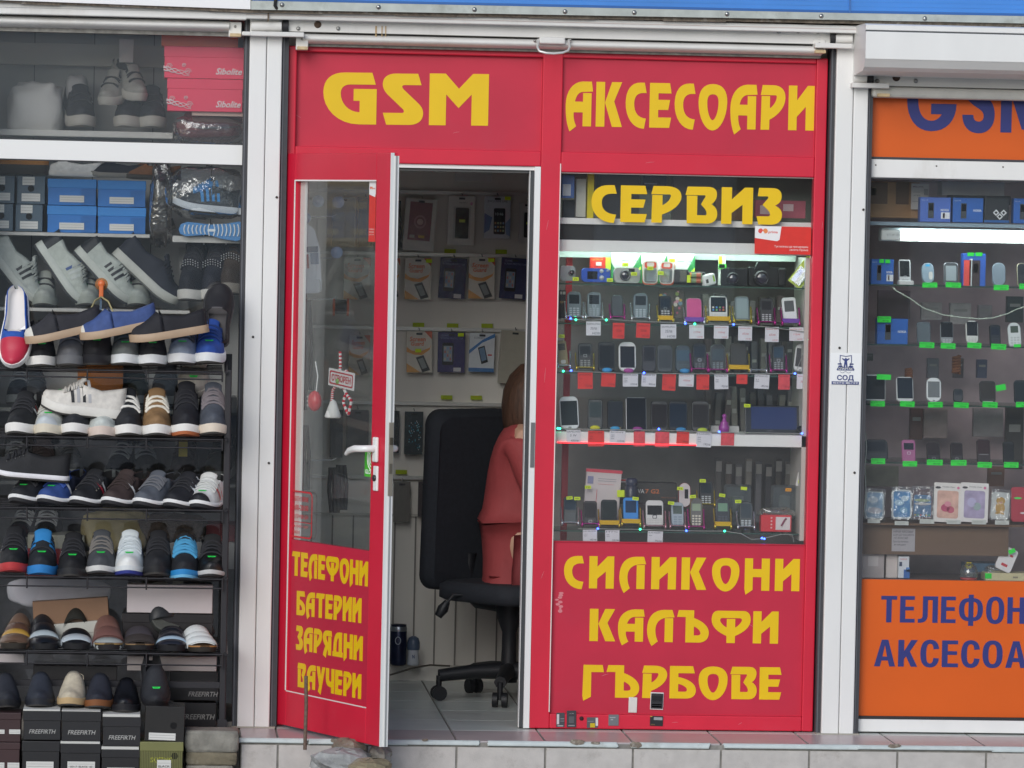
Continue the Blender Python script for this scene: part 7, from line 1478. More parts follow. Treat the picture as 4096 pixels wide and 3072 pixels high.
carton('black battery with white frame and small print under the lettering', X4(827), Y4(1102), X4(932), Y4(1230), .014, 'dcdcdc', .006, name='phone_battery', cat='battery', group=BT, tilt=1.5, lines=((.08, .06, .84, .88, '2a2b2f'), (.08, .49, .84, .015, 'd0d0d0'), (.14, .14, .7, .08, '9a9a9c'), (.14, .27, .7, .06, '8a8a8c')) + tuple((.14, .55 + .05 * i, .72, .018, '6a6b70') for i in range(5)), texts=(('SAMSUNG', .45, .84, .06, .6, 'e0e0e0', .02),))
b = MB(); b.lathe([(0, -.001), (.008, -.001), (.008, .001)], M('3a1a20', .8), S(2326, 2874, -.001), 14, Y3); b.build('screw_plug', label='dark round plug hole in the red bottom rail', cat='plug')
# can and roll-on on the ledge
o = prop('dark blue metal can standing on the wall ledge', 'drink_can', 'can', 1592, 2661, 1.6); k = U(1.6); H = 164 * k; b = MB(); b.lathe([(0, 0), (.026, 0), (.032, .006), (.033, H * .1), (.033, H * .9), (.030, H * .95), (.031, H), (.028, H - .003), (0, H - .004)], M('232a44', .3, .4, var=.3, sc_=30), n=22); b.build('body', o); b = MB(); b.lathe([(.0335, H * .84), (.0338, H * .9), (.031, H * .955)], M('9aa0a8', .3, .7), n=22); b.poly([oval(-.004, H * .62, .012, .016, 16), oval(-.004, H * .62, .009, .013, 16)[::-1]], M('a9b0bc', .4), Vector((0, -.0345, 0)), depth=.0005); b.build('band', o)
o = prop('white roll-on deodorant with blue-grey cap on the wall ledge', 'roll_on', 'deodorant', 1652, 2661, 1.6); b = MB(); b.lathe([(0, 0), (.022, 0), (.025, .01), (.021, .05), (.023, .062)], M('c9cdd4', .4), n=18); b.text('N', M('3a4a7c', .5), Vector((-.005, -.0245, .03)), .014, .009, bold=.03); b.build('bottle', o); b = MB(); b.lathe([(.025, .062), (.026, .072), (.026, .09), (.02, .108), (.008, .116), (0, .117)], M('55657c', .4), n=18); b.build('cap', o)
b = MB(); b.tube([S(1560, 2700, 1.6), S(1640, 2675, 1.6), S(1720, 2660, 1.62), S(1800, 2664, 1.64)], .004, M('5c564e', .6), 6); b.build('cable', label='brownish cable lying along the wall ledge', cat='cable')
# office chair
CB_ = M('282b32', .85, var=.12, sc_=60, bump=.3, bs=400); CP = M('202125', .5)
cc = S(2035, 2700, .98); cz = FL; yaw = R(-50)              # chair faces right and a little to the street
CH = empty('office_chair', Vector((cc.x, .98, cz)), 'black fabric office chair with high back standing in the doorway', 'chair')
def put_ch(b, name): o = b.build(name, CH); return o
fx, fy = math.cos(yaw), math.sin(yaw); rxv = Vector((fy, -fx, 0)); fw = Vector((fx, fy, 0)); YB = .98 - fy * .25
tb = S(1862, 1634, YB); bb_ = S(1862, 2352, YB); zt_, zb2 = tb.z - cz, bb_.z - cz
bc = Vector((S(1866, 2000, YB).x - cc.x, YB - .98, 0)); hw = .222
b = MB(); rings = []
for off, kk in ((-.035, .9), (-.02, 1.0), (.02, 1.0), (.04, .9)):
    rings.append([bc + rxv * (x * kk) + fw * (off - .35 * x * x + .05 * math.sin((z - zb2) * 4)) + Z3 * (zb2 + (z - zb2) * (kk * .5 + .5) + (1 - kk) * .04) for x, z in rr(-hw, hw, zb2, zt_, .075, 7)])
b.loft(rings, CB_); put_ch(b, 'backrest')
sc0 = bc + fw * .25; zs_ = S(2000, 2372, .85).z - cz
b = MB(); rings = []
for dz, kk in ((-.04, .9), (-.028, 1), (.02, 1), (.035, .9)): rings.append([sc0 + rxv * (x * kk) + fw * (y * kk) + Z3 * (zs_ + dz) for x, y in rr(-.22, .22, -.21, .23, .08, 6)])
b.loft(rings, CB_); put_ch(b, 'seat')
b = MB(); b.tube([bc + fw * .02 + Z3 * (zb2 + .14), bc + fw * .0 + Z3 * (zb2 + .0), bc + fw * .08 + Z3 * (zs_ - .05), sc0 + Z3 * (zs_ - .055)], [.03, .032, .034, .036], CP, 8); put_ch(b, 'back_bracket')
b = MB(); b.tube([Vector((sc0.x, sc0.y, zs_ - .04)), Vector((sc0.x, sc0.y, zs_ - .1)), Vector((sc0.x, sc0.y, zs_ - .16)), Vector((sc0.x, sc0.y, .2)), Vector((sc0.x, sc0.y, .07))], [.06, .05, .028, .028, .034], CP, 14); put_ch(b, 'column')
lv = S(1985, 2378, .82) - CH.location
b = MB(); P0 = Vector((sc0.x, sc0.y, zs_ - .07)); b.tube([P0, S(1985, 2380, .9) - CH.location, S(1812, 2380, .86) - CH.location, S(1790, 2410, .86) - CH.location], .006, CP, 8); b.tube([S(1790, 2405, .86) - CH.location, S(1772, 2435, .86) - CH.location, S(1752, 2466, .86) - CH.location], [.011, .022, .014], CP, 8); put_ch(b, 'lever')
for i in range(5):
    a_ = R(187 + 72 * i); e = Vector((math.cos(a_), math.sin(a_), 0)); b = MB(); p0 = Vector((sc0.x, sc0.y, .115)); p1 = p0 + e * .27 - Z3 * .02
    b.tube([p0, p0.lerp(p1, .5) + Z3 * .006, p1], [.034, .028, .024], CP, 8); lg = put_ch(b, 'base_leg')
    b = MB(); ax = Vector((-e.y, e.x, 0)); q = Vector((p1.x, p1.y, .029))
    for s_ in (-1, 1): b.tube([q + ax * s_ * .008, q + ax * s_ * .028], .028, CP, 14)
    b.tube([p1, q], .011, CP, 8); cst = b.build('caster', lg)
# seated person
def skinned(name, J, E, m, parent, sub=2):
    me = bpy.data.meshes.new(name); names = list(J); me.from_pydata([J[n][0] for n in names], [(names.index(a), names.index(b_)) for a, b_ in E], [])
    o = bpy.data.objects.new(name, me); COL.objects.link(o); o.parent = parent; me.materials.append(m)
    md = o.modifiers.new('skin', 'SKIN'); md.use_smooth_shade = True
    for i, n in enumerate(names):
        v = me.skin_vertices[0].data[i]; r_ = J[n][1]; v.radius = r_ if isinstance(r_, tuple) else (r_, r_); v.use_root = (i == 0)
    s_ = o.modifiers.new('sub', 'SUBSURF'); s_.levels = s_.render_levels = sub; return o
po = S(2085, 2290, .98)
PE = empty('person', po, 'person with long brown hair in a red jacket sitting on the office chair, turned away', 'person')
Q = lambda px, py, Y: S(px, py, Y) - po
SKIN = M('c69c84', .6); JKT = M('9c4042', .75, var=.08, sc_=14, bump=.4, bs=40); TRS = M('85373a', .75, var=.06, bump=.3, bs=60)
J = {'pel': (Q(2085, 2230, .98), .12), 'sp1': (Q(2072, 2080, .98), .12), 'sp2': (Q(2082, 1900, .98), .118), 'chest': (Q(2100, 1770, .98), .13), 'neck': (Q(2118, 1678, .97), .055), 'head': (Q(2140, 1610, .96), .085), 'crown': (Q(2150, 1540, .95), .085),
     'shR': (Q(2085, 1760, .80), .062), 'elR': (Q(2150, 1980, .78), .036), 'wrR': (Q(2330, 2010, .86), .032), 'shL': (Q(2140, 1760, 1.16), .062), 'elL': (Q(2210, 1980, 1.22), .045), 'wrL': (Q(2360, 2010, 1.1), .032),
     'knR': (Q(2500, 2270, .95), .065), 'anR': (Q(2530, 2690, .98), .042), 'toR': (Q(2640, 2730, .98), .035), 'knL': (Q(2500, 2270, 1.2), .065), 'anL': (Q(2530, 2690, 1.2), .042), 'toL': (Q(2640, 2730, 1.2), .035), 'hipR': (Q(2140, 2270, .89), .1), 'hipL': (Q(2140, 2270, 1.1), .1)}
E_ = [('pel', 'sp1'), ('sp1', 'sp2'), ('sp2', 'chest'), ('chest', 'neck'), ('neck', 'head'), ('head', 'crown'), ('chest', 'shR'), ('shR', 'elR'), ('elR', 'wrR'), ('chest', 'shL'), ('shL', 'elL'), ('elL', 'wrL'), ('pel', 'hipR'), ('hipR', 'knR'), ('knR', 'anR'), ('anR', 'toR'), ('pel', 'hipL'), ('hipL', 'knL'), ('knL', 'anL'), ('anL', 'toL')]
for sd_, yy in (('R', .86), ('L', 1.1)):
    J['pm' + sd_] = (Q(2410, 2012, yy), .03); E_.append(('wr' + sd_, 'pm' + sd_))
    for i in range(4): J['f%d%s' % (i, sd_)] = (Q(2500 + (0, 14, 10, -8)[i], 2030 + (0, 4, 4, 2)[i], yy - .03 + .02 * i), .009); E_.append(('pm' + sd_, 'f%d%s' % (i, sd_)))
    J['th' + sd_] = (Q(2440, 1985, yy - .04), .01); E_.append(('pm' + sd_, 'th' + sd_))
skinned('body', J, E_, SKIN, PE)
gr = lambda n, k_: (J[n][0], J[n][1] * k_)
J['wrR'] = (J['wrR'][0], .026)
JJ = {n: gr(n, 1.22) for n in ('pel', 'sp1', 'sp2', 'chest', 'shR', 'elR', 'shL', 'elL')}; JJ['hem'] = (Q(2082, 2300, .98), .128); JJ['col'] = (Q(2112, 1700, .97), .075); JJ['elR'] = (J['elR'][0], .066); JJ['wR'] = (J['wrR'][0], .055); JJ['wL'] = (J['wrL'][0], .045)
skinned('jacket', JJ, [('pel', 'hem'), ('pel', 'sp1'), ('sp1', 'sp2'), ('sp2', 'chest'), ('chest', 'col'), ('chest', 'shR'), ('shR', 'elR'), ('elR', 'wR'), ('chest', 'shL'), ('shL', 'elL'), ('elL', 'wL')], JKT, PE)
JT = {'pel': (Q(2062, 2262, .98), .135), 'hipR': (Q(2140, 2275, .89), .118), 'knR': gr('knR', 1.2), 'anR': gr('anR', 1.3), 'hipL': (Q(2140, 2275, 1.1), .118), 'knL': gr('knL', 1.2), 'anL': gr('anL', 1.3)}
skinned('trousers', JT, [('pel', 'hipR'), ('hipR', 'knR'), ('knR', 'anR'), ('pel', 'hipL'), ('hipL', 'knL'), ('knL', 'anL')], TRS, PE)
b = MB(); HRM = M('4a3428', .55, var=.35, sc_=120, stretch=(1, 1, .08), bump=.6, bs=90); rings = []
for (px, py, ra, rb) in ((2160, 1455, .02, .02), (2158, 1466, .07, .07), (2152, 1510, .105, .105), (2140, 1570, .118, .12), (2126, 1630, .112, .125), (2116, 1680, .1, .12), (2104, 1715, .085, .11), (2100, 1735, .05, .08)):
    c_ = Q(px, py, .95); rings.append([c_ + Vector((math.cos(t) * ra * (1 + .04 * math.sin(7 * t)), math.sin(t) * rb * (1 + .04 * math.sin(9 * t)), .008 * math.sin(5 * t))) for t in [2 * math.pi * j / 28 for j in range(28)]])
b.loft(rings, HRM); b.build('hair', PE)
# ---------------------------------------------------------------- orange phone shop window
def X6(c): return 3000 + c / 2.0183
def Y6(c): return 700 + c / 2.0183
def Y7(c): return 1500 + c / 2.0183
DO = .085
xo0, xo9 = xo + .012, XR0
def oshelf(label, y, m=SG, thick=6, edge='33463f'):
    b = MB(); z = sz(3790, y, DO); b.box(xo0, xo9, DO + .001, .42, z - thick * U(), z, m); b.box(xo0, xo9, DO - .001, DO + .0008, z - thick * U(), z, M(edge, .2)); return b.build('glass_shelf', label=label, cat='shelf', group='shelves in the orange shop window')
oshelf('bluish top shelf above the lit tube in the orange shop', 892, M('8fa0ac', .3), 14, '8495a2')
for y, lab in ((1142, 'glass shelf with the first phone row of the orange shop'), (1381, 'glass shelf with the second phone row of the orange shop'), (1620, 'glass shelf with the third phone row of the orange shop'), (1852, 'glass shelf with the fourth phone row of the orange shop')): oshelf(lab, y)
oshelf('brown shelf with boxed phone cases in the orange shop', 2096, M('6e5644', .5), 8, '6e5644')
b = MB(); a, c, z0, z1 = rect(3440, 2102, 4034, 2220, .12); b.box(a, c, .12, .14, z0, z1, M('6b5340', .5, var=.12, sc_=6, stretch=(.2, 1, 3))); b.build('wooden_board', label='brown wooden board under the boxed phone cases', cat='board')
oshelf('bottom shelf of the orange shop window', 2322, M('5a4c48', .6), 10, '5a4c48')
# lamp
o = empty('tube_lamp', S(3800, 940, .13), 'bright fluorescent tube lamp under the top shelf of the orange shop', 'lamp')
b = MB(); a, c, z0, z1 = rect(3524, 916, 4140, 970, .14); b.box(a, c, .15, .2, z0, z1, M('d6d8d6', .4), .004); b2 = b.build('fitting'); b2.parent = o; b2.matrix_parent_inverse = Matrix.Translation(-o.location)
b = MB(); a, c, z0, z1 = rect(3524, 918, 3604, 962, .115); b.box(a, c, .11, .16, z0, z1, M('c6c8c6', .4), .006); b.text('V.T-W CE', M('7a7c7c', .6), Vector((a + .02, .1085, (z0 + z1) / 2 - .003)), .008, .045); b2 = b.build('end_cap'); b2.parent = o; b2.matrix_parent_inverse = Matrix.Translation(-o.location)
b = MB(); p0, p1 = S(3606, 944, .125), S(4160, 951, .125); b.tube([p0, p1], .0135, M('f2fffc', .4, emit=14.0), 14); b2 = b.build('tube'); b2.parent = o; b2.matrix_parent_inverse = Matrix.Translation(-o.location)
OB_ = 'blue phone boxes in the orange shop window'
def bluebox(lab, x0, y0, x1, y1, Y=.13, pic=True, word_='NOKIA', col='2260b4', badge=False):
    ln_ = []
    if pic: ln_ += [(.27, .16, .18, .62, '3a3c40'), (.29, .46, .14, .28, 'd86a5a')]
    if badge: ln_ += [(.68, .14, .28, .26, 'e0e0e4'), (.74, .17, .06, .2, 'c83a3a')]
    carton(lab, x0, y0, x1, y1, Y, col, .05, name='phone_box', cat='box', group=OB_, lines=tuple(ln_), texts=((word_, .8, .45, .09, .26, 'e8ecf2', .02), ('Nokia 108', .16, .86, .05, .2, 'c9d4e6', 0)))
bluebox('paler blue phone box with pale badge, first on the top shelf', X6(1370), Y6(180), X6(1625), Y6(380), badge=True, col='4a6cc0')
bluebox('plain blue phone box, second on the top shelf', X6(1635), Y6(185), X6(1888), Y6(383))
carton('black box with white diamond emblem and blue edge on the top shelf', X6(1892), Y6(185), X6(2095), Y6(385), .13, '1c1e22', .05, name='phone_box', cat='box', group=OB_, lines=((0, 0, 1, .1, '1f5a9c'),))
b = MB(); c_ = S(X6(2017), Y6(318), .1275)
for (dx, dz) in ((-.014, .006), (.014, .006), (0, -.008), (-.0, .0)):
    if dz: b.poly([[(dx, dz + .012), (dx + .012, dz), (dx, dz - .012), (dx - .012, dz)], [(dx, dz + .006), (dx - .006, dz), (dx, dz - .006), (dx + .006, dz)]], M('d6d8da', .5), c_, depth=.0006)
b.build('diamond_badge', label='white outlined diamond emblem on the black box', cat='emblem')
bluebox('blue phone box cut by the picture edge on the top shelf', X6(2125), Y6(190), X6(2330), Y6(392), word_='108')
carton('large tan carton with brown stencilled shapes behind the blue boxes', X6(955), Y6(55), X6(1375), Y6(346), .3, 'bb9168', .1, name='carton', cat='carton', lines=((.0, .38, .37, .6, '6d5342'), (.04, .62, .1, .2, 'c9b8a0'), (.53, .38, .25, .62, '6d5342')), var=.12)
carton('white delivery label sheet on the tan carton', X6(1297), Y6(70), X6(1448), Y6(278), .28, 'dcd6d2', .002, name='label_sheet', cat='label', texts=(('MILUPA', .4, .85, .06, .55, '8a5a6a', .01), ('APTAMIL', .35, .52, .05, .4, '6a6a70', 0)), lines=((.72, .55, .2, .25, '9a9698'), (.1, .3, .35, .02, 'b0a8a8'), (.1, .66, .4, .02, 'b0a8a8')))
carton('long white box high behind the blue boxes', X6(1545), Y6(55), X6(2060), Y6(166), .3, 'c6c6cc', .1, name='carton', cat='carton')
carton('black box lid under the long white box', X6(1625), Y6(166), X6(2110), Y6(240), .27, '222226', .1, name='carton', cat='carton')
# phones
c6 = lambda cx, cy: (X6(cx), Y6(cy)); c7 = lambda cx, cy: (X6(cx), Y7(cy))
def orow(items, grp, conv):
    for (lab, cx, yb, w_, h_, kw) in items:
        px, py = conv(cx, yb); phone(lab, px, py, w_ / 2.0183, h_ / 2.0183, DO + .03, group=grp, **kw)
orow([
 ('tall silver phone with black face on a white block', 1255, 885, 100, 205, dict(body='b9bcbe', scr=SCR('202428', .08, .32, .8, .62), keys=(.1, .06, .8, .18, 1, 2, 'a0a4a6'), joy=(.3, 'c6c8ca'), rim='d4d6d8')),
 ('silver-blue phone with hand-written paper strip', 1442, 872, 100, 165, dict(body='8496a4', scr=(.3, .82, .36, .1, '3aa0d0'), keys=(.5, .04, .42, .66, 1, 1, 'c9c6c0'), r=.3)),
 ('dark phone with silver screen between green tags', 1625, 876, 118, 172, dict(body='33363a', scr=SCR('8d959a', .14, .14, .72, .7), rim='a8acb0')),
 ('plain grey-blue phone showing its back', 2012, 895, 108, 190, dict(body='6f7c88', r=.3)),
 ('black phone cut by the picture edge in the first row', 2225, 900, 130, 190, dict(body='1e1f22', scr=SCR('2a2c30'), rim='b0a890'))], 'phones in the first row of the orange shop', c6)
b = MB(); a, c, z0, z1 = rect(X6(1200), Y6(852), X6(1322), Y6(893), .095); b.box(a, c, .09, .13, z0, z1, M('c9cac8', .4), .004); b.build('display_block', label='white display block under the tall silver phone', cat='block')
bluebox('blue phone box with red corner, left end of the first row', X6(975), Y6(680), X6(1165), Y6(885), .14, badge=True)
carton('blue and red phone box with tilted phone picture in the first row', X6(1715), Y6(635), X6(1908), Y6(900), .14, '2a58b0', .05, name='phone_box', cat='box', group=OB_, lines=((.06, .02, .3, .78, 'd8483c'), (.3, .0, .12, .84, 'd8d8da'), (.4, .0, .34, .8, '3a2c2c'), (.46, .42, .2, .28, 'd8802c')))
orow([
 ('grey phone in shrink film in the second row', 1408, 1362, 112, 178, dict(body='5a6268', scr=SCR('5f686e', .1, .1, .8, .8), flat=.15)),
 ('black slider phone with silver base', 1592, 1362, 105, 178, dict(body='8c9094', scr=SCR('1c1d20', .04, .3, .92, .68), keys=KP('b0b2b4', .03, .2, 3, 2), r=.2)),
 ('white phone with black upper half', 1798, 1360, 100, 188, dict(body='d4d4d0', scr=SCR('24262a', .06, .34, .88, .6), keys=KP('bdbdb8', .05, .22), r=.25)),
 ('black candy-bar phone in the second row', 1985, 1378, 90, 170, dict(body='1e2026', scr=SCR('262c3a'), keys=KP('3c3e44'))),
 ('white basic phone at the right end of the second row', 2145, 1398, 105, 210, dict(body='cfd3d3', scr=SCR('4a564c', .2, .6, .6, .26), keys=KP('b5b9b9', .06, .4), r=.3, tilt=-3))], 'phones in the second row of the orange shop', c6)
bluebox('blue phone box in the second row under a large green tag', X6(1022), Y6(1160), X6(1280), Y6(1364), .14)
orow([
 ('large black phone with white frame at the window edge', 1012, 205, 165, 210, dict(body='cfd1d0', scr=(.05, .05, .92, .9, '1a1a1e'), r=.06)),
 ('black smartphone with white lower rim', 1255, 212, 140, 198, dict(body='d6d8d8', scr=(.05, .12, .9, .84, '232a34'), r=.12)),
 ('white smartphone with grey screen in the third row', 1485, 215, 120, 195, dict(body='dcdfe0', scr=SCR('767a7c', .1, .18, .8, .66), r=.25, home=True)),
 ('small dark phone beside the white smartphone', 1682, 215, 80, 105, dict(body='2a2c30', scr=SCR('30343a'), r=.2)),
 ('dark grey smartphone with thin silver foot', 1922, 218, 130, 172, dict(body='35322f', scr=SCR('3c3734', .06, .14, .88, .78), keys=(.04, .0, .92, .05, 1, 1, 'b0b0ae'))),
 ('black smartphone cut by the picture edge in the third row', 2205, 225, 140, 185, dict(body='202226', scr=SCR('262c30', .06, .1, .88, .8)))], 'phones in the third row of the orange shop', c7)
orow([
 ('black sideways slider phone with keyboard', 1022, 690, 195, 170, dict(body='1c1e22', scr=SCR('262c34', .12, .44, .76, .46), keys=(.06, .06, .88, .3, 10, 3, '3c4046'))),
 ('pink phone in a flip cover window', 1285, 702, 112, 180, dict(body='a8608c', scr=SCR('2a2c38', .14, .55, .72, .3), joy=(.4, 'd8c8d0'))),
 ('dark phone with oval key, left one of two alike', 1486, 690, 110, 150, dict(body='2c2426', scr=SCR('30282a', .08, .3, .84, .64), joy=(.12, '8a8486'))),
 ('dark phone with oval key, right one of two alike', 1672, 694, 100, 150, dict(body='2a2224', scr=SCR('2e2628', .08, .3, .84, .64), joy=(.12, '9a9496'))),
 ('dark reddish phone with thin silver line', 1890, 705, 110, 185, dict(body='2e2022', scr=SCR('3a2a2c', .06, .4, .88, .56), keys=(.02, .33, .96, .03, 1, 1, 'a8a4a4'))),
 ('black smartphone without frame in the fourth row', 2092, 706, 92, 170, dict(body='1b1d1e', scr=SCR('202224', .06, .1, .88, .8)))], 'phones in the fourth row of the orange shop', c7)
GT_ = 'green price labels of the orange shop'
def gtag(lab, x0, y0, x1, y1, conv, t='', Y=None, tilt=0.0):
    (a, b_), (c, d) = conv(x0, y0), conv(x1, y1); A, C, z0, z1 = rect(a, b_, c, d, Y or DO - .004); W, H = C - A, z1 - z0
    mb = MB(); mb.box(-W / 2, W / 2, 0, .001, -H / 2, H / 2, M('22e83c', .55)); im = M('1c5a2a', .7)
    if t:
        a_, *r_ = t.split('|'); mb.text(a_, im, Vector((-W * .46, -.0006, H * .14)), H * .2, W * .86)
        if r_: mb.text(r_[0], im, Vector((-W * .1, -.0006, -H * .34)), H * .28, W * .42, shear=.1)
    o = mb.build('price_label', loc=((A + C) / 2, Y or DO - .004, (z0 + z1) / 2), label=lab, cat='price label', group=GT_); o.rotation_euler = (0, R(tilt), 0)
for (x0, y0, x1, y1, cv, t, lab) in ((1392, 868, 1512, 909, c6, 'NOKIA 7230|65лв', 'green label under the phone with the paper strip'), (1580, 868, 1704, 909, c6, 'LG KP500|60лв', 'green label under the phone with silver screen'), (1968, 888, 2089, 930, c6, 'NOKIA C2|70лв', 'green label under the plain grey-blue phone'), (2175, 878, 2300, 922, c6, 'SONY|90лв', 'green label cut by the picture edge in the first row'), (1045, 680, 1082, 710, c6, '', 'small green label, left of two on the first-row blue box'), (1092, 682, 1130, 712, c6, '', 'small green label, right of two on the first-row blue box'), (1756, 626, 1810, 655, c6, '', 'small green label, left of two on the blue and red box'), (1822, 626, 1876, 655, c6, '', 'small green label, right of two on the blue and red box'), (1028, 1142, 1138, 1190, c6, 'НОВ|85лв', 'large green label reading 85 on the second-row blue box'), (1368, 1350, 1488, 1396, c6, 'NOKIA 6300|НОВ 85лв', 'green label under the shrink-filmed phone'), (1540, 1358, 1659, 1402, c6, 'SAMSUNG|40лв', 'green label under the black slider phone'), (1755, 1354, 1868, 1398, c6, 'NOKIA 2330|45лв', 'green label under the white phone with black upper half'), (1947, 1364, 2068, 1409, c6, 'NOKIA 1800|38лв', 'green label under the black candy-bar phone'), (2130, 1366, 2186, 1390, c6, '', 'small green label on the white basic phone'), (1024, -5, 1138, 38, c7, '', 'green label at the top of the large white-framed phone'), (973, 210, 1088, 254, c7, 'HTC|190лв', 'green label under the large white-framed phone'), (1212, 212, 1329, 256, c7, 'HTC DESIRE|220лв', 'green label reading 220 under the white-rimmed smartphone'), (1438, 218, 1556, 262, c7, 'SAMSUNG|90лв', 'green label under the white third-row smartphone'), (1645, 221, 1766, 265, c7, 'NOKIA|70лв', 'green label under the small dark phone'), (1877, 217, 1999, 262, c7, 'SONY|95лв', 'green label under the dark grey smartphone'), (2147, 218, 2270, 260, c7, 'ZTE|120лв', 'green label cut by the picture edge in the third row'), (978, 674, 1091, 719, c7, 'NOKIA N97|90лв', 'green label under the sideways slider phone'), (1233, 695, 1349, 739, c7, 'MOTOROLA V3|58лв', 'green label under the pink phone'), (1428, 684, 1556, 729, c7, 'NOKIA 6700|85лв', 'green label under the left dark phone with oval key'), (1622, 687, 1748, 732, c7, 'NOKIA 6700|75лв', 'green label under the right dark phone with oval key'), (1837, 703, 1953, 748, c7, 'SONY W595|65лв', 'green label under the dark reddish phone'), (2050, 704, 2168, 748, c7, 'LG|55лв', 'green label under the frameless black smartphone')):
    gtag(lab, x0, y0, x1, y1, cv, t, Y=.125 if y0 in (680, 682, 626, 1142) else None, tilt=rng.uniform(-2, 3))
gtag('curled green label standing beside the dark grey smartphone', 1985, 78, 2065, 126, c7, '', tilt=-12)
# cases on the brown shelf
CG = 'phone cases on the brown shelf'
def ocase(lab, x0, y0, x1, y1, col, win=None, pics=(), tilt=0.0, sleeve=False, title=None, r=.012):
    (a, b_), (c, d) = c7(x0, y0), c7(x1, y1); A, C, z0, z1 = rect(a, b_, c, d, DO + .03); W, H = C - A, z1 - z0; o = empty('phone_case', ((A + C) / 2, DO + .03, z0), lab, 'phone case', CG, (R(-8), R(tilt), 0))
    mb = MB(); mb.poly([rr(-W / 2, W / 2, 0, H, r if not title else .003)], M(col, .4, var=.04, sc_=40), depth=.014)
    if win: mb.rrect((win[0] - .5) * W, (win[1] - .5) * W, win[2] * H, win[3] * H, .008, M(win[4], .35, var=.25, sc_=28), Vector((0, -.0008, 0)), depth=.0006)
    for (u, v, ru, rv_, c_) in pics: mb.poly([oval((u - .5) * W, v * H, ru * W, rv_ * H, 14)], M(c_, .45), Vector((0, -.0014 - .0001 * len(mb.v) % .0008, 0)), depth=.0003)
    if title: mb.text(title, M('6a6468', .5), Vector((-W * .2, -.001, H * .88)), H * .035, W * .45); mb.box(-W * .04, W * .04, -.001, 0, H * .02, H * .06, M('c9c6c4', .5))
    mb.build('body', o)
    if sleeve: mb = MB(); mb.poly([rr(-W * .56, W * .56, -H * .05, H * 1.1, .004)], CLEAR('f0f2f2', .08, .1, .06, 'c9ccd0', .6), Vector((0, -.006, 0))); mb.build('clear_sleeve', o)
    return o
ocase('pale sky-blue case in a clear bag at the window edge', 930, 940, 1080, 1160, 'b9c0c4', (.08, .92, .04, .96, '7fa2c2'), ((.5, .3, .4, .12, 'c4c0c8'), (.4, .7, .3, .12, 'c0ccd8')), 2, True)
ocase('white-rimmed case with bright cloudy sky picture', 1148, 925, 1305, 1160, 'e6e8ea', (.07, .93, .05, .94, '3a8cc8'), ((.35, .55, .24, .1, 'b4d4e8'), (.65, .7, .2, .1, 'cfe2ee'), (.6, .3, .2, .1, '8ac0e0')), 1, True)
ocase('reddish grey sleeve with a phone home screen picture', 1312, 920, 1472, 1160, '6a4a50', (.06, .94, .06, .8, '4a7aa8'), ((.5, .62, .42, .05, 'b0bc8c'), (.5, .5, .42, .05, 'c8c0c0')) + tuple((.14 + .14 * i, .12, .05, .03, ('c8a83c', '5aa86a', 'c85a4a', '7a9ac8')[i % 4]) for i in range(6)), 1, True)
ocase('white boxed case with pink blossom picture', 1482, 870, 1708, 1188, 'e2dbd6', (.12, .88, .1, .8, 'd4a898'), ((.42, .36, .16, .1, 'b8486a'), (.6, .32, .14, .09, 'c05a70'), (.5, .46, .12, .07, 'd88a98'), (.86, .88, .05, .035, 'd87a9c'), (.14, .87, .1, .03, '3a3438')), 2, title='Mobile Case')
ocase('white boxed case with pale lilac picture', 1700, 870, 1922, 1188, 'e2dcda', (.12, .88, .1, .8, 'a89ab8'), ((.4, .5, .16, .12, 'b8b0d0'), (.6, .4, .14, .1, '98a8a8'), (.86, .88, .05, .035, 'd87a9c'), (.14, .87, .1, .03, '4a4448')), 2, title='Mobile Case')
ocase('white case with a plain yellow round figure', 1942, 945, 2085, 1165, 'dededc', None, ((.5, .42, .27, .22, 'd8a422'), (.5, .68, .25, .14, 'd8a422'), (.34, .22, .1, .04, 'd8a422'), (.66, .22, .1, .04, 'd8a422'), (.5, .62, .1, .03, 'c8583a')), 5, True)
ocase('red boxed case at the right picture edge', 2112, 905, 2290, 1185, 'a82236', None, ((.3, .68, .18, .03, '4fd85a'), (.6, .25, .2, .03, 'd8c8c8')), 0)
for i, (x0, x1, y0, y1, lab) in enumerate(((950, 1050, 1165, 1195, 'pale label strip under the clear-bagged case'), (1168, 1280, 1180, 1212, 'pale label strip under the sky picture case'), (1370, 1488, 1165, 1200, 'pale label strip under the home screen sleeve'), (1588, 1700, 1170, 1203, 'pale label strip under the blossom case'), (1790, 1908, 1170, 1205, 'pale label strip under the lilac case'), (1978, 2092, 1175, 1208, 'pale label strip with green corner under the yellow figure case'))):
    (a, b_), (c, d) = c7(x0, y0), c7(x1, y1); A, C, z0, z1 = rect(a, b_, c, d, DO - .01); mb = MB(); mb.box(A, C, DO - .01, DO - .009, z0, z1, M('c6c8c2', .4)); 
    for q_ in range(2): mb.box(A + .006, C - .012, DO - .0105, DO - .01, z0 + (z1 - z0) * (.3 + .3 * q_), z0 + (z1 - z0) * (.36 + .3 * q_), M('8d908a', .6))
    mb.build('label_strip', label=lab, cat='label', group='pale label strips on the brown shelf')
ptag('grey paper note with five typed lines taped to the wooden board', X6(1145), Y7(1240), X6(1332), Y7(1424), .118, 'a9a4a8', '54505a', (('НЯМА КАСОВИ', .06, .82, .09, .84), ('БОН ДО КАСИЕРА', .06, .68, .09, .88), ('НЕ ВНАСЯЙ', .08, .54, .09, .6), ('Пари без бележка', .04, .39, .09, .66), ('не връщаме', .1, .26, .08, .5)), group=None)
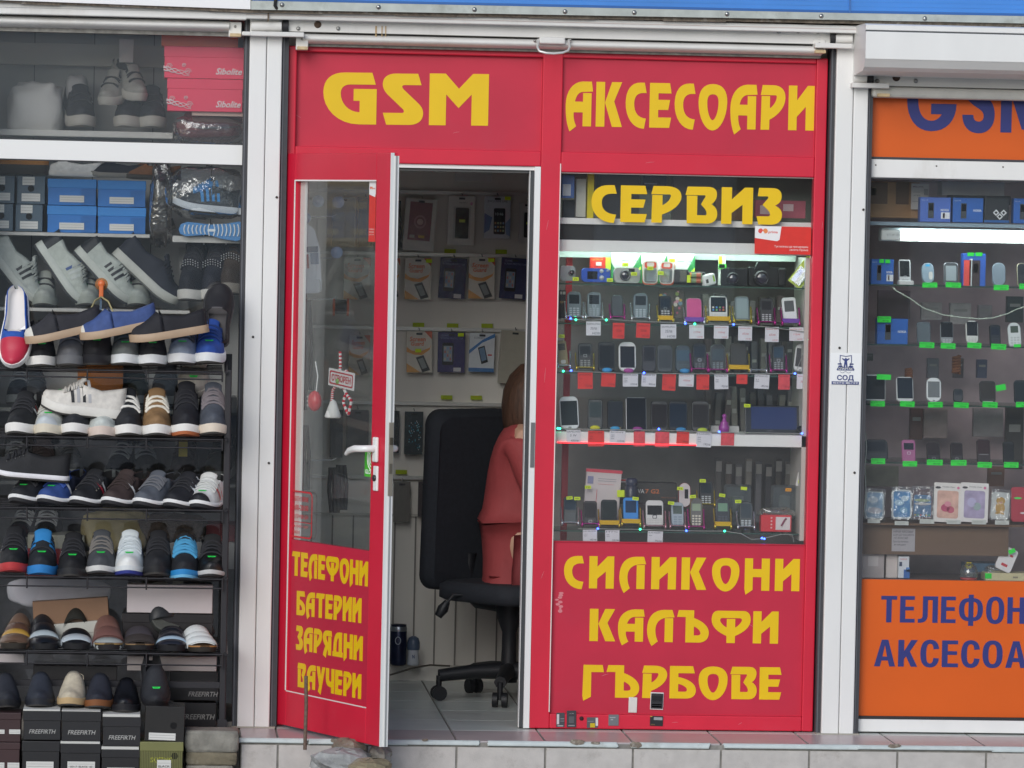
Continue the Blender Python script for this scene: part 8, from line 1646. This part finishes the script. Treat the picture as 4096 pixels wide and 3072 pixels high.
# bottom shelf
carton('clear boxed white gadget with dark blue header at the window edge', X6(885), Y7(1322), X6(1090), Y7(1638), .14, 'b4a9a8', .06, name='gadget_box', cat='box', lines=((0, .84, 1, .16, '2a3440'), (0, .78, 1, .08, '3a6a9c'), (.3, .6, .5, .08, 'b08a90'), (.34, .3, .4, .26, 'd0c8c6')), var=.12)
carton('small white box beside the clear gadget box', X6(1097), Y7(1412), X6(1195), Y7(1638), .15, 'cfc4c0', .05, name='gadget_box', cat='box', lines=((0, .84, 1, .16, 'dcdcdc'), (.3, .88, .3, .05, '4a4c50')))
carton('white box with blue swoosh and flash drive picture', X6(1195), Y7(1466), X6(1290), Y7(1640), .13, 'd6dae0', .05, name='gadget_box', cat='box', lines=((.5, 0, .5, .4, '3a6ab0'), (.7, .3, .3, .2, '5a8ac8'), (.12, .55, .22, .2, '3a4660')), texts=(('CARMA', .45, .84, .08, .6, 'c86a6a', 0),))
carton('cream box with green label at the bottom right', X6(1898), Y7(1600), X6(2300), Y7(1666), .12, 'cfc59c', .1, name='gadget_box', cat='box', lines=((.0, .3, .13, .65, '22d83c'), (.56, .4, .1, .2, '8a8470')))
carton('blue-grey flat box behind the glass dome', X6(1740), Y7(1520), X6(2010), Y7(1592), .2, '4a6a84', .1, name='gadget_box', cat='box')
o = prop('clear dome ornament with yellow flower and red base', 'dome_ornament', 'ornament', X6(1765), Y7(1652), .13); b = MB(); b.lathe([(.0, 0), (.03, 0), (.032, .008), (.0, .009)], M('b03a3a', .5), n=18); b.build('base', o); b = MB(); b.lathe([(.032, .008), (.034, .03), (.026, .05), (.012, .06), (0, .062)], CLEAR('e0e8ea', .12, .05, .1), n=18); b.build('dome', o)
b = MB()
for t in range(6): b.ball((.01 * math.cos(t * 1.047), 0, .052 + .008 * math.sin(t * 1.047)), .006, M('e0c82c', .5), 7)
b.build('flower', o)
o = prop('white phone case with small red accents tilted on the cream box', 'phone_case', 'phone case', X6(2035), Y7(1575), .12, (-10, 24, 0)); b = MB(); b.poly([rr(-.031, .031, 0, .088, .01)], M('e0dcdc', .4), depth=.01); b.box(-.012, .012, -.0006, 0, .016, .026, M('c0303c', .5)); b.box(.006, .018, -.0006, 0, .058, .066, M('c0303c', .5)); b.build('body', o); gtag('small green label on the tilted white case', 2088, 1406, 2142, 1440, c7, '', .108, -24)
bag('crumpled clear plastic under the tilted white case', X6(1910), Y7(1545), X6(2080), Y7(1602), .14, CLEAR('e8eaec', .14, .12, .1, 'c9ccd0', .3), .15, .03, 41, name='plastic_wrap', cat='wrap')
b = MB(); pts = [(1150, 905), (1180, 935), (1290, 995), (1400, 1075), (1560, 1130), (1700, 1150), (1850, 1162), (1960, 1155), (2080, 1120), (2150, 1085), (2230, 1060)]; o = empty('light_string', S(*c6(1150, 905), DO - .01), 'unlit white light string drooping below the first glass shelf', 'light string')
P = [S(*c6(*p), DO - .01) - o.location for p in pts]; b.tube(P, .0022, M('b4bcae', .5), 5); b.build('wire', o)
for i in range(len(P) - 1): b = MB(); b.ball(P[i].lerp(P[i + 1], .5), .0034, M('c9d0c0', .3), 6); b.build('bulb', o)
b = MB(); b.tube([S(3462, 1730, DO - .02), S(3466, 1790, DO - .02), S(3459, 1880, DO - .02), S(3464, 1960, DO - .02), S(3455, 2060, DO - .02)], .002, M('b4b8b0', .5), 5); b.build('wire', label='thin white wire hanging along the window edge of the orange shop', cat='wire')
# stock at the back
BK = 'packs hanging dimly at the back of the orange shop'
for (x0, y0, x1, y1, cv, col, lab) in ((1380, 1030, 1555, 1170, c6, 'b0a4a6', 'pale headset pack at the back behind the light string'), (1612, 1035, 1790, 1205, c6, 'b8aeb0', 'pale tall pack at the back below the silver-screen phone'), (1840, 1050, 1960, 1170, c6, 'a0969a', 'greyish pack at the back right of the tall one'), (2070, 980, 2212, 1190, c6, '3a4444', 'dark blister pack at the back near the picture edge'), (1430, 1480, 1530, 1640, c6, '7c7a84', 'bluish pack at the back above the white smartphone'), (1640, 1480, 1730, 1640, c6, '6a5a5c', 'brownish pack with orange cord at the back'), (1830, 1490, 1920, 1640, c6, '5a5c78', 'blue pack at the back above the dark grey smartphone'), (1290, 270, 1400, 520, c7, '6a4438', 'rust-brown strip at the back between third and fourth rows'), (1400, 275, 1600, 510, c7, 'a08a88', 'mauve panel pack at the back between third and fourth rows'), (1800, 270, 2050, 500, c7, '948a8c', 'grey-mauve panel pack at the back right'), (2060, 260, 2212, 760, c7, '38332f', 'tall dark panel at the back beside the picture edge'), (1920, 740, 2060, 900, c7, '8a5f50', 'salmon pack at the back above the yellow figure case'), (925, 735, 1205, 900, c7, 'b0a698', 'pale round-topped bundle at the back above the bagged case'), (1030, 930, 1300, 1160, c6, '6a5864', 'dark purple cloth panel at the back left of the second row'), (925, 1440, 1000, 1500, c6, '7a7470', 'grey strip at the back left above the large phone')):
    (a, b_), (c, d) = cv(x0, y0), cv(x1, y1); carton(lab, a, b_, c, d, .5 + (x0 % 7) * .012, col, .03, name='hanging_pack', cat='pack', group=BK, var=.25, lines=((.15, .2, .5, .25, col), (.2, .6, .6, .12, 'a09a98')) if x1 - x0 < 190 else ())
o = prop('orange coiled cord hanging at the back of the orange shop', 'coiled_cord', 'cord', X6(1665), Y6(1600), .44); b = MB(); b.tube([(.014 * math.cos(t * .9), .014 * math.sin(t * .9), .0015 * t) for t in range(44)], .005, M('b8744c', .6), 6); b.build('coil', o)
o = prop('short orange coiled cord near the window edge at the back', 'coiled_cord', 'cord', X6(1280), Y6(1640), .44); b = MB(); b.tube([(.012 * math.cos(t * .9), .012 * math.sin(t * .9), .0013 * t) for t in range(28)], .005, M('b0704c', .6), 6); b.build('coil', o)
